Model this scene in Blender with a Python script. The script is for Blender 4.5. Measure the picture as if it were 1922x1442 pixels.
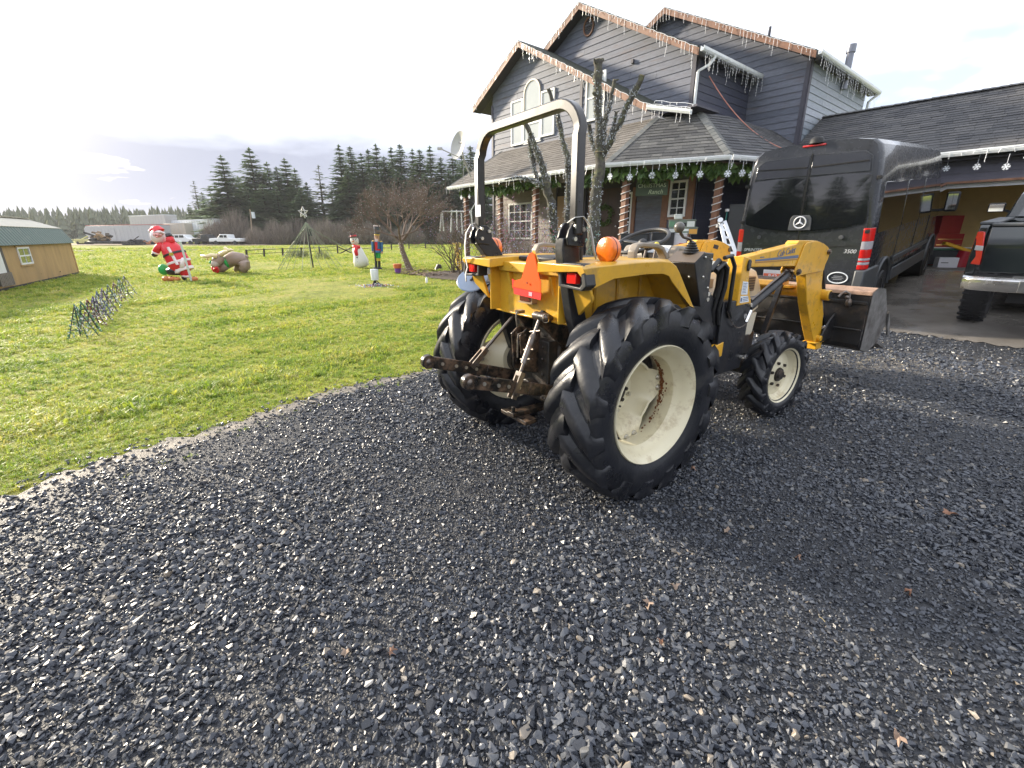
import bpy, bmesh, math, random
import numpy as np
from mathutils import Vector, Matrix, Euler
R = math.radians
rnd = random.Random(7)
for o in list(bpy.data.objects): bpy.data.objects.remove(o)
S = bpy.context.scene
COL = S.collection
# ---------------------------------------------------------------- camera
FPX, PITCH, CAMH = 845.0, 18.2, 1.44
cd = bpy.data.cameras.new('camera'); cam = bpy.data.objects.new('camera', cd); COL.objects.link(cam)
cam.location = (0, 0, CAMH); cam.rotation_euler = (R(90 - PITCH), R(0.1), 0)
cd.sensor_width = 36; cd.sensor_fit = 'HORIZONTAL'; cd.lens = FPX / 1922 * 36
cd.clip_start = 0.05; cd.clip_end = 3000
S.camera = cam
# ---------------------------------------------------------------- world, sun, exposure
SUN_AZ, SUN_EL = -60.0, 20.0          # azimuth from +Y towards +X (negative = left of the view)
W = bpy.data.worlds.new('World'); S.world = W; W.use_nodes = True
nt = W.node_tree; nt.nodes.clear()
def wn(t, **k):
    n = nt.nodes.new(t)
    for a, b in k.items(): setattr(n, a, b)
    return n
def wl(a, b): nt.links.new(a, b)
def wmath(op, a, b=None, c=None, clamp=False):
    n = wn('ShaderNodeMath', operation=op, use_clamp=clamp)
    for i, x in enumerate((a, b, c)):
        if x is None: continue
        if isinstance(x, (int, float)): n.inputs[i].default_value = x
        else: wl(x, n.inputs[i])
    return n.outputs[0]
sky = wn('ShaderNodeTexSky', sky_type='NISHITA', sun_disc=False)
sky.sun_elevation = R(SUN_EL); sky.sun_rotation = R(SUN_AZ); sky.air_density = 1.0; sky.dust_density = 2.0
bg1 = wn('ShaderNodeBackground'); bg1.inputs[1].default_value = 0.12; wl(sky.outputs[0], bg1.inputs[0])
tc = wn('ShaderNodeTexCoord'); sx = wn('ShaderNodeSeparateXYZ'); wl(tc.outputs['Generated'], sx.inputs[0])
zc = wmath('MAXIMUM', sx.outputs[2], 0.0)
# overcast sheet: project direction on a flat cloud layer
den = wmath('ADD', zc, 0.16)
cx = wmath('DIVIDE', sx.outputs[0], den); cy = wmath('DIVIDE', sx.outputs[1], den)
cv = wn('ShaderNodeCombineXYZ'); wl(cx, cv.inputs[0]); wl(cy, cv.inputs[1])
n1 = wn('ShaderNodeTexNoise'); n1.inputs['Scale'].default_value = 0.75; n1.inputs['Detail'].default_value = 5; n1.inputs['Roughness'].default_value = 0.55
wl(cv.outputs[0], n1.inputs['Vector'])
n2 = wn('ShaderNodeTexNoise'); n2.inputs['Scale'].default_value = 1.9; n2.inputs['Detail'].default_value = 4
wl(cv.outputs[0], n2.inputs['Vector'])
# low grey cloud bank near the horizon
elev = wmath('ADD', sx.outputs[2], wmath('MULTIPLY', wmath('SUBTRACT', n2.outputs[0], 0.5), 0.085))
band = wmath('MULTIPLY', wmath('SUBTRACT', 0.205, elev), 16.0, clamp=True)
# towards the sun the bank thins and glows
sd = (math.sin(R(SUN_AZ)) * math.cos(R(SUN_EL)), math.cos(R(SUN_AZ)) * math.cos(R(SUN_EL)), math.sin(R(SUN_EL)))
dp = wn('ShaderNodeVectorMath', operation='DOT_PRODUCT'); wl(tc.outputs['Generated'], dp.inputs[0]); dp.inputs[1].default_value = sd
glow = wmath('POWER', wmath('MAXIMUM', dp.outputs['Value'], 0.0), 30.0)
band = wmath('MULTIPLY', band, wmath('SUBTRACT', 1.0, wmath('MULTIPLY', glow, 0.45), clamp=True))
r1 = wn('ShaderNodeValToRGB'); wl(n1.outputs[0], r1.inputs[0])
r1.color_ramp.elements[0].position = 0.34; r1.color_ramp.elements[0].color = (0.80, 0.86, 1.02, 1)
r1.color_ramp.elements[1].position = 0.58; r1.color_ramp.elements[1].color = (1.06, 1.11, 1.20, 1)
mx = wn('ShaderNodeMixRGB'); wl(band, mx.inputs[0]); wl(r1.outputs[0], mx.inputs[1]); mx.inputs[2].default_value = (0.365, 0.39, 0.49, 1)
gl = wn('ShaderNodeMixRGB', blend_type='ADD'); gl.inputs[0].default_value = 1; wl(mx.outputs[0], gl.inputs[1])
gc = wn('ShaderNodeMixRGB'); wl(glow, gc.inputs[0]); gc.inputs[1].default_value = (0, 0, 0, 1); gc.inputs[2].default_value = (2.2, 1.9, 1.5, 1)
wl(gc.outputs[0], gl.inputs[2])
bg2 = wn('ShaderNodeBackground'); wl(gl.outputs[0], bg2.inputs[0]); bg2.inputs[1].default_value = 0.84
cover = wmath('MULTIPLY', wmath('SUBTRACT', n1.outputs[0], 0.30), 9.0, clamp=True)
cover = wmath('MAXIMUM', cover, 0.55)
ms = wn('ShaderNodeMixShader'); wl(cover, ms.inputs[0]); wl(bg1.outputs[0], ms.inputs[1]); wl(bg2.outputs[0], ms.inputs[2])
wo = wn('ShaderNodeOutputWorld'); wl(ms.outputs[0], wo.inputs[0])
sl = bpy.data.lights.new('sun', 'SUN'); sun = bpy.data.objects.new('sun', sl); COL.objects.link(sun)
sl.energy = 5.0; sl.angle = R(3.5); sl.color = (1.0, 0.88, 0.70)
sun.rotation_euler = Vector(sd).to_track_quat('Z', 'Y').to_euler()
S.view_settings.view_transform = 'Standard'; S.view_settings.look = 'None'
S.view_settings.exposure = 0.90; S.view_settings.gamma = 1.0; S.view_settings.use_curve_mapping = False
S.render.engine = 'CYCLES'; S.cycles.use_denoising = True
S.cycles.max_bounces = 6; S.cycles.transparent_max_bounces = 8

# ---------------------------------------------------------------- coordinates measured in the photograph
_p = R(PITCH)
def at(u, v, **k):
    """world point seen at photo pixel (u, v) on the plane x=, y= or z="""
    a, b = (u - 961) / FPX, (721 - v) / FPX
    d = (a, math.cos(_p) + b * math.sin(_p), -math.sin(_p) + b * math.cos(_p))
    ax, val = next(iter(k.items())); i = 'xyz'.index(ax)
    o = (0, 0, CAMH); t = (val - o[i]) / d[i]
    return Vector((o[0] + t * d[0], o[1] + t * d[1], o[2] + t * d[2]))
HAZ = R(50.3)
HB = Vector((math.sin(HAZ), math.cos(HAZ), 0)); HA = Vector((math.cos(HAZ), -math.sin(HAZ), 0))
def hw(a, n, z): return HA * a + HB * n + Vector((0, 0, z))     # house frame -> world
def sstep(x, a, b):
    t = min(1, max(0, (x - a) / (b - a))); return t * t * (3 - 2 * t)
def terrain(x, y):
    n = x * HB.x + y * HB.y; a = x * HA.x + y * HA.y
    up = 0.62 * min(1, max(0, (n - 8.9) / 6.3))
    up *= 0.35 + 0.65 * sstep(a, -15, -8)
    if n > 40: up *= max(0, 1 - (n - 40) / 30)
    if x < 0: up *= max(0, 1 - max(0, -x - 3) / 8)
    return up

# ---------------------------------------------------------------- mesh builder
class MB:
    def __init__(s): s.v = []; s.f = []; s.m = []
    def add(s, vs, fs, mi=0):
        b = len(s.v); s.v += [tuple(p) for p in vs]
        for f in fs: s.f.append(tuple(b + i for i in f)); s.m.append(mi)
        return s
    def obox(s, c, X, Y, Z, mi=0):
        c = Vector(c); X = Vector(X); Y = Vector(Y); Z = Vector(Z)
        vs = [c + sx * X + sy * Y + sz * Z for sz in (-1, 1) for sy in (-1, 1) for sx in (-1, 1)]
        return s.add(vs, [(0, 2, 3, 1), (4, 5, 7, 6), (0, 1, 5, 4), (2, 6, 7, 3), (0, 4, 6, 2), (1, 3, 7, 5)], mi)
    def box(s, c, size, rot=None, mi=0):
        M = rot if rot is not None else Matrix.Identity(3)
        return s.obox(c, M @ Vector((size[0] / 2, 0, 0)), M @ Vector((0, size[1] / 2, 0)), M @ Vector((0, 0, size[2] / 2)), mi)
    def bb(s, x0, x1, y0, y1, z0, z1, mi=0):
        return s.box(((x0 + x1) / 2, (y0 + y1) / 2, (z0 + z1) / 2), (abs(x1 - x0), abs(y1 - y0), abs(z1 - z0)), mi=mi)
    def beam(s, p0, p1, w, h, up=(0, 0, 1), mi=0):
        p0 = Vector(p0); p1 = Vector(p1); d = (p1 - p0); L = d.length; d.normalize()
        x = d.cross(Vector(up))
        if x.length < 1e-4: x = d.cross(Vector((1, 0, 0)))
        x.normalize(); z = x.cross(d)
        return s.obox((p0 + p1) / 2, x * w / 2, d * L / 2, z * h / 2, mi)
    def cyl(s, p0, p1, r0, r1=None, n=12, mi=0, caps=True):
        return s.tube([p0, p1], [r0, r0 if r1 is None else r1], n, mi=mi, caps=caps)
    def tube(s, pts, r, n=8, closed=False, caps=True, mi=0):
        pts = [Vector(p) for p in pts]; N = len(pts)
        rr = r if isinstance(r, (list, tuple)) else [r] * N
        T = []
        for i in range(N):
            a = pts[(i - 1) % N] if (closed or i > 0) else pts[i]
            b = pts[(i + 1) % N] if (closed or i < N - 1) else pts[i]
            t = b - a
            T.append(t.normalized() if t.length > 1e-9 else Vector((0, 0, 1)))
        ref = Vector((0, 0, 1)) if abs(T[0].z) < 0.9 else Vector((1, 0, 0))
        x = T[0].cross(ref).normalized(); b0 = len(s.v)
        for i in range(N):
            x = (x - T[i] * x.dot(T[i]))
            x = x.normalized() if x.length > 1e-6 else T[i].orthogonal().normalized()
            y = T[i].cross(x)
            for k in range(n):
                an = 2 * math.pi * k / n
                s.v.append(tuple(pts[i] + (x * math.cos(an) + y * math.sin(an)) * rr[i]))
        for i in range(N if closed else N - 1):
            for k in range(n):
                a = b0 + i * n + k; b = b0 + i * n + (k + 1) % n; j = (i + 1) % N
                s.f.append((a, b, b0 + j * n + (k + 1) % n, b0 + j * n + k)); s.m.append(mi)
        if caps and not closed:
            s.f.append(tuple(b0 + k for k in reversed(range(n)))); s.m.append(mi)
            s.f.append(tuple(b0 + (N - 1) * n + k for k in range(n))); s.m.append(mi)
        return s
    def sweep(s, pts, prof, side, closed=False, mi=0):
        """profile (list of (a,b)) swept along pts; a along the fixed vector `side`, b along side x tangent"""
        pts = [Vector(p) for p in pts]; N = len(pts); n = len(prof); b0 = len(s.v); side = Vector(side).normalized()
        for i in range(N):
            t = (pts[min(i + 1, N - 1)] - pts[max(i - 1, 0)]).normalized()
            y = side.cross(t).normalized()
            for a, b in prof: s.v.append(tuple(pts[i] + side * a + y * b))
        for i in range(N - 1):
            for k in range(n):
                s.f.append((b0 + i * n + k, b0 + i * n + (k + 1) % n, b0 + (i + 1) * n + (k + 1) % n, b0 + (i + 1) * n + k)); s.m.append(mi)
        s.f.append(tuple(b0 + k for k in reversed(range(n)))); s.m.append(mi)
        s.f.append(tuple(b0 + (N - 1) * n + k for k in range(n))); s.m.append(mi)
        return s
    def sph(s, c, r, nu=12, nv=8, sc=(1, 1, 1), rot=None, mi=0):
        c = Vector(c); b0 = len(s.v); M = rot if rot is not None else Matrix.Identity(3)
        s.v.append(tuple(c + M @ Vector((0, 0, r * sc[2]))))
        for j in range(1, nv):
            t = math.pi * j / nv
            for i in range(nu):
                p = 2 * math.pi * i / nu
                s.v.append(tuple(c + M @ Vector((r * sc[0] * math.sin(t) * math.cos(p), r * sc[1] * math.sin(t) * math.sin(p), r * sc[2] * math.cos(t)))))
        s.v.append(tuple(c + M @ Vector((0, 0, -r * sc[2])))); e = len(s.v) - 1
        for i in range(nu): s.f.append((b0, b0 + 1 + i, b0 + 1 + (i + 1) % nu)); s.m.append(mi)
        for j in range(nv - 2):
            for i in range(nu):
                a = b0 + 1 + j * nu + i; b = b0 + 1 + j * nu + (i + 1) % nu
                s.f.append((a, a + nu, b + nu, b)); s.m.append(mi)
        for i in range(nu): s.f.append((e, b0 + 1 + (nv - 2) * nu + (i + 1) % nu, b0 + 1 + (nv - 2) * nu + i)); s.m.append(mi)
        return s
    def prism(s, poly, fn, t0, t1, mi=0):
        n = len(poly); vs = [fn(a, b, t0) for a, b in poly] + [fn(a, b, t1) for a, b in poly]
        fs = [tuple(range(n)), tuple(reversed(range(n, 2 * n)))] + [(i, i + n, (i + 1) % n + n, (i + 1) % n) for i in range(n)]
        return s.add(vs, fs, mi)
    def lathe(s, prof, c=(0, 0, 0), axis='z', n=32, mi=0, closed=False):
        """prof: list of (radius, along-axis)"""
        c = Vector(c); m = len(prof); b0 = len(s.v)
        for i in range(n):
            t = 2 * math.pi * i / n; cs, sn = math.cos(t), math.sin(t)
            for r, h in prof:
                p = {'z': (r * cs, r * sn, h), 'y': (r * cs, h, r * sn), 'x': (h, r * cs, r * sn)}[axis]
                s.v.append((c.x + p[0], c.y + p[1], c.z + p[2]))
        for i in range(n):
            j = (i + 1) % n
            for k in range(m if closed else m - 1):
                l = (k + 1) % m
                s.f.append((b0 + i * m + k, b0 + i * m + l, b0 + j * m + l, b0 + j * m + k)); s.m.append(mi)
        return s
    def xf(s, M, start=0):
        for i in range(start, len(s.v)): s.v[i] = tuple(M @ Vector(s.v[i]))
        return s
    def mesh(s, name, recalc=True, smooth=None):
        me = bpy.data.meshes.new(name); me.from_pydata(s.v, [], s.f)
        if any(s.m): me.polygons.foreach_set('material_index', s.m)
        if recalc and len(s.f) < 60000:
            bm = bmesh.new(); bm.from_mesh(me); bmesh.ops.recalc_face_normals(bm, faces=bm.faces); bm.to_mesh(me); bm.free()
        if smooth:
            me.polygons.foreach_set('use_smooth', [True] * len(me.polygons)); me.set_sharp_from_angle(angle=R(smooth))
        me.update(); return me
    def build(s, name, mat, parent=None, smooth=None, bevel=None, loc=None, recalc=True, seg=2):
        me = s.mesh(name, recalc, smooth)
        for m in (mat if isinstance(mat, (list, tuple)) else [mat]): me.materials.append(m)
        return link(name, me, parent, loc, bevel, seg)
def link(name, me, parent=None, loc=None, bevel=None, seg=2):
    o = bpy.data.objects.new(name, me); COL.objects.link(o)
    if parent is not None: o.parent = parent
    if loc is not None: o.location = loc
    if bevel:
        b = o.modifiers.new('bevel', 'BEVEL'); b.width = bevel; b.segments = seg; b.limit_method = 'ANGLE'; b.angle_limit = R(32); b.harden_normals = False
        if not me.polygons or not me.polygons[0].use_smooth:
            me.polygons.foreach_set('use_smooth', [True] * len(me.polygons)); me.set_sharp_from_angle(angle=R(32))
    return o
def tag(o, label=None, cat=None, group=None, kind=None):
    if label: o['label'] = label
    if cat: o['category'] = cat
    if group: o['group'] = group
    if kind: o['kind'] = kind
    return o
def thing(name, label, cat, loc=(0, 0, 0), rz=0, group=None):
    o = bpy.data.objects.new(name, None); COL.objects.link(o); o.empty_display_size = 0.1
    o.location = loc; o.rotation_euler = (0, 0, rz); return tag(o, label, cat, group)
def kids(o, table): return [c for c in table if c.parent == o]
def copy_tree(root, **k):
    """copy a thing, its parts and their sub-parts; meshes are shared"""
    todo = [(root, None)]; new = None
    while todo:
        src, par = todo.pop(0)
        c = src.copy(); COL.objects.link(c)
        if par is not None: c.parent = par
        else: new = c
        todo += [(ch, c) for ch in src.children]
    for a, b in k.items():
        if a in ('label', 'group', 'category'): new[a] = b
        else: setattr(new, a, b)
    return new
def lerp(a, b, t): return a + (b - a) * t
def quadmap(p00, p10, p01, p11):
    return lambda a, b: (p00 * (1 - a) + p10 * a) * (1 - b) + (p01 * (1 - a) + p11 * a) * b

# ---------------------------------------------------------------- materials
def M(name, col, rough=0.5, metal=0.0, var=0.0, vscale=6.0, bump=0.0, bscale=60.0, dirt=None, dscale=3.0, damt=0.5,
      spec=0.5, coat=0.0, island=None, objvar=None, emit=None, estr=1.0, alpha=None, trans=0.0, wpos=False, stretch=None, rvar=0.0, sheen=0.0):
    m = bpy.data.materials.new(name); m.use_nodes = True; t = m.node_tree; b = t.nodes['Principled BSDF']
    def N(ty, **k):
        n = t.nodes.new(ty)
        for a, v in k.items(): setattr(n, a, v)
        return n
    L = t.links.new
    b.inputs['Roughness'].default_value = rough; b.inputs['Metallic'].default_value = metal
    b.inputs['Specular IOR Level'].default_value = spec; b.inputs['Coat Weight'].default_value = coat; b.inputs['Coat Roughness'].default_value = 0.06
    b.inputs['Transmission Weight'].default_value = trans
    if sheen: b.inputs['Sheen Weight'].default_value = sheen
    if wpos: vec = N('ShaderNodeNewGeometry').outputs['Position']
    else: vec = N('ShaderNodeTexCoord').outputs['Object']
    if stretch:
        mp = N('ShaderNodeMapping'); mp.inputs['Scale'].default_value = stretch; L(vec, mp.inputs[0]); vec = mp.outputs[0]
    c4 = lambda c: (c[0], c[1], c[2], 1)
    if island or objvar:
        mixn = N('ShaderNodeMixRGB'); a, c = island or objvar
        mixn.inputs[1].default_value = c4(a); mixn.inputs[2].default_value = c4(c)
        if island: L(N('ShaderNodeNewGeometry').outputs['Random Per Island'], mixn.inputs[0])
        else: L(N('ShaderNodeObjectInfo').outputs['Random'], mixn.inputs[0])
        out = mixn.outputs[0]
    else:
        rg = N('ShaderNodeRGB'); rg.outputs[0].default_value = c4(col); out = rg.outputs[0]
    if var:
        no = N('ShaderNodeTexNoise'); no.inputs['Scale'].default_value = vscale; no.inputs['Detail'].default_value = 6; no.inputs['Roughness'].default_value = 0.62; L(vec, no.inputs['Vector'])
        mr = N('ShaderNodeMapRange'); mr.inputs[1].default_value = 0.3; mr.inputs[2].default_value = 0.7; mr.inputs[3].default_value = 1 - var; mr.inputs[4].default_value = 1 + var; L(no.outputs[0], mr.inputs[0])
        mu = N('ShaderNodeVectorMath', operation='SCALE'); L(out, mu.inputs[0]); L(mr.outputs[0], mu.inputs['Scale']); out = mu.outputs[0]
    if dirt:
        no = N('ShaderNodeTexNoise'); no.inputs['Scale'].default_value = dscale; no.inputs['Detail'].default_value = 8; no.inputs['Roughness'].default_value = 0.7; L(vec, no.inputs['Vector'])
        mr = N('ShaderNodeMapRange'); mr.inputs[1].default_value = 0.62 - 0.3 * damt; mr.inputs[2].default_value = 0.82 - 0.25 * damt; L(no.outputs[0], mr.inputs[0])
        mi = N('ShaderNodeMixRGB'); L(mr.outputs[0], mi.inputs[0]); L(out, mi.inputs[1]); mi.inputs[2].default_value = c4(dirt); out = mi.outputs[0]
    L(out, b.inputs['Base Color'])
    if rvar:
        no = N('ShaderNodeTexNoise'); no.inputs['Scale'].default_value = vscale * 1.7; no.inputs['Detail'].default_value = 5; L(vec, no.inputs['Vector'])
        mr = N('ShaderNodeMapRange'); mr.inputs[1].default_value = 0.3; mr.inputs[2].default_value = 0.7; mr.inputs[3].default_value = max(0.02, rough - rvar); mr.inputs[4].default_value = min(1, rough + rvar); L(no.outputs[0], mr.inputs[0]); L(mr.outputs[0], b.inputs['Roughness'])
    if bump:
        no = N('ShaderNodeTexNoise'); no.inputs['Scale'].default_value = bscale; no.inputs['Detail'].default_value = 5; L(vec, no.inputs['Vector'])
        bp = N('ShaderNodeBump'); bp.inputs['Strength'].default_value = bump; bp.inputs['Distance'].default_value = 0.02; L(no.outputs[0], bp.inputs['Height']); L(bp.outputs[0], b.inputs['Normal'])
    if emit:
        b.inputs['Emission Color'].default_value = c4(emit); b.inputs['Emission Strength'].default_value = estr
    return m
CHROME = M('chrome', (0.75, 0.75, 0.76), 0.12, metal=1.0)
GREASE = M('greasy_cast_iron', (0.022, 0.019, 0.017), 0.5, var=0.4, vscale=9, dirt=(0.09, 0.06, 0.04), dscale=11, damt=0.45, bump=0.3, bscale=40, rvar=0.18)
VSEAM = M('black_seam', (0.004, 0.004, 0.005), 0.6)
def text(body, size, mat, parent, M4, name='lettering', ext=.001, shear=0.0, font_sp=1.0):
    cu = bpy.data.curves.new(name, 'FONT'); cu.body = body; cu.size = size; cu.extrude = ext; cu.shear = shear; cu.align_x = 'CENTER'; cu.align_y = 'CENTER'; cu.space_character = font_sp
    cu.resolution_u = 4; tmp = bpy.data.objects.new(name, cu); COL.objects.link(tmp); me = bpy.data.meshes.new_from_object(tmp); bpy.data.objects.remove(tmp)
    me.materials.clear(); me.materials.append(mat); o = bpy.data.objects.new(name, me); COL.objects.link(o); o.parent = parent; o.matrix_local = M4; return o
def frame(o, x, z):
    """matrix with text x-axis along x, facing z"""
    x = Vector(x).normalized(); z = Vector(z).normalized(); y = z.cross(x)
    return Matrix((( x.x, y.x, z.x, o[0]), (x.y, y.y, z.y, o[1]), (x.z, y.z, z.z, o[2]), (0, 0, 0, 1)))
def col_translucent(m, amt, tint):
    t = m.node_tree; b = t.nodes['Principled BSDF']; o = [n for n in t.nodes if n.type == 'OUTPUT_MATERIAL'][0]
    tr = t.nodes.new('ShaderNodeBsdfTranslucent'); mx_ = t.nodes.new('ShaderNodeMixShader'); mx_.inputs[0].default_value = amt
    src = b.inputs['Base Color'].links[0].from_socket; sc = t.nodes.new('ShaderNodeVectorMath'); sc.operation = 'MULTIPLY'; t.links.new(src, sc.inputs[0]); sc.inputs[1].default_value = tint; t.links.new(sc.outputs[0], tr.inputs[0])
    t.links.new(b.outputs[0], mx_.inputs[1]); t.links.new(tr.outputs[0], mx_.inputs[2]); t.links.new(mx_.outputs[0], o.inputs[0]); return m
# ================================================================= GROUND
def hash2(x, y): return (math.sin(x * 12.9898 + y * 78.233) * 43758.5453) % 1
def wob(x, y): return .10 * math.sin(x * 3.1 + y * 1.7) + .07 * math.sin(x * 7.3 - y * 5.1) + .04 * math.sin(x * 15 + y * 13)
EDGE = [(-6, -5.2), (-2, -4.1), (0, -4.3), (1.5, -3.4), (2.26, -2.97), (3.14, -2.50), (3.7, -2.10), (4.53, -1.42), (4.98, -.95), (5.6, -.35), (6.5, .35), (7.6, 1.2), (9, 2.2), (11, 3.6), (14, 6.0), (30, 12)]
EY = np.array([e_[0] for e_ in EDGE]); EX = np.array([e_[1] for e_ in EDGE])
def edge_x(y): return float(np.interp(y, EY, EX))
def grav(x, y):
    """signed distance-like value: >0 on the driveway"""
    return (x - edge_x(y)) * .72 + wob(x, y) * .42
def hn_ha(x, y): return x * HB.x + y * HB.y, x * HA.x + y * HA.y
def conc(x, y): n, a = hn_ha(x, y); return n > 8.95 + .02 * math.sin(a * 3) and a > -7.2
# lawn / field sheet: polar grid to the horizon
mb = MB(); rings = [.0] + [.4 * 1.13 ** k for k in range(70)]; rings = [q for q in rings if q < 1700]; NS = 144
for q in rings:
    for j in range(NS):
        a = 2 * math.pi * j / NS; x, y = q * math.sin(a), q * math.cos(a); z = terrain(x, y) - .01 - (.15 if q < 25 and grav(x, y) > .45 else 0)
        if q > 12 and not (x > -3 and y < 40): z += .04 * math.sin(x * .35) * math.sin(y * .28 + 1)
        mb.v.append((x, y, z))
for i in range(len(rings) - 1):
    for j in range(NS): mb.f.append((i * NS + j, i * NS + (j + 1) % NS, (i + 1) * NS + (j + 1) % NS, (i + 1) * NS + j)); mb.m.append(0)
def ground_mat():
    m = bpy.data.materials.new('lawn_turf'); m.use_nodes = True; t = m.node_tree; b = t.nodes['Principled BSDF']; L = t.links.new
    g = t.nodes.new('ShaderNodeNewGeometry'); 
    def noise(s, d=6, r=.6):
        n = t.nodes.new('ShaderNodeTexNoise'); n.inputs['Scale'].default_value = s; n.inputs['Detail'].default_value = d; n.inputs['Roughness'].default_value = r; L(g.outputs['Position'], n.inputs['Vector']); return n.outputs[0]
    def ramp(f, stops):
        n = t.nodes.new('ShaderNodeValToRGB'); L(f, n.inputs[0]); e = n.color_ramp.elements
        while len(e) < len(stops): e.new(.5)
        for k, (p, c) in enumerate(stops): e[k].position = p; e[k].color = (*c, 1)
        return n.outputs[0]
    c1 = ramp(noise(.9), [(.30, (.17, .21, .034)), (.5, (.28, .30, .055)), (.66, (.38, .345, .09))])
    c2 = ramp(noise(9, 4), [(.3, (.55, .55, .55)), (.7, (1.25, 1.25, 1.2))])
    c3 = ramp(noise(60, 3), [(.3, (.6, .6, .6)), (.7, (1.3, 1.3, 1.3))])
    def mul(a, b_):
        n = t.nodes.new('ShaderNodeMixRGB'); n.blend_type = 'MULTIPLY'; n.inputs[0].default_value = 1; L(a, n.inputs[1]); L(b_, n.inputs[2]); return n.outputs[0]
    L(mul(mul(c1, c2), c3), b.inputs['Base Color']); b.inputs['Roughness'].default_value = .85; b.inputs['Specular IOR Level'].default_value = .2
    bp = t.nodes.new('ShaderNodeBump'); bp.inputs['Strength'].default_value = .9; bp.inputs['Distance'].default_value = .05; L(noise(40, 6), bp.inputs['Height']); L(bp.outputs[0], b.inputs['Normal']); return m
o = mb.build('lawn', ground_mat(), smooth=180, recalc=False); o['kind'] = 'structure'
# field track and far yard: pale bare strip
TRK = M('bare_earth', (0.20, 0.15, 0.10), 0.9, var=0.3, vscale=.4, wpos=True, bump=0.3, bscale=6)
mb = MB(); pts = [(-58, 46), (-40, 52), (-24, 58), (-10, 62), (6, 64)]
for i, (x, y) in enumerate(pts): mb.v += [(x, y - 1.0, .045), (x, y + 1.2, .045)]
for i in range(len(pts) - 1): mb.f.append((2 * i, 2 * i + 2, 2 * i + 3, 2 * i + 1)); mb.m.append(0)
o = mb.build('field_track', TRK); o['kind'] = 'structure'
mb = MB(); mb.add([(-110, 83, .05), (-42, 80, .05), (-42, 100, .05), (-110, 104, .05)], [(0, 1, 2, 3)]); o = mb.build('far_yard', TRK); o['kind'] = 'structure'
# gravel sheet
def sheet(name, test, x0, x1, y0, y1, st, dz, mat, attr=None):
    nx, ny = int((x1 - x0) / st), int((y1 - y0) / st); idx = {}; vs = []; fs = []; at_ = []
    def vid(i, j):
        if (i, j) not in idx:
            x, y = x0 + i * st, y0 + j * st; idx[i, j] = len(vs); vs.append((x, y, terrain(x, y) + dz))
            if attr: at_.append(attr(x, y))
        return idx[i, j]
    for i in range(nx):
        for j in range(ny):
            if test(x0 + (i + .5) * st, y0 + (j + .5) * st): fs.append((vid(i, j), vid(i + 1, j), vid(i + 1, j + 1), vid(i, j + 1)))
    me = bpy.data.meshes.new(name); me.from_pydata(vs, [], fs); me.materials.append(mat)
    if attr: at__ = me.attributes.new('wear', 'FLOAT', 'POINT'); at__.data.foreach_set('value', at_)
    me.polygons.foreach_set('use_smooth', [True] * len(me.polygons)); o = link(name, me); o['kind'] = 'structure'; return o
def gravel_mat():
    m = bpy.data.materials.new('gravel_bed'); m.use_nodes = True; t = m.node_tree; b = t.nodes['Principled BSDF']; L = t.links.new; g = t.nodes.new('ShaderNodeNewGeometry')
    vo = t.nodes.new('ShaderNodeTexVoronoi'); vo.distance = 'CHEBYCHEV'; vo.inputs['Scale'].default_value = 95; L(g.outputs['Position'], vo.inputs['Vector'])
    rp = t.nodes.new('ShaderNodeValToRGB'); L(vo.outputs['Color'], rp.inputs[0]); e = rp.color_ramp.elements; e[0].position = .2; e[0].color = (.006, .007, .010, 1); e[1].position = .9; e[1].color = (.030, .033, .040, 1)
    a = t.nodes.new('ShaderNodeAttribute'); a.attribute_name = 'wear'
    no = t.nodes.new('ShaderNodeTexNoise'); no.inputs['Scale'].default_value = 12; no.inputs['Detail'].default_value = 8; L(g.outputs['Position'], no.inputs['Vector'])
    ad = t.nodes.new('ShaderNodeMath'); ad.operation = 'MULTIPLY_ADD'; L(no.outputs[0], ad.inputs[0]); ad.inputs[1].default_value = 2.0; ad.inputs[2].default_value = -.45
    sm = t.nodes.new('ShaderNodeMath'); sm.operation = 'MULTIPLY'; sm.use_clamp = True; L(ad.outputs[0], sm.inputs[0]); L(a.outputs['Fac'], sm.inputs[1])
    mx_ = t.nodes.new('ShaderNodeMixRGB'); L(sm.outputs[0], mx_.inputs[0]); L(rp.outputs[0], mx_.inputs[1]); mx_.inputs[2].default_value = (.40, .34, .26, 1)
    L(mx_.outputs[0], b.inputs['Base Color']); b.inputs['Roughness'].default_value = .62
    bp = t.nodes.new('ShaderNodeBump'); bp.inputs['Strength'].default_value = 1; bp.inputs['Distance'].default_value = .007; L(vo.outputs['Distance'], bp.inputs['Height']); bp.invert = True; L(bp.outputs[0], b.inputs['Normal']); return m
def wear(x, y):
    g = grav(x, y); s = max(0, 1 - abs(g - .05) / .17) * .9 if y > 2.2 else 0
    n, a = hn_ha(x, y); s += .55 * math.exp(-((x - 4.6) ** 2 / .9 + (y - 5.2) ** 2 / .25)); return s
sheet('gravel_driveway', lambda x, y: grav(x, y) > -.02 and hn_ha(x, y)[0] < 9.6, -6, 14, -5, 12, .10, .004, gravel_mat(), wear)
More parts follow.
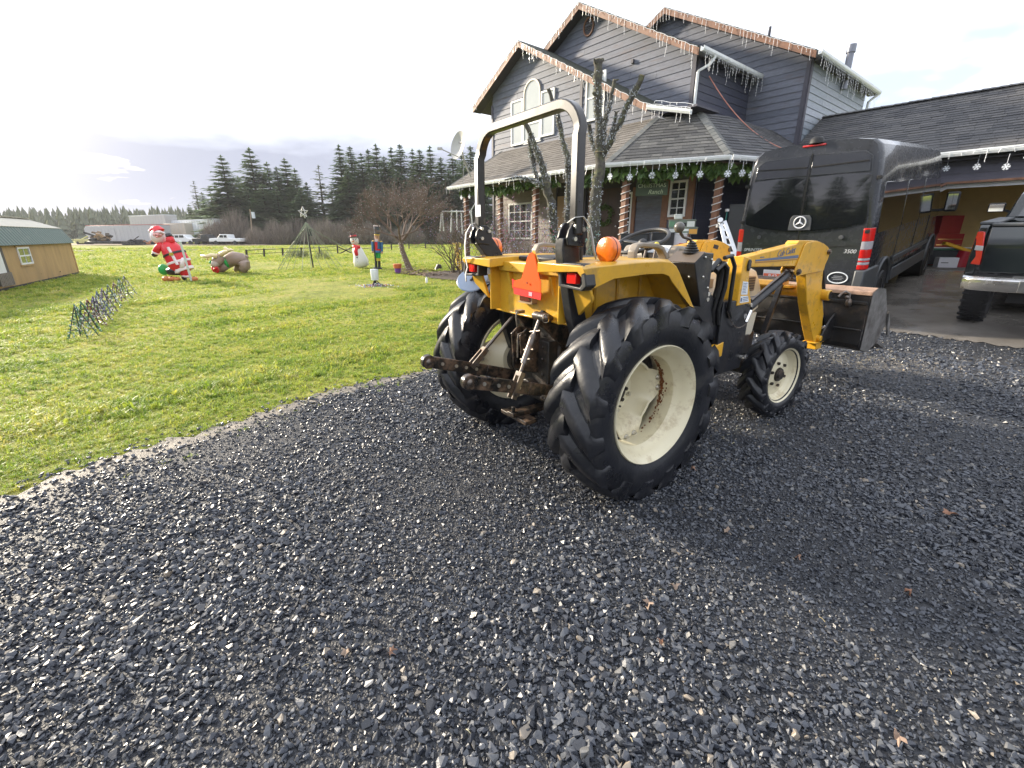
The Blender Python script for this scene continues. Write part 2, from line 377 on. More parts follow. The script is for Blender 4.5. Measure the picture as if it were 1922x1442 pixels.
# wet concrete apron
def conc_mat():
    m = M('wet_concrete', (0.21, 0.192, 0.172), 0.13, var=0.25, vscale=1.2, wpos=True, dirt=(0.06, 0.055, 0.05), dscale=.9, damt=0.45, rvar=0.13, bump=0.06, bscale=30, spec=0.6); return m
sheet('concrete_apron', lambda x, y: conc(x, y) and hn_ha(x, y)[0] < 15.3 and hn_ha(x, y)[1] < 9, -2, 22, 0, 24, .11, .014, conc_mat())
mb = MB()
for a in (-3.6, 0.0): mb.beam(hw(a, 8.97, terrain(*(hw(a, 8.97, 0).xy)) + .0185), hw(a, 15.25, .638), .02, .002)
o = mb.build('expansion_joint', VSEAM); o['kind'] = 'structure'
# mulch and earth in front of the porch
sheet('planting_bed', lambda x, y: grav(x, y) < .3 and 8.4 < hn_ha(x, y)[0] < 11.9 and -16.5 < hn_ha(x, y)[1] < -7.0, -4, 8, 6, 20, .25, .02, M('bed_earth', (0.06, 0.042, 0.03), 0.9, var=0.4, vscale=5, wpos=True, bump=0.6, bscale=12))
# ---- loose stones and grass tufts: one countless mass each, instanced on points
def hull(seed, n=13, sc=(1, .74, .48)):
    r = random.Random(seed); bm = bmesh.new()
    for k in range(n):
        v = Vector((r.gauss(0, 1), r.gauss(0, 1), r.gauss(0, 1))).normalized() * r.uniform(.78, 1.08); bm.verts.new((v.x * .5 * sc[0], v.y * .5 * sc[1] * r.uniform(.8, 1.1), v.z * .5 * sc[2]))
    res = bmesh.ops.convex_hull(bm, input=bm.verts); bmesh.ops.delete(bm, geom=[g for g in res['geom_interior'] if isinstance(g, bmesh.types.BMVert)], context='VERTS')
    me = bpy.data.meshes.new('stone'); bm.to_mesh(me); bm.free(); return me
def stone_mat():
    m = bpy.data.materials.new('crushed_basalt'); m.use_nodes = True; t = m.node_tree; b = t.nodes['Principled BSDF']; L = t.links.new
    oi = t.nodes.new('ShaderNodeObjectInfo'); rp = t.nodes.new('ShaderNodeValToRGB'); L(oi.outputs['Random'], rp.inputs[0]); e = rp.color_ramp.elements
    e[0].position = 0; e[0].color = (.019, .021, .027, 1); e[1].position = 1; e[1].color = (.24, .20, .155, 1)
    for p, c in ((.30, (.029, .033, .044)), (.65, (.050, .057, .073)), (.90, (.080, .087, .100)), (.97, (.140, .135, .125))): q = e.new(p); q.color = (*c, 1)
    no = t.nodes.new('ShaderNodeTexNoise'); no.inputs['Scale'].default_value = 90; no.inputs['Detail'].default_value = 4; g = t.nodes.new('ShaderNodeNewGeometry'); L(g.outputs['Position'], no.inputs['Vector'])
    mr = t.nodes.new('ShaderNodeMapRange'); mr.inputs[3].default_value = .65; mr.inputs[4].default_value = 1.35; L(no.outputs[0], mr.inputs[0]); sc = t.nodes.new('ShaderNodeVectorMath'); sc.operation = 'SCALE'; L(rp.outputs[0], sc.inputs[0]); L(mr.outputs[0], sc.inputs['Scale']); L(sc.outputs[0], b.inputs['Base Color'])
    mr2 = t.nodes.new('ShaderNodeMapRange'); mr2.inputs[3].default_value = .30; mr2.inputs[4].default_value = .50; L(oi.outputs['Random'], mr2.inputs[0]); L(mr2.outputs[0], b.inputs['Roughness']); b.inputs['Specular IOR Level'].default_value = .62
    bp = t.nodes.new('ShaderNodeBump'); bp.inputs['Strength'].default_value = .35; bp.inputs['Distance'].default_value = .004; L(no.outputs[0], bp.inputs['Height']); L(bp.outputs[0], b.inputs['Normal']); return m
def scatter(name, pts, rot, scl, idx, protos, label, cat):
    me = bpy.data.meshes.new(name); me.from_pydata(pts, [], []); n = len(pts)
    a = me.attributes.new('rot', 'FLOAT_VECTOR', 'POINT'); a.data.foreach_set('vector', np.asarray(rot, dtype=np.float32).ravel())
    a = me.attributes.new('scl', 'FLOAT_VECTOR', 'POINT'); a.data.foreach_set('vector', np.asarray(scl, dtype=np.float32).ravel())
    a = me.attributes.new('idx', 'INT', 'POINT'); a.data.foreach_set('value', np.asarray(idx, dtype=np.int32))
    o = link(name, me); c = bpy.data.collections.new(name + '_kinds')
    for p_ in protos: c.objects.link(p_)
    g = bpy.data.node_groups.new(name, 'GeometryNodeTree'); g.interface.new_socket('Geometry', in_out='INPUT', socket_type='NodeSocketGeometry'); g.interface.new_socket('Geometry', in_out='OUTPUT', socket_type='NodeSocketGeometry')
    gi = g.nodes.new('NodeGroupInput'); go_ = g.nodes.new('NodeGroupOutput'); ip = g.nodes.new('GeometryNodeInstanceOnPoints'); ci = g.nodes.new('GeometryNodeCollectionInfo'); ci.inputs['Collection'].default_value = c; ci.inputs['Separate Children'].default_value = True; ci.inputs['Reset Children'].default_value = True
    def na(nm, ty): q = g.nodes.new('GeometryNodeInputNamedAttribute'); q.data_type = ty; q.inputs['Name'].default_value = nm; return q.outputs['Attribute']
    e2r = g.nodes.new('FunctionNodeEulerToRotation'); g.links.new(na('rot', 'FLOAT_VECTOR'), e2r.inputs[0])
    g.links.new(gi.outputs[0], ip.inputs['Points']); g.links.new(ci.outputs[0], ip.inputs['Instance']); ip.inputs['Pick Instance'].default_value = True; g.links.new(na('idx', 'INT'), ip.inputs['Instance Index']); g.links.new(e2r.outputs[0], ip.inputs['Rotation']); g.links.new(na('scl', 'FLOAT_VECTOR'), ip.inputs['Scale']); g.links.new(ip.outputs[0], go_.inputs[0])
    m_ = o.modifiers.new('scatter', 'NODES'); m_.node_group = g; tag(o, label, cat, kind='stuff'); return o
rg = np.random.default_rng(11)
def ring_points(bands, amax, test):
    """random points in the view wedge; bands (r0, r1, per m2)"""
    out = []
    for r0, r1, dn in bands:
        am = R(115) if r1 < 5.1 else (R(80) if r1 < 9 else amax)
        n = int(dn * am * (r1 * r1 - r0 * r0)); q = np.sqrt(rg.uniform(r0 * r0, r1 * r1, n)); a = rg.uniform(-am, am, n); X = q * np.sin(a); Y = q * np.cos(a)
        for x, y, qq in zip(X, Y, q):
            if test(x, y): out.append((x, y, qq))
    return out
SM = stone_mat(); protos = []
for k in range(12):
    me = hull(k + 30, 11 + k % 4, (1, .66 + .05 * (k % 5), .46 + .07 * (k % 4))); me.materials.append(SM); protos.append(bpy.data.objects.new('stone', me))
def stone_ok(x, y):
    g = grav(x, y)
    if conc(x, y) or hn_ha(x, y)[0] > 9.05: return False
    fz = math.sin(x * 1.7 + 2.1 * math.sin(y * 1.3)) + math.sin(y * 2.3 - x * .9 + 1.5 * math.sin(x * 1.9)) + .6 * math.sin(x * 5.1 + y * 4.3)
    if fz > 1.05 and hash2(round(x * 300), round(y * 300)) < .18: return False
    if g < .12: return hash2(round(x * 40), round(y * 40)) < max(0, .25 + g * 1.5)
    return True
sp = ring_points([(.55, 2.2, 7600), (2.2, 3.4, 6200), (3.4, 5.0, 4000), (5.0, 7.5, 2100), (7.5, 11, 900)], R(62), stone_ok)
n = len(sp); pts = []; scl = []; rot = np.stack([rg.normal(0, .42, n), rg.normal(0, .42, n), rg.uniform(0, 6.28, n)], 1)
base = np.exp(rg.normal(math.log(.0165), .45, n)); 
for (x, y, q), s in zip(sp, base):
    s = min(max(s, .007), .046) * (1 if q < 3.4 else 1 + (q - 3.4) * .10); clump = .72 + .5 * (math.sin(x * 2.3 + y) * math.sin(y * 1.9 - x) * .5 + .5); s *= clump
    pts.append((x, y, terrain(x, y) + .004 + s * .14)); scl.append((s, s, s))
scatter('gravel', pts, rot, scl, rg.integers(0, 12, n), protos, 'loose dark crushed stone covering the driveway', 'gravel')
print('stones', n)
# grass
def grass_mat():
    m = bpy.data.materials.new('grass_blade'); m.use_nodes = True; t = m.node_tree; b = t.nodes['Principled BSDF']; L = t.links.new
    g = t.nodes.new('ShaderNodeNewGeometry'); oi = t.nodes.new('ShaderNodeObjectInfo')
    no = t.nodes.new('ShaderNodeTexNoise'); no.inputs['Scale'].default_value = 1.1; no.inputs['Detail'].default_value = 8; no.inputs['Roughness'].default_value = .72; L(g.outputs['Position'], no.inputs['Vector'])
    ad = t.nodes.new('ShaderNodeMath'); ad.operation = 'MULTIPLY_ADD'; L(oi.outputs['Random'], ad.inputs[0]); ad.inputs[1].default_value = .34; ad.inputs[2].default_value = -.17
    sm = t.nodes.new('ShaderNodeMath'); sm.operation = 'ADD'; L(no.outputs[0], sm.inputs[0]); L(ad.outputs[0], sm.inputs[1])
    rp = t.nodes.new('ShaderNodeValToRGB'); L(sm.outputs[0], rp.inputs[0]); e = rp.color_ramp.elements; e[0].position = .22; e[0].color = (.095, .185, .030, 1); e[1].position = .86; e[1].color = (.54, .47, .24, 1)
    for p, c in ((.36, (.205, .31, .050)), (.52, (.34, .41, .082)), (.70, (.47, .455, .14))): q = e.new(p); q.color = (*c, 1)
    L(rp.outputs[0], b.inputs['Base Color']); b.inputs['Roughness'].default_value = .5; b.inputs['Specular IOR Level'].default_value = .3; return col_translucent(m, .42, (1.25, 1.2, .7))
GM = grass_mat(); protos = []
for k in range(8):
    r = random.Random(k); mb = MB()
    for j in range(13):
        a = r.uniform(0, 6.28); q = abs(r.gauss(0, .35)); c = Vector((q * math.cos(a), q * math.sin(a), 0)); h = r.uniform(.35, 1.0); l = r.uniform(.2, .9); b = r.uniform(0, 6.28); d = Vector((math.cos(b), math.sin(b), 0)); s = Vector((-d.y, d.x, 0)) * r.uniform(.035, .06)
        mb.add([c - s, c + s, c + d * l * .35 + Vector((0, 0, h * .65)) + s * .8, c + d * l * .35 + Vector((0, 0, h * .65)) - s * .8, c + d * l + Vector((0, 0, h * .9))], [(0, 1, 2, 3), (3, 2, 4)])
    me = mb.mesh('tuft', recalc=False); me.materials.append(GM); protos.append(bpy.data.objects.new('tuft', me))
def grass_ok(x, y):
    n, a = hn_ha(x, y); g = grav(x, y)
    if n > 9.0 and a > -9: return False
    if 8.4 < n < 22 and a > -16.8: return False
    if g > -.03: return hash2(round(x * 30), round(y * 30)) < (.10 if g < .35 and y > 2.4 else 0)
    return True
gp_ = ring_points([(2.2, 4.5, 1500), (4.5, 8, 700), (8, 14, 260), (14, 24, 90), (24, 42, 30), (42, 80, 7)], R(62), grass_ok)
n = len(gp_); pts = []; scl = []; rot = np.stack([rg.normal(0, .12, n), rg.normal(0, .12, n), rg.uniform(0, 6.28, n)], 1)
for x, y, q in gp_:
    s = rg.uniform(.026, .062) * (1 + max(0, q - 4) * .045); lush = .68 + .8 * max(0, math.sin(x * 1.3 + 2 * math.sin(y * .9)) * .5 + math.sin(x * 3.7 - y * 2.9) * .3); s *= min(1.5, lush)
    if grav(x, y) > -.25: s *= .75
    if rg.random() < .07: s *= 1.7
    pts.append((x, y, terrain(x, y) - .008)); scl.append((s * 1.25, s * 1.25, s * .9))
scatter('grass', pts, rot, scl, rg.integers(0, 8, n), protos, 'short patchy winter lawn grass', 'grass')
print('tufts', n)

# straw and twig litter on the gravel
mb = MB(); r = random.Random(31)
for k in range(140):
    if k < 90: u, v = r.gauss(1600, 70), r.gauss(672, 14)
    elif k < 130: u, v = r.gauss(1360, 60), r.gauss(800, 40)
    else: u, v = r.uniform(500, 1880), r.uniform(820, 1400)
    p = at(u, v, z=.02); a = r.uniform(0, 6.28); l = r.uniform(.012, .05) * (1 if k < 120 else .6); d = Vector((math.cos(a), math.sin(a), r.uniform(-.1, .25))) * l; mb.tube([p, p + d * .5 + Vector((0, 0, .004)), p + d], .0013, 3, caps=False)
tag(mb.build('straw_litter', M('straw', (0.42, 0.36, 0.20), 0.7, island=((0.26, 0.20, 0.11), (0.55, 0.50, 0.30))), recalc=False), 'bits of straw and twig littered on the gravel', 'litter', kind='stuff')
# ================================================================= HOUSE (a = along the gables to the right, n = into the depth, z up)
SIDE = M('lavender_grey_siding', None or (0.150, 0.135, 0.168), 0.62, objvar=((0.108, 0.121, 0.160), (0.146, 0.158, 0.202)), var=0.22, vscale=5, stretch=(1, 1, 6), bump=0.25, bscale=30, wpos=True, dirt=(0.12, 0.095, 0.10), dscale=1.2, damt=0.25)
SIDED = M('shade_painted_siding', (0.05, 0.055, 0.085), 0.5, objvar=((0.046, 0.052, 0.082), (0.058, 0.062, 0.095)), var=0.15, vscale=5, stretch=(1, 1, 6), bump=0.2, bscale=30, wpos=True)  # dark tone paints in the shade on the right-facing walls
SIDEB = M('sky_painted_siding', (0.13, 0.16, 0.20), 0.36, objvar=((0.22, 0.26, 0.31), (0.27, 0.30, 0.35)), var=0.2, vscale=4, stretch=(1, 1, 6), bump=0.25, bscale=30, wpos=True)  # pale blue paints in the sky reflected by the rear block's side wall
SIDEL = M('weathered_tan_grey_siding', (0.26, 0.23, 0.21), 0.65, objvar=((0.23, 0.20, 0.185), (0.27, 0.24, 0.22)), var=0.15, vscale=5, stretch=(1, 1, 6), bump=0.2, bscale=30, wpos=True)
DARKT = M('dark_corner_board', (0.06, 0.058, 0.078), 0.55, var=0.15)
BROWN = M('brown_trim', (0.215, 0.105, 0.062), 0.55, var=0.18, vscale=8, stretch=(1, 1, 1), dirt=(0.14, 0.06, 0.035), damt=0.3, bump=0.1)
WHT = M('white_trim_paint', (0.74, 0.75, 0.76), 0.45, var=0.05)
GUT = M('white_gutter', (0.68, 0.71, 0.72), 0.38, var=0.07, dirt=(0.42, 0.42, 0.38), damt=0.2, coat=0.2)
SOFF = M('dark_soffit', (0.045, 0.042, 0.048), 0.7, var=0.1)
SHIN = M('grey_roof_shingle', None or (0.1, 0.1, 0.1), 0.8, island=((0.050, 0.050, 0.052), (0.120, 0.118, 0.112)), var=0.25, vscale=30, wpos=True, bump=0.35, bscale=180)
SHINB = M('brown_grey_shingle', (0.1, 0.1, 0.1), 0.8, island=((0.105, 0.095, 0.085), (0.165, 0.150, 0.135)), var=0.25, vscale=30, wpos=True, bump=0.35, bscale=180)
SHING = M('charcoal_shingle', (0.1, 0.1, 0.1), 0.75, island=((0.045, 0.046, 0.052), (0.090, 0.088, 0.090)), var=0.25, vscale=30, wpos=True, bump=0.35, bscale=180)
MOSS = M('mossy_roof_edge', (0.035, 0.040, 0.030), 0.9, var=0.4, vscale=9, bump=0.5, bscale=60)
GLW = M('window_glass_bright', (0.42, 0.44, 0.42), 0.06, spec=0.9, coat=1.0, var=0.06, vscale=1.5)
GLD = M('window_glass_dark', (0.030, 0.036, 0.042), 0.05, spec=0.9, coat=1.0)
PREFL = M('pale_reflection', (0.40, 0.37, 0.33), 0.8, var=0.15)  # colour of the reflection painted into a porch window
DOORW = M('dark_wood_door', (0.055, 0.026, 0.016), 0.4, var=0.3, vscale=6, stretch=(1, 1, .15))
PLY = M('tan_door_panel', (0.36, 0.235, 0.135), 0.6, var=0.12, vscale=4, stretch=(1, 1, .3))
CONC = M('porch_concrete', (0.16, 0.15, 0.14), 0.8, var=0.2, bump=0.2)
BULB = M('clear_light_bulb', (0.86, 0.87, 0.90), 0.25, var=0.0, coat=0.5)
WIRE = M('white_light_wire', (0.70, 0.71, 0.72), 0.5)

HOUSE = thing('house', 'two storey grey house with three gables, wraparound porch and Christmas lights', 'house')
def HV(a, n, z): return hw(a, n, z)
def boards(a0, a1, n, z0, z1, mat, parent, axis='n', out=-1, exp=.185, clip=None, ztop=None):
    """lap siding boards, one object each. clip(z)->(a0,a1) trims a board to the gable"""
    z = z0; made = []
    while z < z1 - .01:
        zt = min(z + exp, z1)
        A0, A1 = a0, a1
        B0, B1 = a0, a1
        if clip:
            A0, A1 = clip(z); B0, B1 = clip(zt + .03)
        if A1 - A0 > .05:
            if B1 - B0 < .02: m_ = (A0 + A1) / 2; B0, B1 = m_ - .01, m_ + .01
            lo, hi = .026, .008
            def pt(a, d, zz): return HV(a, n + out * d, zz) if axis == 'n' else HV(n + out * d, a, zz)
            L_ = A1 - A0; q = rnd.uniform(.25, .75); cuts = [0, 1] if L_ < 2.6 or rnd.random() < .35 else [0, q, 1]
            for c0, c1 in zip(cuts[:-1], cuts[1:]):
                e0 = .0 if c0 == 0 else .003; e1 = .0 if c1 == 1 else .003; dz_ = rnd.uniform(-.003, .003); lo_ = lo + rnd.uniform(-.003, .004); xa, xb, ya, yb = lerp(A0, A1, c0) + e0, lerp(A0, A1, c1) - e1, lerp(B0, B1, c0) + e0, lerp(B0, B1, c1) - e1
                if len(cuts) == 3: m_ = lerp(A0, A1, q); xa, ya = (xa, ya) if c0 == 0 else (m_ + e0, m_ + e0); xb, yb = (xb, yb) if c1 == 1 else (m_ - e1, m_ - e1)
                if yb - ya < .01: yb = ya + .01
                mb = MB(); mb.add([pt(xa, 0, z + dz_), pt(xb, 0, z + dz_), pt(xb, lo_, z + dz_), pt(xa, lo_, z + dz_), pt(ya, 0, zt + .03), pt(yb, 0, zt + .03), pt(yb, hi, zt + .03), pt(ya, hi, zt + .03)], [(0, 1, 2, 3), (4, 7, 6, 5), (3, 2, 6, 7), (0, 4, 5, 1), (0, 3, 7, 4), (1, 5, 6, 2)])
                made.append(mb.build('siding_board', mat, parent))
        z += exp
    return made
def hbox(a0, a1, n0, n1, z0, z1, mb=None):
    mb = mb or MB(); c = HV((a0 + a1) / 2, (n0 + n1) / 2, (z0 + z1) / 2)
    return mb.obox(c, HA * abs(a1 - a0) / 2, HB * abs(n1 - n0) / 2, Vector((0, 0, abs(z1 - z0) / 2)))
def hprism(poly, n0, n1, mb=None):
    mb = mb or MB(); return mb.prism(poly, lambda a, b, t: HV(a, t, b), n0, n1)
def hprism_a(poly, a0, a1, mb=None):
    mb = mb or MB(); return mb.prism(poly, lambda n, b, t: HV(t, n, b), a0, a1)
# wall cores (plain sheathing behind the boards)
N1, N2, N3 = 11.9, 13.0, 16.2
CORE = M('sheathing', (0.05, 0.045, 0.05), 0.8)
def gable(apex, sl, sr, zb):
    """clip function of a gable: apex (a,z), left / right slope"""
    return apex
AP1 = (-13.55, 7.60); SL = .535
g1 = lambda z: (max(-15.46, AP1[0] - (AP1[1] - .16 - z) / SL), min(-6.95, AP1[0] + (AP1[1] - .16 - z) / SL))
AP2 = (-11.9, 8.42); g2 = lambda z: (max(-15.3, AP2[0] - (AP2[1] - .16 - z) / SL), min(-7.81, AP2[0] + (AP2[1] - .16 - z) / SL))
AP3 = (-10.94, 8.80); g3 = lambda z: (max(-14.8, AP3[0] - (AP3[1] - .16 - z) / .50), min(-6.14, AP3[0] + (AP3[1] - .16 - z) / .50))
mb = MB()
hprism([(-15.44, .4), (-15.44, 6.35), (-13.55, 7.42), (-7.2, 4.05), (-7.2, .4)], N1 + .003, N1 + 7, mb)
mb.build('wall_core', CORE, HOUSE)
mb = MB(); hprism([(-15.3, 3.0), (-15.3, 6.4), (-11.9, 8.24), (-7.82, 6.1), (-7.82, .5)], N2 + .003, N2 + 7, mb); mb.build('wall_core', CORE, HOUSE)
mb = MB(); hprism([(-14.8, 3.0), (-14.8, 6.7), (-10.94, 8.62), (-6.16, 6.25), (-6.16, .5)], N3 + .003, N3 + 5.2, mb); mb.build('wall_core', CORE, HOUSE)
boards(-15.46, -6.95, N1, 4.02, 7.42, SIDE, HOUSE, clip=g1)
boards(-13, -7.81, N2, 4.5, 8.25, SIDE, HOUSE, clip=lambda z: (max(g2(z)[0], AP1[0] + (AP1[1] - z) / SL - .3), g2(z)[1]))
boards(-12, -6.14, N3, 3.6, 8.62, SIDE, HOUSE, clip=lambda z: (max(g3(z)[0], -7.84 if z < 6.1 else AP2[0] + (AP2[1] - z) / SL - .3), g3(z)[1]))
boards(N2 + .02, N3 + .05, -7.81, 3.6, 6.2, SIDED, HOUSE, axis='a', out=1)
boards(N3 + .02, 21.4, -6.14, 3.4, 6.25, SIDEB, HOUSE, axis='a', out=1)
# lower storey under the porch
boards(-15.46, -11.9, N1, .75, 3.0, SIDEL, HOUSE)
boards(-8.62, -6.76, N1, .75, 3.0, SIDE, HOUSE)
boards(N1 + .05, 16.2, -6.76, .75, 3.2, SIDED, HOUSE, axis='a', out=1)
# corner boards, trims
for (a, n, z0, z1, m) in ((-15.44, N1 - .035, .6, 6.12, DARKT), (-7.83, N2 - .035, 4.4, 6.1, DARKT), (-6.15, N3 - .035, 3.4, 6.2, DARKT), (-10.92, N1 - .032, 4.7, 6.05, DARKT)):
    hbox(a - .07, a + .035, n - .012, n + .06, z0, z1).build('corner_board', m, HOUSE)
hbox(-7.82, -7.76, N2 + .02, N2 + .14, 4.3, 6.15).build('corner_board', DARKT, HOUSE)
hbox(-6.12, -6.08, N3 - .02, N3 + .10, 3.4, 6.2).build('corner_board', DARKT, HOUSE)
# roofs of the gables: slab with brown barge boards and mossy edge
def roof(apex, slope, dl, dr, n0, n1, name='roof', over=.35):
    az, zz = apex
    L = (az - dl, zz - dl * slope); Rr = (az + dr, zz - dr * slope)
    th = .13
    mb = MB(); hprism([L, apex, Rr, (Rr[0], Rr[1] - th), (az, zz - th), (L[0], L[1] - th)], n0 - over, n1, mb)
    r = mb.build(name, [SHIN], HOUSE)
    mb = MB(); hprism([(L[0], L[1] + .03), (az, zz + .03), (Rr[0], Rr[1] + .03), (Rr[0], Rr[1] + .001), (az, zz + .001), (L[0], L[1] + .001)], n0 - over - .02, n1, mb); mb.build('mossy_shingle_edge', MOSS, r)
    for s, (ea, ez) in ((-1, L), (1, Rr)):
        mb = MB(); hprism([(az, zz - .002), (ea, ez - .002), (ea, ez - .17), (az, zz - .17)] if s > 0 else [(az, zz - .002), (az, zz - .17), (ea, ez - .17), (ea, ez - .002)], n0 - over - .025, n0 - over + .004, mb)
        mb.build('barge_board', BROWN, r)
    mb = MB(); hprism([(L[0], L[1] - th - .004), (az, zz - th - .004), (Rr[0], Rr[1] - th - .004), (Rr[0], Rr[1] - th - .02), (az, zz - th - .02), (L[0], L[1] - th - .02)], n0 - over + .006, n0 + .01, mb); mb.build('soffit', SOFF, r)
    return r
roof(AP1, SL, 2.72, 5.30, N1, N1 + 6)
roof(AP2, SL, 3.4, 4.33, N2, N2 + 3.18)
roof(AP3, .50, 3.6, 5.03, N3, N3 + 5.6)
def gutter(p0, p1, name='gutter', parent=HOUSE, h=.11, w=.10, out=None):
    mb = MB(); d = (p1 - p0).normalized(); o = Vector(out) if out else Vector((d.y, -d.x, 0)); u = Vector((0, 0, 1))
    pr = [(0, 0), (0, -h), (w * .75, -h), (w, -h * .55), (w, 0), (w - .012, 0), (w - .014, -h * .5), (w * .7, -h + .012), (.012, -h + .012), (.012, 0)]
    mb.prism(pr, lambda a, b, t: p0 + d * t + o * a + u * b, 0, (p1 - p0).length)
    return mb.build(name, GUT, parent)
gutter(HV(-7.52, N2 - .37, 6.12), HV(-7.52, N2 + 3.2, 6.12), out=HA)
gutter(HV(-5.86, N3 - .37, 6.29), HV(-5.86, N3 + 5.6, 6.29), out=HA)
gutter(HV(-8.20, N1 - .37, 4.74), HV(-6.95, N1 - .30, 4.42), out=-HB)
# soffit boxes under side eaves
hbox(-7.80, -7.52, N2, N2 + 3.2, 6.02, 6.04).build('soffit', SOFF, HOUSE)
hbox(-6.12, -5.86, N3, N3 + 5.5, 6.16, 6.18).build('soffit', SOFF, HOUSE)
# downspout
mb = MB(); p = [HV(-7.46, N2 + .30, 6.02), HV(-7.50, N2 + .12, 5.80), HV(-7.72, N2 - .04, 5.66), HV(-7.72, N2 - .04, 4.62)]
for i in range(3): mb.beam(p[i], p[i + 1], .075, .06)
mb.build('downspout', GUT, HOUSE, bevel=.006)
mb = MB(); mb.tube([HV(-5.80, 21.7, 6.2), HV(-6.02, 21.5, 5.95), HV(-6.05, 21.5, 4.9)], .045, 8); mb.build('downspout', GUT, HOUSE)
# round gable vent
mb = MB(); c = HV(-11.75, N2 - .03, 7.82); 
mb.tube([c + HA * .20 * math.cos(t) + Vector((0, 0, .24 * math.sin(t))) for t in [2 * math.pi * k / 28 for k in range(28)]], .035, 6, closed=True)
gv = mb.build('gable_vent', BROWN, HOUSE, smooth=60)
for k in range(6):
    z = -.17 + .068 * k; w = .19 * math.sqrt(max(.05, 1 - (z / .24) ** 2))
    MB().obox(c + Vector((0, 0, z)) - HB * .0, HA * w, HB * .012 + Vector((0, 0, .02)), Vector((0, 0, .006))).build('slat', CORE, gv)
mb = MB(); mb.obox(HV(-9.9, N2 - .05, 6.42), HA * .04, HB * .04, Vector((0, 0, .05))); mb.build('wall_lamp', DARKT, HOUSE)
# windows
def window(a0, a1, z0, z1, n, cols, rows, frame, glass, arch=False, fw=.055, sash_gap=True, brown=0):
    mb = MB()
    if arch:
        r = (a1 - a0) / 2; am = (a0 + a1) / 2; zs = z1 - r
        o = [(a0, z0), (a0, zs)] + [(am - r * math.cos(t), zs + r * math.sin(t)) for t in [math.pi * k / 14 for k in range(1, 14)]] + [(a1, zs), (a1, z0)]
        inn = [(a0 + fw, z0 + fw), (a0 + fw, zs)] + [(am - (r - fw) * math.cos(t), zs + (r - fw) * math.sin(t)) for t in [math.pi * k / 14 for k in range(1, 14)]] + [(a1 - fw, zs), (a1 - fw, z0 + fw)]
    else:
        o = [(a0, z0), (a0, z1), (a1, z1), (a1, z0)]; inn = [(a0 + fw, z0 + fw), (a0 + fw, z1 - fw), (a1 - fw, z1 - fw), (a1 - fw, z0 + fw)]
    k = len(o); nf, nb = n - .075, n - .02
    b0 = len(mb.v)
    for P_, nn in ((o, nb), (o, nf), (inn, nf), (inn, nb)):
        for a, b in P_: mb.v.append(tuple(HV(a, nn, b)))
    for r_ in range(3):
        for i in range(k): mb.f.append((r_ * k + i, r_ * k + (i + 1) % k, (r_ + 1) * k + (i + 1) % k, (r_ + 1) * k + i)); mb.m.append(0)
    w = mb.build('window', frame, HOUSE)
    gl = MB(); gl.prism(inn, lambda a, b, t: HV(a, t, b), n - .045, n - .038)
    gl.build('pane', glass, w)
    for i in range(1, cols): hbox(a0 + (a1 - a0) * i / cols - .011, a0 + (a1 - a0) * i / cols + .011, n - .062, n - .042, z0 + fw, z1 - fw).build('muntin', frame, w)
    for i in range(1, rows):
        t = .02 if sash_gap and i == rows // 2 and rows > 1 else .011
        zz = z0 + (z1 - z0) * i / rows; hbox(a0 + fw, a1 - fw, n - .064, n - .040, zz - t, zz + t).build('muntin', frame, w)
    return w
# triple window with the arched centre
window(-14.30, -13.66, 4.58, 6.02, N1, 1, 2, WHT, GLW); window(-12.72, -12.08, 4.66, 6.02, N1, 1, 2, WHT, GLW)
hbox(-13.655, -12.725, N1 - .055, N1 - .02, 4.55, 4.60).build('window_sill', WHT, HOUSE)
window(-13.65, -12.73, 4.60, 5.20, N1, 1, 1, WHT, GLW); aw = window(-13.62, -12.76, 5.21, 6.50, N1, 1, 1, M('pale_arch_trim', (0.52, 0.47, 0.40), 0.5), GLW, arch=True)
window(-10.72, -9.98, 4.78, 6.02, N1, 1, 2, WHT, GLW)
# lower left window (2 x multi-pane)
window(-14.46, -13.10, 1.32, 2.62, N1, 4, 4, WHT, GLD, fw=.06)
# porch: sidelight, door, window with brown casing
window(-9.02, -8.72, 1.00, 2.66, N1, 1, 4, WHT, GLD, fw=.05)
for (a0, a1, z0, z1) in ((-9.14, -9.02, .9, 2.78), (-8.72, -8.60, .9, 2.78), (-10.4, -10.28, .9, 2.9), (-7.72, -7.52, .75, 3.0), (-6.96, -6.78, .75, 3.0)):
    hbox(a0, a1, N1 - .065, N1 - .005, z0, z1).build('casing', BROWN, HOUSE)
for (a0, a1, z0, z1) in ((-7.52, -6.96, 1.86, 1.93),): hbox(a0, a1, N1 - .06, N1 - .005, z0, z1).build('casing', BROWN, HOUSE)
window(-7.50, -6.98, 1.93, 2.85, N1, 2, 4, WHT, GLD, fw=.06)
hbox(-7.42, -7.06, N1 - .044, N1 - .036, 2.42, 2.62).build('painted_window_reflection', PREFL, HOUSE)  # pale panel painted as a reflection in the upper panes
door = hbox(-10.26, -9.16, N1 - .04, N1 + .05, .78, 2.82).build('front_door', DOORW, HOUSE)
for (a0, a1, z0, z1) in ((-10.14, -9.76, .95, 1.5), (-9.66, -9.28, .95, 1.5)): hbox(a0, a1, N1 - .052, N1 - .04, z0, z1).build('door_panel', DOORW, door)
MB().sph(HV(-9.24, N1 - .09, 1.72), .035, 10, 8).build('door_knob', CHROME, door, smooth=60)
hbox(-11.86, -11.06, N1 - .04, N1 - .01, .7, 2.72).build('tan_panel', PLY, HOUSE)
for k in (-11.9, -11.04, -10.6): hbox(k, k + .06, N1 - .06, N1 - .005, .7, 3.0).build('casing', DARKT, HOUSE)
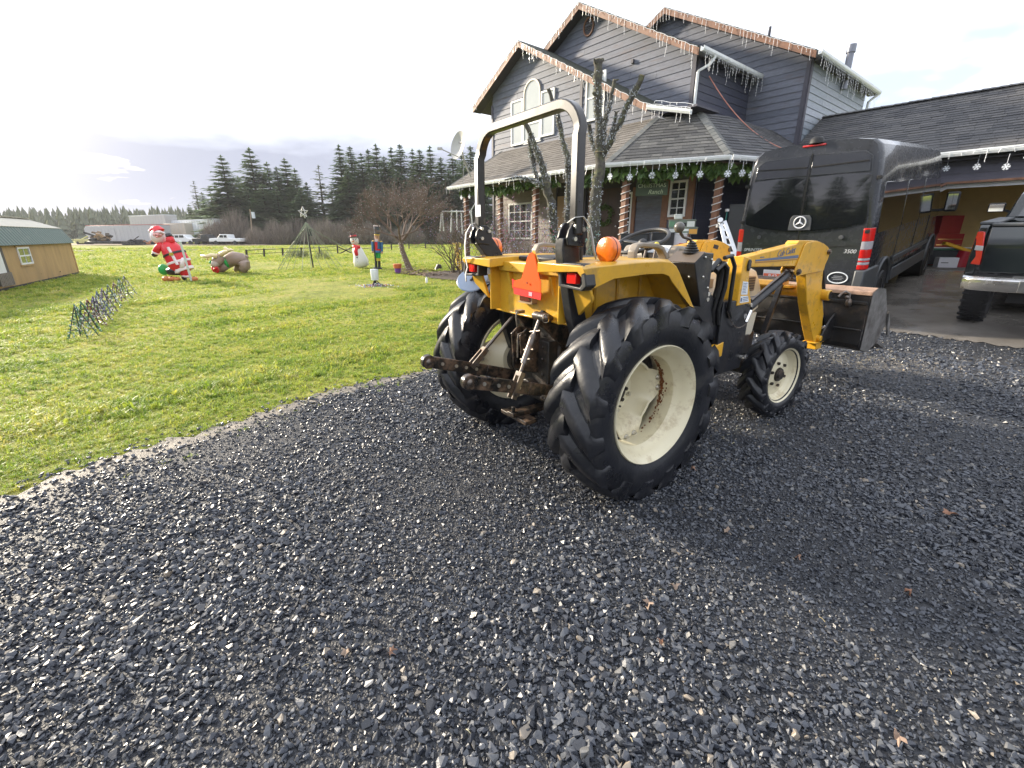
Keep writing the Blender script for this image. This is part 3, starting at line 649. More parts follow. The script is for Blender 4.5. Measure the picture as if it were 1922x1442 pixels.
# porch floor, beam, posts
EAV = 3.20
pe = [HV(-15.76, 9.98, 0), HV(-8.26, 9.96, 0), HV(-5.62, 11.2, 0), HV(-5.0, 13.0, 0), HV(-5.0, 16.4, 0)]
hbox(-15.4, -8.2, 10.2, N1, .1, .60).build('porch_floor', CONC, HOUSE)
mb = MB(); mb.prism([(-8.2, 10.2), (-5.8, 11.35), (-5.3, 13.2), (-5.3, 16.2), (-6.9, 16.2), (-6.9, N1), (-8.2, N1)], lambda a, b, t: HV(a, b, t), .1, .62); mb.build('porch_floor', CONC, HOUSE)
zr = 3.02
def edge(i, inset): return pe[i]
beam_pts = [HV(-15.35, 10.35, zr), HV(-8.12, 10.33, zr), HV(-5.95, 11.42, zr), HV(-5.38, 13.1, zr), HV(-5.38, 16.2, zr)]
mb = MB()
for i in range(4): mb.beam(beam_pts[i], beam_pts[i + 1], .10, .20)
mb.build('porch_beam', M('porch_beam_tan', (0.22, 0.18, 0.14), 0.6, var=0.1), HOUSE)
def post(p, ztop=2.95, wrap=True):
    mb = MB(); mb.obox(p + Vector((0, 0, (.60 + ztop) / 2)), HA * .072, HB * .072, Vector((0, 0, (ztop - .60) / 2)))
    o = mb.build('porch_post', BROWN, HOUSE, bevel=.008)
    if wrap:
        mb = MB(); pts = []; turns = 13
        for k in range(turns * 8 + 1):
            a = 2 * math.pi * k / 8; s = .085
            q = max(abs(math.cos(a)), abs(math.sin(a))); pts.append(p + HA * s * math.cos(a) / q + HB * s * math.sin(a) / q + Vector((0, 0, .7 + (ztop - .78) * k / (turns * 8))))
        mb.tube(pts, .011, 5); mb.build('light_wrap', WIRE, o, smooth=60)
    return o
for a, n in ((-15.25, 10.4), (-13.15, 10.4), (-11.35, 10.4), (-9.62, 10.4)): post(HV(a, n, 0))
post(HV(-7.90, 10.42, 0)); post(HV(-5.98, 11.55, 0), 2.98); post(HV(-5.42, 13.05, 0), 2.98)
# porch roof: shingled planes
def shingles(p00, p10, p01, p11, mat, name, parent, course=.145, wid=.30, seed=1, base=True):
    """p00-p10 eave, p01-p11 top; overlapping tabs, one joined mesh"""
    r = random.Random(seed); fn = quadmap(p00, p10, p01, p11); Lc = ((p01 - p00).length + (p11 - p10).length) / 2
    nrm = (p10 - p00).cross(p01 - p00); nrm = ((p10 - p00) if nrm.length < 1e-6 else nrm).normalized()
    if (p10 - p00).length < 1e-3: nrm = (p11 - p00).cross(p01 - p00).normalized()
    if nrm.z < 0: nrm = -nrm
    mb = MB(); nc = max(1, int(Lc / course))
    for i in range(nc):
        b0, b1 = i / nc, min(1, (i + 1.06) / nc)
        wl_ = (fn(1, b0) - fn(0, b0)).length; nt_ = max(1, int(wl_ / wid)); off = r.random() / max(nt_, 1)
        xs = [0] + sorted(min(1, max(0, (k + off * nt_ % 1 + r.uniform(-.18, .18)) / nt_)) for k in range(nt_)) + [1]
        for k in range(len(xs) - 1):
            if xs[k + 1] - xs[k] < 1e-4: continue
            t = r.uniform(.012, .022); q = r.uniform(-.006, .006) / max(wl_, .1)
            a, b = xs[k], xs[k + 1] - .006 / max(wl_, .3)
            v = [fn(a, b0), fn(b, b0), fn(b, b1), fn(a, b1)]
            mb.add([v[0] + nrm * .002, v[1] + nrm * .002, v[0] + nrm * t, v[1] + nrm * t, v[2] + nrm * .006, v[3] + nrm * .006], [(0, 1, 3, 2), (2, 3, 4, 5), (0, 2, 5), (1, 4, 3)])
    o = mb.build(name, mat, parent, recalc=False); o['kind'] = 'stuff'
    if base:
        MB().add([p00 - nrm * .012, p10 - nrm * .012, p11 - nrm * .012, p01 - nrm * .012, p00 - nrm * .06, p10 - nrm * .06, p11 - nrm * .06, p01 - nrm * .06], [(0, 1, 2, 3), (7, 6, 5, 4), (0, 4, 5, 1), (1, 5, 6, 2), (2, 6, 7, 3), (3, 7, 4, 0)]).build('roof_deck', SOFF, parent)
    return o
Z = lambda p, z: Vector((p.x, p.y, z))
PR = bpy.data.objects.new('porch_roof', None)
prm = hbox(-15.4, -8.3, N1 - .02, N1 + .01, 4.26, 4.45).build('porch_roof', DARKT, HOUSE)
TZ = 4.48; apx = HV(-8.18, N1 - .02, TZ); e = [Z(p, EAV) for p in pe]
shingles(e[0], e[1], HV(-14.9, N1 - .02, TZ), apx, SHINB, 'shingles', prm, seed=1)
ed_ = (e[2] - e[1]).normalized(); apr = apx + ed_ * 1.15; ef_ = (e[3] - e[2]).normalized(); ap3 = apr + ef_ * .9
shingles(e[1], e[2], apx + ed_ * .02, apr, SHIN, 'shingles', prm, seed=2)
shingles(e[2], e[3], apr + ef_ * .02, ap3, SHING, 'shingles', prm, seed=3)
shingles(e[3], e[4], ap3 + HB * .02, ap3 + HB * 3.1, SHING, 'shingles', prm, seed=4)
hprism([(-8.3, 4.55), (-7.0, 4.55), (-7.0, 4.60), (-8.3, 4.60)], N1 - .02, N2 + .02).build('roof_cap', DARKT, HOUSE)
def ridge(p, q, mat, parent, w=.13, seed=0):
    r = random.Random(seed); n = int((q - p).length / .16); mb = MB(); d = (q - p).normalized(); sd_ = d.cross(Vector((0, 0, 1))).normalized()
    for i in range(n):
        a = p.lerp(q, i / n); b = p.lerp(q, (i + 1.25) / n); u = Vector((0, 0, .03 + r.uniform(0, .008)))
        mb.add([a + sd_ * w - Vector((0, 0, .045)) + u, a + u + Vector((0, 0, .012)), a - sd_ * w - Vector((0, 0, .045)) + u, b + sd_ * w - Vector((0, 0, .055)) + u, b + u, b - sd_ * w - Vector((0, 0, .055)) + u], [(0, 1, 4, 3), (1, 2, 5, 4), (0, 2, 1)])
    o = mb.build('ridge_cap', mat, parent, recalc=False); o['kind'] = 'stuff'
HIPM = M('hip_cap_shingle', (0.14, 0.14, 0.13), 0.8, island=((0.10, 0.105, 0.10), (0.17, 0.17, 0.16)), bump=0.3, bscale=150, wpos=True)
ridge(e[1], apx, HIPM, prm, seed=1); ridge(e[2], apr, HIPM, prm, seed=2); ridge(e[0], HV(-14.9, N1 - .02, TZ), HIPM, prm, w=.06, seed=3)
shingles(e[0] + HB * 1.92 + HA * .3, e[0] + HB * .0, HV(-14.88, N1 - .02, TZ), HV(-14.9, N1 - .03, TZ), SHINB, 'shingles', prm, seed=6)
for i in range(4):
    g = gutter(Z(e[i], EAV + .0), Z(e[i + 1], EAV), h=.10, w=.09)
# ---- garage wing
GN = 15.3; GF = .64
GAR = thing('garage', 'grey attached garage with charcoal shingle roof and wide open angled doorway', 'garage')
def gprism(poly, n0, n1): return MB().prism(poly, lambda a, b, t: HV(a, t, b), n0, n1)
D0, D1, DT = -3.30, 2.2, 2.60
dl = [(D0, GF), (D0, 2.0), (D0 + .95, DT), (D1 - .9, DT), (D1, 2.0), (D1, GF)]
gprism([(-5.9, GF), (-5.9, 3.15), (2.9, 3.15), (2.9, GF), (D1, GF), (D1, 2.0), (D1 - .9, DT), (D0 + .95, DT), (D0, 2.0), (D0, GF)], GN, GN + .16).build('front_wall', DARKT, GAR)
GSID = M('garage_siding', (0.10, 0.098, 0.135), 0.5, objvar=((0.092, 0.090, 0.122), (0.112, 0.108, 0.145)), var=0.15, vscale=5, stretch=(1, 1, 6), bump=0.2, bscale=30, wpos=True)
for o in boards(-5.9, 2.9, GN, 2.62, 3.12, GSID, GAR, exp=.17): pass
boards(-5.9, D0 - .12, GN, GF, 2.6, GSID, GAR, exp=.17)
boards(D0 + .3, D0 + .95, GN, 2.28, 2.60, GSID, GAR, exp=.17, clip=lambda z: (D0 - .1, D0 + .95 * (z - 2.0) / .6 - .12))
mb = MB(); ow = .09
def off(p, q): return (p, q)
for (p, q) in zip(dl[:-1], dl[1:]):
    mb.beam(HV(p[0], GN - .03, p[1]), HV(q[0], GN - .03, q[1]), .05, .11, up=HB)
mb.build('door_casing', BROWN, GAR)
mb = MB()
for (p, q) in zip(dl[:-1], dl[1:]): mb.beam(HV(p[0] + .0, GN + .07, p[1] - .065), HV(q[0], GN + .07, q[1] - .065), .10, .02, up=HB)
mb.build('door_jamb', WHT, GAR)
INS = M('tan_garage_wall', (0.62, 0.46, 0.18), 0.8, var=0.12, vscale=2)
hbox(-5.7, 2.9, 17.9, 18.0, GF, 3.1).build('back_wall', INS, GAR)
hbox(-5.85, -5.75, GN + .17, 20.4, GF, 3.1).build('side_wall', INS, GAR); hbox(2.8, 2.9, GN + .17, 20.4, GF, 3.1).build('side_wall', INS, GAR)
hbox(-5.75, 2.8, GN + .17, 20.4, 3.1, 3.14).build('ceiling', INS, GAR)
hbox(-5.75, 2.8, GN - .05, 20.4, .3, GF).build('garage_floor', CONC, GAR)
gr = hbox(-5.9, 3.0, 17.55, 17.65, 4.70, 4.90).build('garage_roof', SHING, GAR)
shingles(HV(-6.05, GN - .4, 3.24), HV(3.1, GN - .4, 3.24), HV(-6.05, 17.6, 4.92), HV(3.1, 17.6, 4.92), SHING, 'shingles', gr, course=.13, wid=.30, seed=9)
shingles(HV(3.1, 20.8, 2.9), HV(-6.05, 20.8, 2.9), HV(3.1, 17.6, 4.92), HV(-6.05, 17.6, 4.92), SHING, 'shingles', gr, course=.4, wid=.9, seed=10)
ridge(HV(-6.05, 17.6, 4.92), HV(3.1, 17.6, 4.92), SHING, gr, seed=11)
gutter(HV(-6.0, GN - .42, 3.23), HV(3.1, GN - .42, 3.23), parent=GAR)
hbox(-6.0, 3.1, GN - .36, GN, 3.05, 3.07).build('soffit', SOFF, GAR)
# stove pipe and vent on the house roof
mb = MB(); p = HV(-6.05, 18.9, 5.9); mb.cyl(p, p + Vector((0, 0, 1.15)), .10, n=16); mb.cyl(p + Vector((0, 0, 1.0)), p + Vector((0, 0, 1.22)), .13, n=16)
mb.build('stove_pipe', M('galvanised_pipe', (0.22, 0.23, 0.27), 0.4, metal=0.6), HOUSE, smooth=40)
mb = MB(); p = HV(-7.9, 17.2, 7.1); mb.cyl(p, p + Vector((0, 0, .62)), .04, n=10); mb.build('vent_pipe', DARKT, HOUSE, smooth=40)
# ---- Christmas light strings: icicle lights
def icicles(pts, label, seed, step=.13, dmin=.08, dmax=.42, thick=.0042, bulb=.0085, name='icicle_lights'):
    r = random.Random(seed); mb = MB(); pts = [Vector(p) for p in pts]
    tot = sum((pts[i + 1] - pts[i]).length for i in range(len(pts) - 1)); s = 0; run = []
    def pos(s):
        for i in range(len(pts) - 1):
            l = (pts[i + 1] - pts[i]).length
            if s <= l: return pts[i].lerp(pts[i + 1], s / l)
            s -= l
        return pts[-1]
    n = int(tot / step)
    for k in range(n + 1):
        p = pos(tot * k / n); run.append(p + Vector((0, 0, .012 * math.sin(k * 2.1))))
    mb.tube(run, thick * 1.2, 4)
    for p in run:
        for c in range(1):
            if r.random() < .16: continue
            L = r.choice([dmin, (dmin + dmax) / 2.4, dmax * .7, dmax]) * r.uniform(.7, 1.15); q = []; nseg = max(2, int(L / .07)); dx = 0; sw = r.uniform(-.25, .25)
            for j in range(nseg + 1):
                dx += r.uniform(-.014, .014); q.append(p + Vector((dx, dx * .6, -L * j / nseg)) + Vector((sw * .10 * (j / nseg) ** 2, 0, 0)))
            mb.tube(q, thick, 3, caps=False)
            for j in range(1, nseg + 1):
                mb.sph(q[j] + Vector((r.uniform(-.012, .012), 0, -.006)), bulb, 4, 3, (1, 1, 1.7))
    o = mb.build(name, BULB, recalc=False)
    return tag(o, label, 'string lights', 'icicle light strings along the eaves')
f1 = N1 - .40
icicles([HV(AP1[0] - 2.70, f1, AP1[1] - 2.70 * SL), HV(AP1[0], f1, AP1[1])], 'white icicle lights along the left slope of the lowest front gable', 1, dmax=.22)
icicles([HV(AP1[0], f1, AP1[1]), HV(AP1[0] + 5.25, f1, AP1[1] - 5.25 * SL), HV(-6.95, f1 + .02, 4.45)], 'white icicle lights along the long right slope of the lowest front gable', 2, dmax=.42)
f2 = N2 - .40
icicles([HV(AP2[0] - 3.2, f2, AP2[1] - 3.2 * SL), HV(AP2[0], f2, AP2[1])], 'white icicle lights along the left slope of the middle gable with the round vent', 3, dmax=.25)
icicles([HV(AP2[0], f2, AP2[1]), HV(AP2[0] + 4.3, f2, AP2[1] - 4.3 * SL)], 'white icicle lights along the right slope of the middle gable', 4, dmax=.48)
icicles([HV(-7.40, N2 - .3, 6.03), HV(-7.40, N2 + 3.1, 6.03)], 'white icicle lights under the gutter beside the downspout', 5, step=.11, dmin=.15, dmax=.5)
f3 = N3 - .40
icicles([HV(AP3[0] - 1.4, f3, AP3[1] - 1.4 * .5), HV(AP3[0], f3, AP3[1]), HV(AP3[0] + 5.0, f3, AP3[1] - 5.0 * .5)], 'white icicle lights along the highest rear gable', 6, dmax=.5)
icicles([HV(-5.75, N3 - .3, 6.2), HV(-5.75, N3 + 5.5, 6.2)], 'white icicle lights under the gutter above the side wall tinted with sky sheen', 7, step=.12, dmin=.2, dmax=.6)
go = .10
icicles([Z(e[0], EAV - .02) - HB * go, Z(e[1], EAV - .02) - HB * go], 'white icicle lights along the left porch gutter', 8, step=.17, dmax=.30)
icicles([Z(e[1], EAV - .02) - HB * go, Z(e[2], EAV - .02) + HA * .07 - HB * .07], 'white icicle lights along the gutter over the porch corner', 9, step=.17, dmax=.26)
icicles([Z(e[2], EAV - .02) + HA * .1, Z(e[3], EAV - .02) + HA * .1], 'white icicle lights on the short porch gutter beside the van', 10, step=.17, dmax=.24)
icicles([HV(-5.6, GN - .53, 3.2), HV(2.5, GN - .53, 3.2)], 'white icicle lights along the garage gutter', 11, step=.2, dmax=.22)
icicles([HV(-8.0, f1 + .03, 4.80), HV(-6.9, f1 + .03, 4.52)], 'white wire of lights lying on the short gutter end of the lowest gable', 12, step=.2, dmin=.03, dmax=.06)
# hanging snowflakes
def snowflake():
    mb = MB()
    for k in range(6):
        a = math.pi * k / 3; d = Vector((math.cos(a), 0, math.sin(a))); nn = Vector((-math.sin(a), 0, math.cos(a)))
        mb.beam((0, 0, 0), d * .075, .012, .016, up=(0, 1, 0))
        for s_ in (-1, 1):
            for q in (.035, .055): mb.beam(d * q, d * (q + .02) + nn * s_ * .022, .008, .012, up=(0, 1, 0))
    mb.lathe([(0, -.008), (.028, -.008), (.028, .008), (0, .008)], axis='y', n=10)
    mb.cyl((0, 0, .07), (0, 0, .30), .004, n=4)
    for k in range(4): mb.sph((0, 0, .10 + .06 * k), .008, 4, 3)
    return mb.mesh('snowflake_ornament')
sf_me = snowflake(); sf_me.materials.append(M('frosted_white_plastic', (0.80, 0.84, 0.90), 0.35, coat=0.4))
def snow(p, rz, lab, sc=1.0):
    o = link('snowflake_ornament', sf_me, None, p); o.rotation_euler = (0, 0, rz); o.scale = (sc, sc, sc); tag(o, lab, 'snowflake ornament', 'snowflakes hanging from the gutters'); return o
rz1 = math.atan2(HA.y, HA.x)
for k, (u, v) in enumerate(((1145, 332), (1182, 333), (1224, 330), (1268, 330), (1314, 328), (1366, 327), (1393, 326), (1411, 329))):
    t = (u - 1137) / 240; q = e[1].lerp(e[2], min(t, 1)) if u < 1377 else e[2].lerp(e[3], (u - 1377) / 75)
    y = q.y - .08; p = at(u, v, y=y)
    snow(p, rz1 + .2 * (k % 3), ['snowflake at the left end of the porch corner, by the wrapped trunk', 'snowflake beside the top of the left striped post', 'snowflake midway between the striped post and the green sign', 'snowflake hanging in front of the green sign', 'snowflake just right of the green sign', 'snowflake by the top of the right striped post', 'snowflake right of the right striped post', 'snowflake nearest the van roof on the porch corner'][k])
for k, (u, v) in enumerate(((1776, 318), (1833, 315), (1888, 315))):
    snow(at(u, v, y=HV(-2.6 + k * .6, GN - .5, 0).y), rz1, ['snowflake under the garage gutter, next to the van', 'snowflake above the middle of the garage doorway', 'snowflake under the garage gutter, nearest the pickup'][k], .85)
for k, (u, v) in enumerate(((866, 371), (881, 369), (897, 368), (922, 366), (939, 364), (955, 357), (976, 357), (1050, 347))):
    q = e[0].lerp(e[1], (u - 843) / 294 * .8); snow(at(u, v, y=q.y - .1), rz1, 'snowflake ' + ['first from the outer end of the left porch gutter', 'second from the outer end of the left porch gutter', 'third from the outer end, left of the roll bar post', 'fourth from the outer end, right of the roll bar post', 'by the top of the spiral lit porch post', 'left one of the pair above the lower window', 'right one of the pair above the lower window', 'between the two wrapped trunks'][k], .95)
# evergreen garland along the porch
GARM = M('garland_green', (0.06, 0.12, 0.02), 0.6, island=((0.030, 0.070, 0.012), (0.11, 0.185, 0.035)))
def garland(pts, label, seed, dens=150, L=.26, sag=.0):
    r = random.Random(seed); mb = MB()
    for i in range(len(pts) - 1):
        a, b = pts[i], pts[i + 1]; n = int((b - a).length * dens)
        d = (b - a).normalized(); sd_ = d.cross(Vector((0, 0, 1)))
        for k in range(n):
            t = r.random(); sw = math.sin(t * math.pi * 3 + i) * .05
            c = a.lerp(b, t) + Vector((0, 0, r.uniform(-.05, .10) + sw)) + sd_ * r.uniform(-.06, .06)
            dr = Vector((r.gauss(0, .45), r.gauss(0, .45), -abs(r.gauss(.75, .4)))).normalized(); l = L * r.uniform(.45, 1.15); w = l * r.uniform(.16, .26)
            u = dr.cross(Vector((r.uniform(-1, 1), r.uniform(-1, 1), .2))).normalized()
            m_ = c + dr * l * .55 + Vector((0, 0, .02)); tip = c + dr * l
            mb.add([c, m_ + u * w, tip, m_ - u * w], [(0, 1, 2), (0, 2, 3)])
    o = mb.build('evergreen_garland', GARM, recalc=False); return tag(o, label, 'garland', 'cedar garlands along the porch beam')
gz = Vector((0, 0, -.03))
garland([beam_pts[0] + gz - HB * .1, HV(-10.2, 10.24, zr - .03)], 'green cedar garland along the left porch beam above the lower window', 1, dens=110, L=.24)
garland([HV(-9.6, 10.24, zr - .03), beam_pts[1] + gz - HB * .1, beam_pts[2] + gz - HB * .08 + HA * .06, beam_pts[3] + gz + HA * .1], 'green cedar garland along the beam over the porch corner', 2, dens=230, L=.30)
# painted sign
mb = MB(); sc_ = HV(-7.42, 10.86, 2.60); sa = (HV(-5.95, 11.42, 0) - HV(-8.12, 10.33, 0)).normalized(); sn = Vector((sa.y, -sa.x, 0))
mb.obox(sc_, sa * .40, sn * .015, Vector((0, 0, .17)))
SG = mb.build('christmas_sign', M('dark_green_sign', (0.035, 0.06, 0.022), 0.5, var=0.1)); tag(SG, 'dark green board sign reading CHRISTMAS Ranch hanging under the porch garland', 'sign')
LETM = M('pale_green_letters', (0.45, 0.52, 0.33), 0.5)
def frame3(o, x, z): return frame(o, x, z)
# ================================================================= TRACTOR (x forward, y left, z up in its own frame)
YEL = M('yellow_paint', (0.64, 0.355, 0.028), 0.38, var=0.14, vscale=4, dirt=(0.33, 0.21, 0.07), dscale=6, damt=0.34, coat=0.25, rvar=0.12, bump=0.05, bscale=25)
YEL2 = M('loader_yellow_paint', (0.68, 0.36, 0.022), 0.36, var=0.12, vscale=5, dirt=(0.24, 0.13, 0.05), dscale=12, damt=0.30, coat=0.25, rvar=0.10, bump=0.04, bscale=30)
BLK = M('black_frame_paint', (0.012, 0.013, 0.017), 0.36, var=0.3, vscale=5, dirt=(0.07, 0.06, 0.05), dscale=7, damt=0.28, rvar=0.12, bump=0.06, bscale=30)
ARMS = M('worn_black_steel', (0.011, 0.011, 0.011), 0.38, metal=0.2, var=0.3, vscale=12, dirt=(0.20, 0.13, 0.085), dscale=14, damt=0.55, bump=0.15, bscale=50, rvar=0.15)
STEEL = M('bare_steel', (0.16, 0.14, 0.125), 0.38, metal=0.8, var=0.2, vscale=15, dirt=(0.16, 0.09, 0.05), dscale=18, damt=0.35, rvar=0.1)
ZINC = M('zinc_bolt', (0.62, 0.60, 0.55), 0.33, metal=0.9, var=0.1)
RUB = M('tyre_rubber', (0.013, 0.014, 0.018), 0.36, var=0.35, vscale=5, dirt=(0.055, 0.053, 0.052), dscale=4, damt=0.22, rvar=0.14, bump=0.08, bscale=50)
CREAM = M('cream_rim_paint', (0.68, 0.62, 0.44), 0.38, var=0.06, vscale=4, dirt=(0.38, 0.29, 0.16), dscale=9, damt=0.26, coat=0.2)
ROPSM = M('rollbar_bronze_grey', (0.022, 0.020, 0.019), 0.36, metal=0.15, var=0.15, vscale=6, dirt=(0.2, 0.17, 0.13), dscale=8, damt=0.3, coat=0.3, rvar=0.08)
GREYP = M('grey_moulded_plastic', (0.026, 0.026, 0.027), 0.48, var=0.12, vscale=12, bump=0.12, bscale=160)
TANP = M('tan_grey_plastic', (0.24, 0.205, 0.165), 0.5, var=0.12, vscale=10, dirt=(0.12, 0.09, 0.06), damt=0.3, bump=0.05, bscale=120)
REDL = M('red_lens', (0.62, 0.015, 0.012), 0.2, coat=0.6, var=0.08, vscale=30)
DREDL = M('dark_red_lens', (0.12, 0.008, 0.012), 0.22, coat=0.5)
ORL = M('amber_lens', (0.78, 0.165, 0.008), 0.28, coat=0.5, var=0.12, vscale=18, bump=0.12, bscale=110)
SMV = M('orange_plate', (0.80, 0.080, 0.004), 0.75, spec=0.15, var=0.05, vscale=9, dirt=(0.5, 0.09, 0.02), damt=0.15)
SMVR = M('red_reflective_edge', (0.62, 0.022, 0.018), 0.6, spec=0.2, var=0.06)
HOODM = M('cream_hood_paint', (0.66, 0.62, 0.50), 0.36, var=0.06, dirt=(0.34, 0.27, 0.18), dscale=5, damt=0.2, coat=0.25)
TAN = M('tan_panel', (0.34, 0.24, 0.14), 0.45, var=0.12)
RUST = M('rust', (0.16, 0.055, 0.016), 0.85, var=0.4, vscale=40)
HOSE = M('black_hose', (0.014, 0.014, 0.015), 0.45, bump=0.1, bscale=200)
BUCK = M('worn_bucket_steel', (0.016, 0.016, 0.017), 0.42, var=0.4, vscale=6, dirt=(0.10, 0.07, 0.05), dscale=6, damt=0.26, bump=0.12, bscale=25, rvar=0.15)
BUCKS = M('scoured_bucket_steel', (0.16, 0.155, 0.15), 0.5, metal=0.35, var=0.3, vscale=9, dirt=(0.06, 0.05, 0.045), dscale=7, damt=0.5, bump=0.12, bscale=30, rvar=0.15)
BRUST = M('rusty_bucket_edge', (0.30, 0.19, 0.13), 0.7, var=0.3, vscale=14, dirt=(0.10, 0.06, 0.04), dscale=12, damt=0.4, bump=0.1)
LABW = M('white_decal', (0.72, 0.76, 0.80), 0.45, var=0.05)
BLUEP = M('blue_grey_print', (0.10, 0.14, 0.24), 0.4)
STRAP = M('white_webbing', (0.62, 0.60, 0.57), 0.8, var=0.1, vscale=30, bump=0.2, bscale=300)
MIRR = M('pale_blue_disc', (0.23, 0.30, 0.42), 0.28, var=0.05, vscale=5)
GLASSP = M('gauge_face', (0.55, 0.58, 0.62), 0.12, coat=0.6, var=0.15, vscale=20)

TR = thing('tractor', 'yellow and black compact tractor with front loader parked on the dark gravel', 'tractor', (0.33, 2.965, 0.0), R(35.25))

def tread_tyre(rc, rt, bead, hw_, nl, lw, arc, dirs):
    """agricultural tyre centred on its own origin, axle along y"""
    mb = MB()
    prof = [(bead, -hw_ * .78), (bead + .012, -hw_ * .80), (lerp(bead, rc, .22), -hw_ * .95), (lerp(bead, rc, .5), -hw_ * 1.0), (lerp(bead, rc, .78), -hw_ * .97), (rc - .012, -hw_ * .86), (rc - .003, -hw_ * .5), (rc, 0)]
    prof = prof + [(r, -y) for r, y in reversed(prof[:-1])] + [(bead - .003, hw_ * .7), (bead - .003, -hw_ * .7)]
    mb.lathe(prof, axis='y', n=96, closed=True)
    def P(r, ph, y): return (r * math.cos(ph), y, r * math.sin(ph))
    lugr = random.Random(3)
    for side in (-1, 1):
        for i in range(nl):
            ph0 = 2 * math.pi * (i + (0.5 if side > 0 else 0)) / nl + lugr.uniform(-.004, .004)
            st = []
            ns = 7
            for k in range(ns + 4):
                if k <= ns:
                    s = k / ns
                    y = -0.02 + s * (hw_ * .99 + .02); ph = ph0 + arc * (s ** 1.15)
                    top = rt - .022 * (y / hw_) ** 2 * (hw_ / .165); base = rc - .012
                    a = math.atan2(arc * rt, hw_)           # bar slope
                    st.append((y, ph, top, base, lw * (1 - .1 * s), lw * 2.1, 0))
                else:
                    q = (k - ns) / 3
                    y = hw_ * (.99 + .07 * q); ph = ph0 + arc * (1 + .10 * q)
                    top = lerp(rt - .022 * hw_ / .165, lerp(bead, rc, .58), q)
                    st.append((y, ph, top, 0, lw * (.9 - .12 * q), lw * 1.6, 1 + q))
            b0 = len(mb.v)
            for (y, ph, top, base, wt, wb, dn) in st:
                ca = math.cos(math.atan2(hw_, arc * rt))
                wa = wt / rt / max(.5, math.sin(math.atan2(hw_, arc * rt))) ; wbb = wb / rt / max(.5, math.sin(math.atan2(hw_, arc * rt)))
                if dn == 0:
                    pts = [P(base, ph - wbb / 2, side * y), P(top - .009, ph - wa * .60, side * y), P(top, ph - wa * .36, side * y), P(top, ph + wa * .36, side * y), P(top - .009, ph + wa * .60, side * y), P(base, ph + wbb / 2, side * y)]
                else:
                    yi = hw_ * .90
                    pts = [P(top - .004, ph - wbb / 2, side * yi), P(top - .003, ph - wa * .60, side * (y - .006)), P(top, ph - wa * .36, side * y), P(top, ph + wa * .36, side * y), P(top - .003, ph + wa * .60, side * (y - .006)), P(top - .004, ph + wbb / 2, side * yi)]
                for p in pts: mb.v.append(p)
            n = len(st)
            for k in range(n - 1):
                for j in range(5):
                    a = b0 + k * 6 + j
                    mb.f.append((a, a + 1, a + 7, a + 6)); mb.m.append(0)
            mb.f.append(tuple(b0 + j for j in range(6))); mb.m.append(0)
            e = b0 + (n - 1) * 6; mb.f.append(tuple(e + 5 - j for j in range(6))); mb.m.append(0)
    return mb
def bolt(mb, p, ax, r, h, mi=0):
    p = Vector(p); mb.cyl(p, p + Vector(ax) * h, r, r * .92, 6, mi)
# ---- rear wheels
rt_me = tread_tyre(.542, .577, .318, .165, 15, .058, .40, 1).mesh('rear_tyre', recalc=False, smooth=50); rt_me.materials.append(RUB)
def rim_disc_rear():
    mb = MB(); n = 96
    rings = [(.0, -.052), (.115, -.055), (.145, -.052), (.165, -.022), (.20, .034), (.235, .058), (1.0, .062)]
    for th in (0, -.008):
        b0 = len(mb.v)
        for i in range(n):
            a = 2 * math.pi * i / n
            lob = .247 + .036 * max(-1, min(1, 1.5 * math.cos(4 * a + .6)))
            for r, h in rings:
                rr = r if r < 1 else lob
                if r == .235: rr = min(.235, lob - .012)
                mb.v.append((rr * math.cos(a), h + th, rr * math.sin(a)))
        m = len(rings)
        for i in range(n):
            j = (i + 1) % n
            for k in range(m - 1):
                q = (b0 + i * m + k, b0 + i * m + k + 1, b0 + j * m + k + 1, b0 + j * m + k)
                mb.f.append(q if th == 0 else q[::-1]); mb.m.append(0)
    return mb
rimd_me = rim_disc_rear().mesh('rim_disc', recalc=False, smooth=40); rimd_me.materials.append(CREAM)
RIMP = [(.336, .150), (.340, .146), (.341, .138), (.333, .134), (.318, .128), (.309, .112), (.307, .096), (.300, .088), (.297, .076), (.288, .066), (.276, .050), (.274, -.05), (.288, -.066), (.300, -.088), (.309, -.112), (.333, -.134), (.341, -.142), (.336, -.150), (.326, -.146), (.300, -.118), (.280, -.082), (.266, -.05), (.266, .048), (.279, .068), (.289, .082), (.293, .092), (.300, .104), (.310, .124), (.326, .138)]
def rim_barrel(): return MB().lathe(RIMP, axis='y', n=96, closed=True)
barrel_me = rim_barrel().mesh('rim_barrel', recalc=True, smooth=30); barrel_me.materials.append(CREAM)
hubr = MB().cyl((0, -.12, 0), (0, -.060, 0), .113, n=32)
for i in range(8):
    a = 2 * math.pi * i / 8
    hubr.cyl((.092 * math.cos(a), -.056, .092 * math.sin(a)), (.092 * math.cos(a), -.034, .092 * math.sin(a)), .012, n=6)
hub_me = hubr.mesh('hub', smooth=30); hub_me.materials.append(GREASE)
bolts = MB()
for i in range(4):
    for d in (-.13, .13):
        a = (2 * math.pi * i - .6) / 4 + d
        bolts.cyl((.262 * math.cos(a), .055, .262 * math.sin(a)), (.262 * math.cos(a), .078, .262 * math.sin(a)), .0135, n=6)
        bolts.cyl((.262 * math.cos(a), .05, .262 * math.sin(a)), (.262 * math.cos(a), .064, .262 * math.sin(a)), .020, n=12)
for i in range(6):
    a = 2 * math.pi * (i + .3) / 6
    bolts.cyl((.128 * math.cos(a), -.06, .128 * math.sin(a)), (.128 * math.cos(a), -.033, .128 * math.sin(a)), .013, n=6)
rbolt_me = bolts.mesh('wheel_bolt', smooth=30); rbolt_me.materials.append(ZINC)
rustm = MB(); rr_ = random.Random(5)
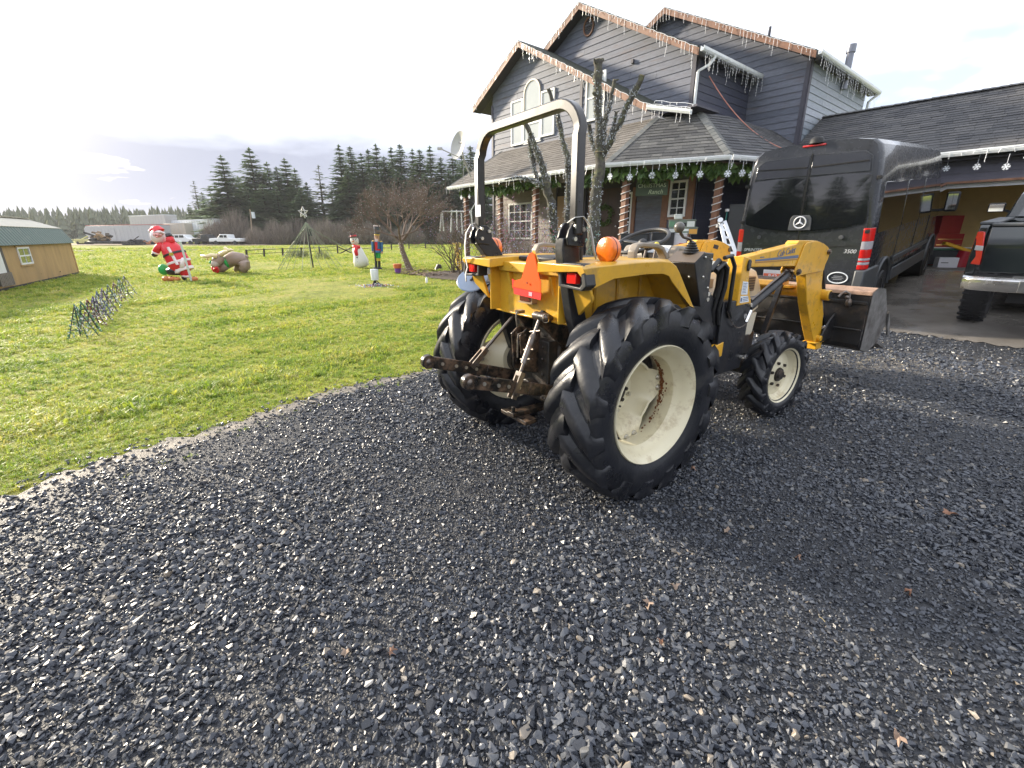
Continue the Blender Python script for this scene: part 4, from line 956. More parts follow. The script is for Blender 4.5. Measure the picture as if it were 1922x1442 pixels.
for k in range(260):
    a = rr_.gauss(math.pi - .15, .36) if k % 5 else rr_.gauss(math.pi - .2, .7); y = .074 + abs(rr_.gauss(0, .014)); r = .2652
    s = rr_.uniform(.002, .0085); c = Vector((r * math.cos(a), y, r * math.sin(a))); ta = Vector((-math.sin(a), 0, math.cos(a)))
    nn = rr_.randint(5, 7); ri = Vector((math.cos(a), 0, math.sin(a))) * .0008 * rr_.random()
    vs = [c - ri + ta * s * 1.3 * math.cos(6.283 * q / nn) * rr_.uniform(.6, 1.2) + Vector((0, 1, 0)) * s * math.sin(6.283 * q / nn) * rr_.uniform(.6, 1.2) for q in range(nn)]
    rustm.add(vs, [tuple(range(nn))])
rust_me = rustm.mesh('rust_stain', recalc=False); rust_me.materials.append(RUST)
AXZ = .552
for sg in (-1, 1):
    w = link('rear_wheel', barrel_me, TR); w.location = (0, sg * .665, AXZ)
    w.rotation_euler = (0, 0, 0 if sg > 0 else math.pi)      # outer face is local +y
    t = link('tyre', rt_me, w); t.rotation_euler = (0, 0, 0 if sg > 0 else math.pi)
    for nm, me_ in (('rim_disc', rimd_me), ('hub', hub_me), ('wheel_bolt', rbolt_me), ('rust_stain', rust_me)): link(nm, me_, w, (0, -.12, 0))
    v = MB().cyl((.282, .075, .05), (.268, .115, .05), .005, n=6).build('valve_stem', HOSE, w)
# ---- front wheels
ft_me = tread_tyre(.328, .356, .212, .098, 14, .034, .40, 1).mesh('front_tyre', recalc=False, smooth=50); ft_me.materials.append(RUB)
fr = MB().lathe([(.228, .086), (.231, .080), (.224, .074), (.212, .066), (.206, .048), (.196, .040), (.190, .026), (.178, .016), (.12, .020), (.085, .034), (.06, .036), (.06, .022), (.17, .004), (.19, -.02), (.206, -.048), (.231, -.080), (.224, -.086), (.2, -.05), (.195, .03), (.204, .062), (.218, .080)], axis='y', n=64, closed=True)
fr_me = fr.mesh('front_rim', smooth=35); fr_me.materials.append(CREAM)
fh = MB().cyl((0, -.08, 0), (0, .05, 0), .054, n=20); fh.cyl((0, .05, 0), (0, .066, 0), .040, .034, 20)
for i in range(6):
    a = 2 * math.pi * i / 6 + .3
    fh.cyl((.098 * math.cos(a), .022, .098 * math.sin(a)), (.098 * math.cos(a), .046, .098 * math.sin(a)), .0125, n=6)
fh_me = fh.mesh('front_hub', smooth=30); fh_me.materials.append(GREASE)
for sg in (-1, 1):
    w = link('front_wheel', fr_me, TR); w.location = (1.84, sg * .57, .358)
    w.rotation_euler = (0, 0, R(-3.5) + (0 if sg > 0 else math.pi))
    t = link('tyre', ft_me, w); t.rotation_euler = (0, 0, 0 if sg > 0 else math.pi)
    link('hub', fh_me, w)
# ---- driveline
mb = MB(); mb.bb(-.16, .55, -.16, .16, .36, .80); mb.bb(.5, 1.15, -.13, .13, .38, .82); mb.bb(1.1, 1.95, -.17, .17, .45, .9)
mb.build('transmission_case', GREASE, TR, bevel=.02)
mb = MB(); mb.cyl((0, -.47, AXZ), (0, .47, AXZ), .075, n=20)
for sg in (-1, 1): mb.cyl((0, sg * .30, AXZ), (0, sg * .50, AXZ), .13, .095, 24); mb.cyl((0, sg * .16, AXZ), (0, sg * .30, AXZ), .15, .13, 24)
mb.build('rear_axle', GREASE, TR, smooth=40)
mb = MB(); mb.beam((1.84, -.5, .36), (1.84, .5, .36), .10, .11); mb.bb(1.76, 1.92, -.12, .12, .32, .50)
for sg in (-1, 1): mb.bb(1.78, 1.90, sg * .44, sg * .52, .28, .48)
mb.build('front_axle', GREASE, TR, bevel=.012)
mb = MB(); mb.bb(-.235, -.16, -.15, .15, .42, .82)
for y in (-.10, 0, .10):
    for z in (.50, .60, .70, .78): bolt(mb, (-.235, y, z), (-1, 0, 0), .013, .014)
mb.cyl((-.235, 0, .50), (-.30, 0, .50), .055, n=20); mb.cyl((-.30, 0, .50), (-.38, 0, .50), .018, n=12)
mb.build('rear_housing', GREASE, TR, bevel=.006)
mb = MB(); mb.beam((.3, 0, .33), (-.42, 0, .335), .07, .03); mb.bb(-.40, -.30, -.14, .14, .30, .325); mb.cyl((-.395, 0, .34), (-.395, 0, .385), .012, n=10)
mb.build('drawbar', ARMS, TR, bevel=.004)
# top link bracket: two plates with holes' bolts
mb = MB()
for y in (-.045, .045):
    mb.prism([(-.22, .60), (-.36, .63), (-.38, .86), (-.33, .90), (-.22, .88)], lambda a, b, t: Vector((a, t, b)), y - .006, y + .006)
    for (x, z) in ((-.34, .68), (-.34, .74), (-.34, .80), (-.34, .86), (-.28, .70)):
        mb.cyl((x, y - .012, z), (x, y + .012, z), .010, n=8)
mb.cyl((-.34, -.075, .80), (-.34, .075, .80), .011, n=10)
mb.build('top_link_bracket', ARMS, TR, bevel=.003)
mb = MB(); mb.tube([(-.35, .02, .90), (-.36, .02, .97), (-.355, .02, .99), (-.33, .02, .992)], .006, 6); mb.box((-.33, .02, .995), (.05, .035, .02)); mb.tube([(-.36, -.06, .88), (-.40, -.06, .875), (-.405, -.06, .85), (-.405, -.06, .73)], .006, 6)
mb.build('hitch_pin', STEEL, TR, smooth=40)
# lower links, lift rods, lift arms
for sg in (-1, 1):
    yb = sg * .25
    mb = MB()
    pts = [Vector((-.862, yb, .708)), Vector((-.45, sg * .235, .585)), Vector((.02, sg * .20, .44))]
    for i in (0, 1): mb.beam(pts[i], pts[i + 1], .022, .075)
    mb.cyl((-.862, yb - .02, .708), (-.862, yb + .02, .708), .043, n=24)
    la = mb.build('lower_link', ARMS, TR, bevel=.005)
    mb = MB(); mb.sph((-.862, yb, .708), .027, 16, 10, (1, 1.15, 1)); mb.build('ball_joint', STEEL, la, smooth=60)
    mb = MB()
    for q in (.22, .45, .62, .8):
        p = pts[0].lerp(pts[1], q) if q < 1 else pts[1]
        mb.cyl(p + Vector((0, -.017, 0)), p + Vector((0, .017, 0)), .011, n=8)
    mb.build('link_bolt', ZINC, la, smooth=30)
    tip = Vector((-.36, -.22, 1.00)) if sg < 0 else Vector((-.20, .22, .965))
    low = Vector((-.53, yb * .97, .66)) if sg > 0 else Vector((-.56, yb * .97, .60))
    mb = MB()
    if sg > 0:
        mb.cyl(low.lerp(tip, .17), tip, .0115, n=12)
    else:
        mb.cyl(low.lerp(tip, .2), tip, .011, n=12); mb.cyl(low.lerp(tip, .36), low.lerp(tip, .70), .021, n=14); mb.cyl(low.lerp(tip, .70), low.lerp(tip, .76), .025, .016, 14)
        for q in (.42, .55, .80): 
            c = low.lerp(tip, q); mb.cyl(c + Vector((0, -.045, .01)), c + Vector((0, .045, -.01)), .006, n=8)
    d = (tip - low).normalized()
    for k in (-1, 1):                                            # clevis
        mb.beam(low - d * .05 + Vector((0, k * .021, 0)), low + d * .09 + Vector((0, k * .019, 0)), .008, .036)
    mb.beam(low + d * .085, low + d * .11, .045, .034)
    mb.cyl(low + Vector((0, -.04, -.02)), low + Vector((0, .04, -.02)), .010, n=8)
    lr = mb.build('lift_rod', STEEL, TR, smooth=40)
    mb = MB(); root = Vector((-.06, sg * .165, .80))
    mb.prism([(-.05, -.045), (0, -.055), (1, -.028), (1.06, 0), (1, .03), (0, .055), (-.05, .045)], (lambda a, b, t, r0=root, r1=tip: r0 + (r1 - r0) * a + Vector((0, 0, 1)) * b * 1.2 + Vector((b * .5, t, 0))), -.014, .014)
    mb.cyl(tip + Vector((0, -.045, 0)), tip + Vector((0, .045, 0)), .026, n=16)
    la2 = mb.build('lift_arm', ARMS, TR, bevel=.004)
    mb = MB(); mb.sph(tip + Vector((0, .052, 0)), .020, 12, 8); mb.sph(tip + Vector((0, -.05, 0)), .018, 12, 8); mb.build('arm_pin', STEEL, la2, smooth=60)
    if sg < 0:
        mb = MB(); mb.tube([tip + Vector((-.012, -.062 + .004 * math.cos(a * 3), 0)) + Vector((.024 * math.cos(a), 0, .024 * math.sin(a))) for a in [2 * math.pi * k / 20 for k in range(20)]], .0025, 5, closed=True)
        mb.build('lynch_pin_ring', ZINC, la2, smooth=60)
    # stabiliser chain / turnbuckle
    mb = MB(); a = Vector((-.38, sg * .27, .525)); b = Vector((-.02, sg * .36, .45))
    mb.cyl(a.lerp(b, .2), a.lerp(b, .75), .012, n=10); mb.tube([a + Vector((0, 0, .012)), a.lerp(b, .2)], .006, 6)
    for k in range(3):
        c = a.lerp(b, .02 + .07 * k); mb.tube([c + Vector((.018 * math.cos(q), .006 * math.sin(q) if k % 2 else 0, .012 * math.sin(q))) for q in [2 * math.pi * j / 10 for j in range(10)]], .004, 5, closed=True)
    mb.build('stabiliser_link', STEEL, TR, smooth=50)
mb = MB(); mb.cyl((-.06, -.24, .80), (-.06, .24, .80), .04, n=18); mb.bb(-.15, .12, -.13, .13, .78, .92); mb.build('rockshaft', GREASE, TR, bevel=.01)
# ---- fenders, deck, rear panel
def fender(sg):
    mb = MB()
    # side profile (x,z): top edge, then lip below
    top = [(-.405, 1.300), (-.30, 1.308), (.0, 1.318), (.20, 1.318), (.275, 1.312), (.33, 1.285), (.365, 1.25), (.545, 1.035)]
    lip = [(-.338, 1.184), (-.285, 1.198), (-.19, 1.226), (.08, 1.238), (.22, 1.234), (.275, 1.218), (.315, 1.18), (.515, 1.030)]
    yo, ys, yi = .600, .575, .24
    n = len(top); b0 = len(mb.v)
    for (tx, tz), (lx, lz) in zip(top, lip):
        mb.v += [(lx, sg * (yo - .006), lz), (tx, sg * yo, tz - .014), (tx, sg * ys, tz), (tx, sg * yi, tz + .004), (tx, sg * yi, tz - .05), (tx - .0, sg * (ys - .02), tz - .030), (lx + .004, sg * (yo - .022), lz + .004)]
    m = 7
    for i in range(n - 1):
        for k in range(m):
            mb.f.append((b0 + i * m + k, b0 + i * m + (k + 1) % m, b0 + (i + 1) * m + (k + 1) % m, b0 + (i + 1) * m + k)); mb.m.append(0)
    mb.f.append(tuple(b0 + k for k in range(m))); mb.f.append(tuple(b0 + (n - 1) * m + k for k in range(m))); mb.m += [0, 0]
    f = mb.build('fender', YEL, TR, smooth=35, bevel=.004)
    # inner wheel well: curved panels, ribbed
    mb = MB(); xs = [-.34, -.25, -.16, -.07, .02, .12, .22, .32, .42, .52]
    for i in range(len(xs) - 1):
        x0, x1 = xs[i] + .003, xs[i + 1] - .003; yy = .362 if i % 2 else .350
        z0a = .66 + .30 * abs((x0 - .1) / .5) * (x0 < -.1); 
        mb.bb(x0, x1 + .003, sg * (yy - .012), sg * yy, .97, 1.28)
        mb.cyl((x1, sg * .356, .97), (x1, sg * .356, 1.28), .006, n=6)
    mb.build('wheel_well_panel', YEL, f, bevel=.004)
    # rear corner panel below the lamp
    mb = MB()
    for pl_ in ([(.345, 1.20), (.368, 1.20), (.368, .985), (.345, .975)], [(.452, 1.20), (.58, 1.195), (.585, 1.14), (.575, 1.12), (.452, 1.03)]): mb.prism(pl_, lambda a, b, t: Vector((-.345 + t + (1.2 - b) * .35, sg * a, b)), 0, .02)
    mb.build('rear_corner_panel', YEL, f, bevel=.004)
    # lamp housing
    mb = MB(); X0 = -.392
    fn = lambda a, b, t: Vector((X0 + t + (b - 1.25) * -.12 * 0, sg * a, b))
    outer = [(.402, 1.188), (.582, 1.178), (.612, 1.205), (.590, 1.292), (.565, 1.310), (.410, 1.310), (.395, 1.292)]
    inner = [(.425, 1.202), (.562, 1.194), (.578, 1.212), (.565, 1.272), (.550, 1.286), (.430, 1.286), (.418, 1.274)]
    k = len(outer); b0 = len(mb.v)
    for P_, dx in ((outer, .07), (outer, .0), (inner, .0), (inner, .035)):
        for a, b in P_: mb.v.append(tuple(fn(a, b, dx)))
    for r_ in range(3):
        for i in range(k): mb.f.append((b0 + r_ * k + i, b0 + r_ * k + (i + 1) % k, b0 + (r_ + 1) * k + (i + 1) % k, b0 + (r_ + 1) * k + i)); mb.m.append(0)
    mb.f.append(tuple(b0 + 3 * k + i for i in range(k))); mb.f.append(tuple(b0 + i for i in range(k))); mb.m += [0, 0]
    h = mb.build('lamp_housing', GREYP, TR, bevel=.006)
    mb = MB(); mb.bb(X0 + .003, X0 + .036, sg * .462, sg * .532, 1.208, 1.262); mb.build('red_reflector', REDL, h, bevel=.003)
    return f
for sg in (-1, 1): fender(sg)
mb = MB(); mb.bb(-.262, -.245, -.40, .40, .955, 1.255); mb.bb(-.275, -.244, -.30, .30, .955, .967)
pan = mb.build('rear_panel', YEL, TR, bevel=.003)
mb = MB(); mb.bb(-.275, .45, -.345, .345, 1.262, 1.288); mb.bb(-.300, -.276, -.30, .30, 1.225, 1.286); mb.build('seat_deck', YEL, TR, bevel=.006)
mb = MB()
for y in (-.22, .2): mb.prism([(-.262, 1.10), (-.262, 1.22), (-.30, 1.22)], lambda a, b, t: Vector((a, t, b)), y - .012, y + .012)
for y in (-.25, -.05, .15, .27): mb.cyl((-.301, y, 1.255), (-.304, y, 1.255), .009, n=10)
mb.build('deck_gusset', YEL, TR)
mb = MB(); mb.bb(-.2, -.06, -.285, -.13, 1.288, 1.293); mb.build('deck_decal', BLUEP, TR)
mb = MB(); mb.bb(-.20, .18, -.14, .22, 1.290, 1.32); mb.build('seat_mount', BLK, TR, bevel=.01)
# grab handles on the fenders
def handle(sg, mat, x0, x1, y, zt):
    mb = MB(); prof = [(-.028, -.013), (.028, -.013), (.028, .013), (-.028, .013)]
    pts = [(x0, y, 1.30), (x0, y, zt - .03), (x0 + .02, y, zt), (x0 + .06, y, zt + .006), (x1 - .10, y, zt - .002), (x1 - .05, y, zt - .018), (x1 - .01, y, zt - .06), (x1, y, 1.30)]
    mb.sweep(pts, prof, (0, 1, 0)); return mb.build('grab_handle', mat, TR, bevel=.007)
handle(-1, TANP, .13, .42, -.44, 1.385); handle(1, TANP, .08, .36, .40, 1.375)
# slow-moving-vehicle plate with bent lower lip
mb = MB(); pl = [(.060, 1.122), (.060, 1.155), (-.025 + .055, 1.185), (.018, 1.20), (-.012, 1.315), (-.020, 1.338), (-.034, 1.346), (-.048, 1.338), (-.058, 1.318), (-.118, 1.215), (-.146, 1.20), (-.155, 1.122)]
pl = [(.118, 1.142), (.112, 1.178), (.040, 1.196), (.034, 1.21), (.004, 1.312), (-.010, 1.342), (-.040, 1.350), (-.062, 1.338), (-.130, 1.212), (-.148, 1.190), (-.158, 1.132)]
mb.prism(pl, lambda a, b, t: Vector((-.318 - t - (1.35 - b) * .12, a - .045, b)), 0, .004)
smv = mb.build('slow_vehicle_plate', SMV, TR)
mb = MB(); mb.prism([(.118, 1.142), (-.158, 1.132), (-.155, 1.090), (.108, 1.100)], lambda a, b, t: Vector((-.340 - t - (1.14 - b) * .05, a - .045, b)), 0, .004); mb.build('reflective_edge', SMVR, smv)
mb = MB(); mb.prism([(.118, 1.142), (.112, 1.178), (.145, 1.19), (.140, 1.13)], lambda a, b, t: Vector((-.335 + t, a - .045, b)), 0, .004); mb.build('reflective_edge', SMVR, smv)
mb = MB(); mb.prism([(.008, 1.30), (-.012, 1.338), (-.034, 1.362), (-.05, 1.352), (-.09, 1.29), (-.04, 1.27)], lambda a, b, t: Vector((-.305 - t, a - .045, b)), 0, .005); mb.build('plate_bracket', YEL, TR)
mb = MB(); mb.cyl((-.351, -.08, 1.178), (-.356, -.08, 1.178), .006, n=8); mb.build('plate_rivet', RUST, smv)
mb = MB()
for i in range(3): mb.box((-.3465, -.095 - .011 * i, 1.115), (.003, .0075, .022))
mb.build('plate_lettering', M('pink_print', (0.9, 0.45, 0.5), 0.5), smv)
mb = MB(); mb.bb(-.30, -.262, -.05, .07, 1.055, 1.115); tl = mb.build('tail_lamp', DREDL, TR, bevel=.006)
mb = MB(); mb.bb(-.302, -.262, -.063, -.051, 1.045, 1.12); mb.bb(-.302, -.262, -.063, .075, 1.045, 1.054); mb.build('tail_lamp_bracket', TAN, TR)
# ---- roll bar
hx, hz = -.335, 1.475; lean = .0
mb = MB(); pts = []
yh, zt, rad = .455, 2.05, .155
left = [(hx + lean * 0, yh + .005, hz - .03), (hx, yh, zt - rad)]
for k in range(1, 9):
    a = math.pi / 2 * k / 8; left.append((hx + .012, yh - rad + rad * math.cos(a), zt - rad + rad * math.sin(a)))
right = [(x, -y, z) for x, y, z in reversed(left)]
prof = [(-.026, -.025), (.026, -.025), (.026, .025), (-.026, .025)]
mb.sweep([Vector(p) for p in left + right], prof, (1, 0, 0)); rb = mb.build('roll_bar', ROPSM, TR, bevel=.007, seg=3)
mb = MB(); mb.prism([(.408, 1.56), (.472, 1.56), (.472, 1.73), (.450, 1.73), (.450, 1.63), (.408, 1.63)], lambda a, b, t: Vector((hx - .0265 - t, a, b)), 0, .0015); mb.build('warning_decal', LABW, rb)
mb = MB(); mb.sph((hx - .002, -.4815, 1.60), .005, 8, 6); mb.build('bolt_head', BLK, rb)
for sg in (-1, 1):
    y = sg * .455 if sg > 0 else -.43
    mb = MB()
    for k in (-1, 1):                                        # hinge cheeks
        yy = y + k * .034
        mb.prism([(-.39, 1.395), (-.29, 1.385), (-.272, 1.44), (-.283, 1.485), (-.318, 1.508), (-.36, 1.503), (-.388, 1.468), (-.40, 1.43)], lambda a, b, t: Vector((a, t, b)), yy - .007, yy + .007)
    hg = mb.build('roll_bar_hinge', BLK, TR, bevel=.003)
    mb = MB()
    for (x, z) in ((-.355, 1.485), (-.355, 1.425), (-.30, 1.47)): [mb.cyl((x, y + q * .040, z), (x, y + q * .054, z), .011, n=8) for q in (-1, 1)]
    mb.build('hinge_bolt', ZINC, hg, smooth=30)
    # curved lower leg
    cl = [(-.345, 1.43), (-.30, 1.385), (-.245, 1.315), (-.195, 1.235), (-.165, 1.14), (-.15, 1.02), (-.135, .90), (-.10, .78), (-.05, .66)]
    wd = [.055, .060, .060, .058, .055, .052, .050, .050, .055]
    if sg < 0: cl = [(-.345, 1.43), (-.345, 1.38), (-.335, 1.31), (-.310, 1.22), (-.290, 1.12), (-.268, 1.02), (-.22, .90), (-.15, .78), (-.06, .66)]; y = -.408
    mb = MB(); b0 = 0
    for i, ((x, z), w) in enumerate(zip(cl, wd)):
        a, b = Vector(cl[max(0, i - 1)]), Vector(cl[min(len(cl) - 1, i + 1)]); t = (b - a).normalized(); nrm = Vector((-t.y, t.x))
        for s_ in (-1, 1):
            for q in (-1, 1): mb.v.append((x + nrm.x * s_ * w * .95, y + q * .031, z + nrm.y * s_ * w * .95))
    n = len(cl)
    for i in range(n - 1):
        o_ = i * 4
        for (a, b) in ((0, 1), (1, 3), (3, 2), (2, 0)): mb.f.append((o_ + a, o_ + b, o_ + 4 + b, o_ + 4 + a)); mb.m.append(0)
    mb.f += [(0, 1, 3, 2), (n * 4 - 4, n * 4 - 2, n * 4 - 1, n * 4 - 3)]; mb.m += [0, 0]
    mb.build('roll_bar_leg', BLK, TR, bevel=.005)
    if sg < 0:
        mb = MB(); mb.prism([(-.33, 1.30), (-.20, 1.305), (-.20, 1.40), (-.26, 1.40)], lambda a, b, t: Vector((a, t, b)), -.36, -.35); mb.bb(-.20, -.18, -.36, -.20, 1.30, 1.43); mb.build('seat_back_bracket', BLK, TR, bevel=.006)
# beacons
for sg, c in ((-1, Vector((-.165, -.52, 1.370))), (1, Vector((-.215, .50, 1.363)))):
    mb = MB(); mb.lathe([(0, -.020), (.057, -.019), (.064, -.014), (.066, -.004), (.066, .003)], c, 'x', 36)
    mb.lathe([(.066, .008), (.066, .026), (.060, .040), (.030, .046), (0, .046)], c, 'x', 36)
    bcn = mb.build('amber_marker_lamp', ORL, TR, smooth=35)
    mb = MB(); mb.lathe([(0, .003), (.0672, .003), (.0672, .008), (0, .008)], c, 'x', 36); mb.cyl(c + Vector((0, 0, -.06)), c + Vector((.005, 0, -.075)), .018, n=12); mb.build('lamp_seal', DREDL, bcn, smooth=35)
# pale disc hung behind the left fender
mb = MB(); mb.lathe([(0, 0), (.112, 0), (.118, .006), (.112, .012), (0, .012)], axis='z', n=40)
dsc = mb.build('round_mirror', MIRR, TR, smooth=35); dsc.location = (-.24, .745, 1.125); dsc.rotation_euler = (R(28), R(-32), 0)
mb = MB(); mb.cyl((0, 0, .012), (.0, -.02, .05), .008, n=8); mb.bb(-.018, .012, -.008, .008, .012, .018); mb.build('mirror_clip', BLK, dsc)
mb = MB(); mb.cyl((-.24, .74, 1.13), (-.20, .585, 1.24), .009, n=8); mb.build('mirror_stem', BLK, TR)
# ---- operator station
mb = MB(); mb.prism([(.80, 1.0), (.80, 1.32), (.84, 1.375), (1.04, 1.36), (1.10, 1.27), (1.10, 1.0)], lambda a, b, t: Vector((a, t, b)), -.24, .24); mb.build('dash_cowl', TANP, TR, bevel=.02)
mb = MB(); mb.prism([(0, 0), (1, 0), (1, 1), (0, 1)], lambda a, b, t: Vector((.800 + a * .038 - .003 * t, .18 - .36 * b, 1.322 + a * .05 + .003 * t)), 0, 1); mb.build('instrument_panel', GLASSP, TR)
mb = MB(); c = Vector((.74, 0, 1.405)); ax = Vector((-.42, 0, .907)); ux = Vector((.907, 0, .42)); uy = Vector((0, 1, 0))
mb.tube([c + (ux * math.cos(a) + uy * math.sin(a)) * .185 for a in [2 * math.pi * k / 40 for k in range(40)]], .0145, 8, closed=True)
sw = mb.build('steering_wheel', GREYP, TR, smooth=60)
mb = MB(); mb.sph(c - ax * .02, .035, 12, 8)
for a in (math.pi / 2, -math.pi / 2, math.pi): mb.beam(c - ax * .02, c + (ux * math.cos(a) + uy * math.sin(a)) * .178, .030, .012, ax)
mb.cyl(c - ax * .02, c - ax * .25, .022, n=12); mb.build('steering_spokes', GREYP, sw, bevel=.004)
mb = MB()
for (x, y, l) in ((.55, -.26, .10), (.50, -.22, .08), (.60, .26, .10)):
    mb.cyl((x, y, 1.28), (x + .02, y, 1.28 + l), .007, n=8)
lv = mb.build('control_lever', STEEL, TR, smooth=40)
for (x, y, l) in ((.55, -.26, .10), (.50, -.22, .08), (.60, .26, .10)):
    MB().sph((x + .02, y, 1.285 + l), .017, 12, 8).build('lever_knob', M('yellow_knob', (0.62, 0.50, 0.05), 0.4) if y < -.23 else BLK, lv, smooth=60)
mb = MB(); mb.bb(.30, 1.0, -.33, .33, .80, .815); mb.build('foot_platform', BLK, TR, bevel=.005)
# loader valve console and joystick
mb = MB(); mb.prism([(.50, 1.285), (.592, 1.345), (.69, 1.338), (.69, 1.08), (.655, 1.02), (.615, 1.015)], lambda a, b, t: Vector((a, t, b)), -.60, -.40)
con = mb.build('valve_console', BLK, TR, bevel=.006)
mb = MB(); mb.prism([(0, 0), (1, 0), (1, 1), (0, 1)], (lambda a, b, t: Vector((.50 + .093 * a, -.60 + .2 * b, 1.2875 + .059 * a + .002 * t))), 0, 1); mb.build('console_top_plate', M('dusty_brown_plate', (0.10, 0.075, 0.055), 0.5, var=0.2), con)
mb = MB()
for (x, z) in ((.60, 1.315), (.60, 1.20), (.67, 1.30), (.665, 1.13)): mb.sph((x, -.602, z), .008, 8, 6)
for (y, z) in ((-.55, 1.2), (-.50, 1.15)): mb.sph((.535, y, z), .008, 8, 6)
mb.build('console_bolt', ZINC, con, smooth=60)
jb = Vector((.60, -.50, 1.335)); jt = Vector((.455, -.50, 1.487))
mb = MB(); rings = []
for k in range(11): rings.append((.052 - .0034 * k + (.004 if k % 2 else -.003), .007 * k))
mb.lathe([(0, 0)] + rings + [(0, .078)], jb, 'z', 24); mb.build('joystick_boot', HOSE, TR, smooth=25)
mb = MB(); mb.tube([jb + Vector((0, 0, .05)), jb + Vector((-.025, 0, .085)), jb.lerp(jt, .6) + Vector((-.01, 0, .006)), jb.lerp(jt, .75) + Vector((-.012, 0, .0)), jt], .009, 10); js = mb.build('joystick', STEEL, TR, smooth=50)
MB().sph(jt, .031, 18, 12).build('joystick_knob', M('worn_knob', (0.10, 0.095, 0.085), 0.3, var=0.2), js, smooth=60)
# ---- hood
def hood():
    mb = MB(); sec = [(1.06, .84, 1.275, .25), (1.30, .80, 1.262, .262), (1.75, .80, 1.225, .262), (1.98, .82, 1.185, .25), (2.07, .84, 1.10, .235), (2.10, .84, .98, .225)]
    for x, zb, zt, w in sec:
        mb.v += [(x, -w, zb), (x, -w, zt - .10), (x, -w + .035, zt - .03), (x, -w + .10, zt), (x, w - .10, zt), (x, w - .035, zt - .03), (x, w, zt - .10), (x, w, zb)]
    m = 8
    for i in range(len(sec) - 1):
        for k in range(m - 1): mb.f.append((i * m + k, i * m + k + 1, (i + 1) * m + k + 1, (i + 1) * m + k)); mb.m.append(0)
    mb.f.append(tuple(range(m))); mb.f.append(tuple((len(sec) - 1) * m + k for k in reversed(range(m)))); mb.m += [0, 0]
    return mb.build('hood', HOODM, TR, smooth=40, bevel=.008)
hd = hood()
mb = MB(); mb.prism([(1.70, 1.00), (1.90, 1.00), (1.90, 1.12), (1.72, 1.13)], lambda a, b, t: Vector((a, t, b)), -.268, -.256); vt = mb.build('hood_vent', TAN, hd, bevel=.006)
for k in range(5):
    MB().bb(1.73, 1.88, -.274, -.266, 1.018 + k * .021, 1.027 + k * .021).build('vent_slat', M('vent_dark', (0.10, 0.07, 0.045), 0.5) if k == 0 else bpy.data.materials['vent_dark'], vt)
mb = MB(); mb.prism([(1.14, 1.06), (1.28, 1.06), (1.28, 1.13), (1.15, 1.14)], lambda a, b, t: Vector((a, t, b)), -.268, -.252); mb.build('hood_vent', TAN, hd, bevel=.006)
mb = MB(); mb.bb(1.10, 2.00, -.2665, -.2635, .945, .953); mb.build('side_stripe', BLUEP, hd)
mb = MB(); mb.bb(1.10, 2.00, -.2665, -.2635, .925, .932); mb.build('side_stripe', M('dull_red_stripe', (0.30, 0.08, 0.07), 0.4), hd)
mb = MB(); mb.prism([(1.12, .56), (1.12, .80), (2.08, .80), (2.05, .62), (1.92, .52)], lambda a, b, t: Vector((a, t, b)), -.235, -.18); mb.build('engine_side_panel', HOODM, TR, bevel=.01)
mb = MB(); mb.bb(1.10, 2.05, -.17, .17, .55, .83); mb.build('engine_block', GREASE, TR, bevel=.02)
mb = MB(); mb.bb(2.05, 2.16, -.2, .2, .40, .62); mb.build('front_weight_bracket', BLK, TR, bevel=.01)
text('Cub Cadet', .075, BLUEP, hd, frame((1.32, -.2655, 1.0), (1, 0, -.02), (0, -1, 0)), shear=.3)
text('7272', .05, BLUEP, TR, frame((1.90, -.237, .74), (1, 0, 0), (0, -1, 0)), shear=.2)
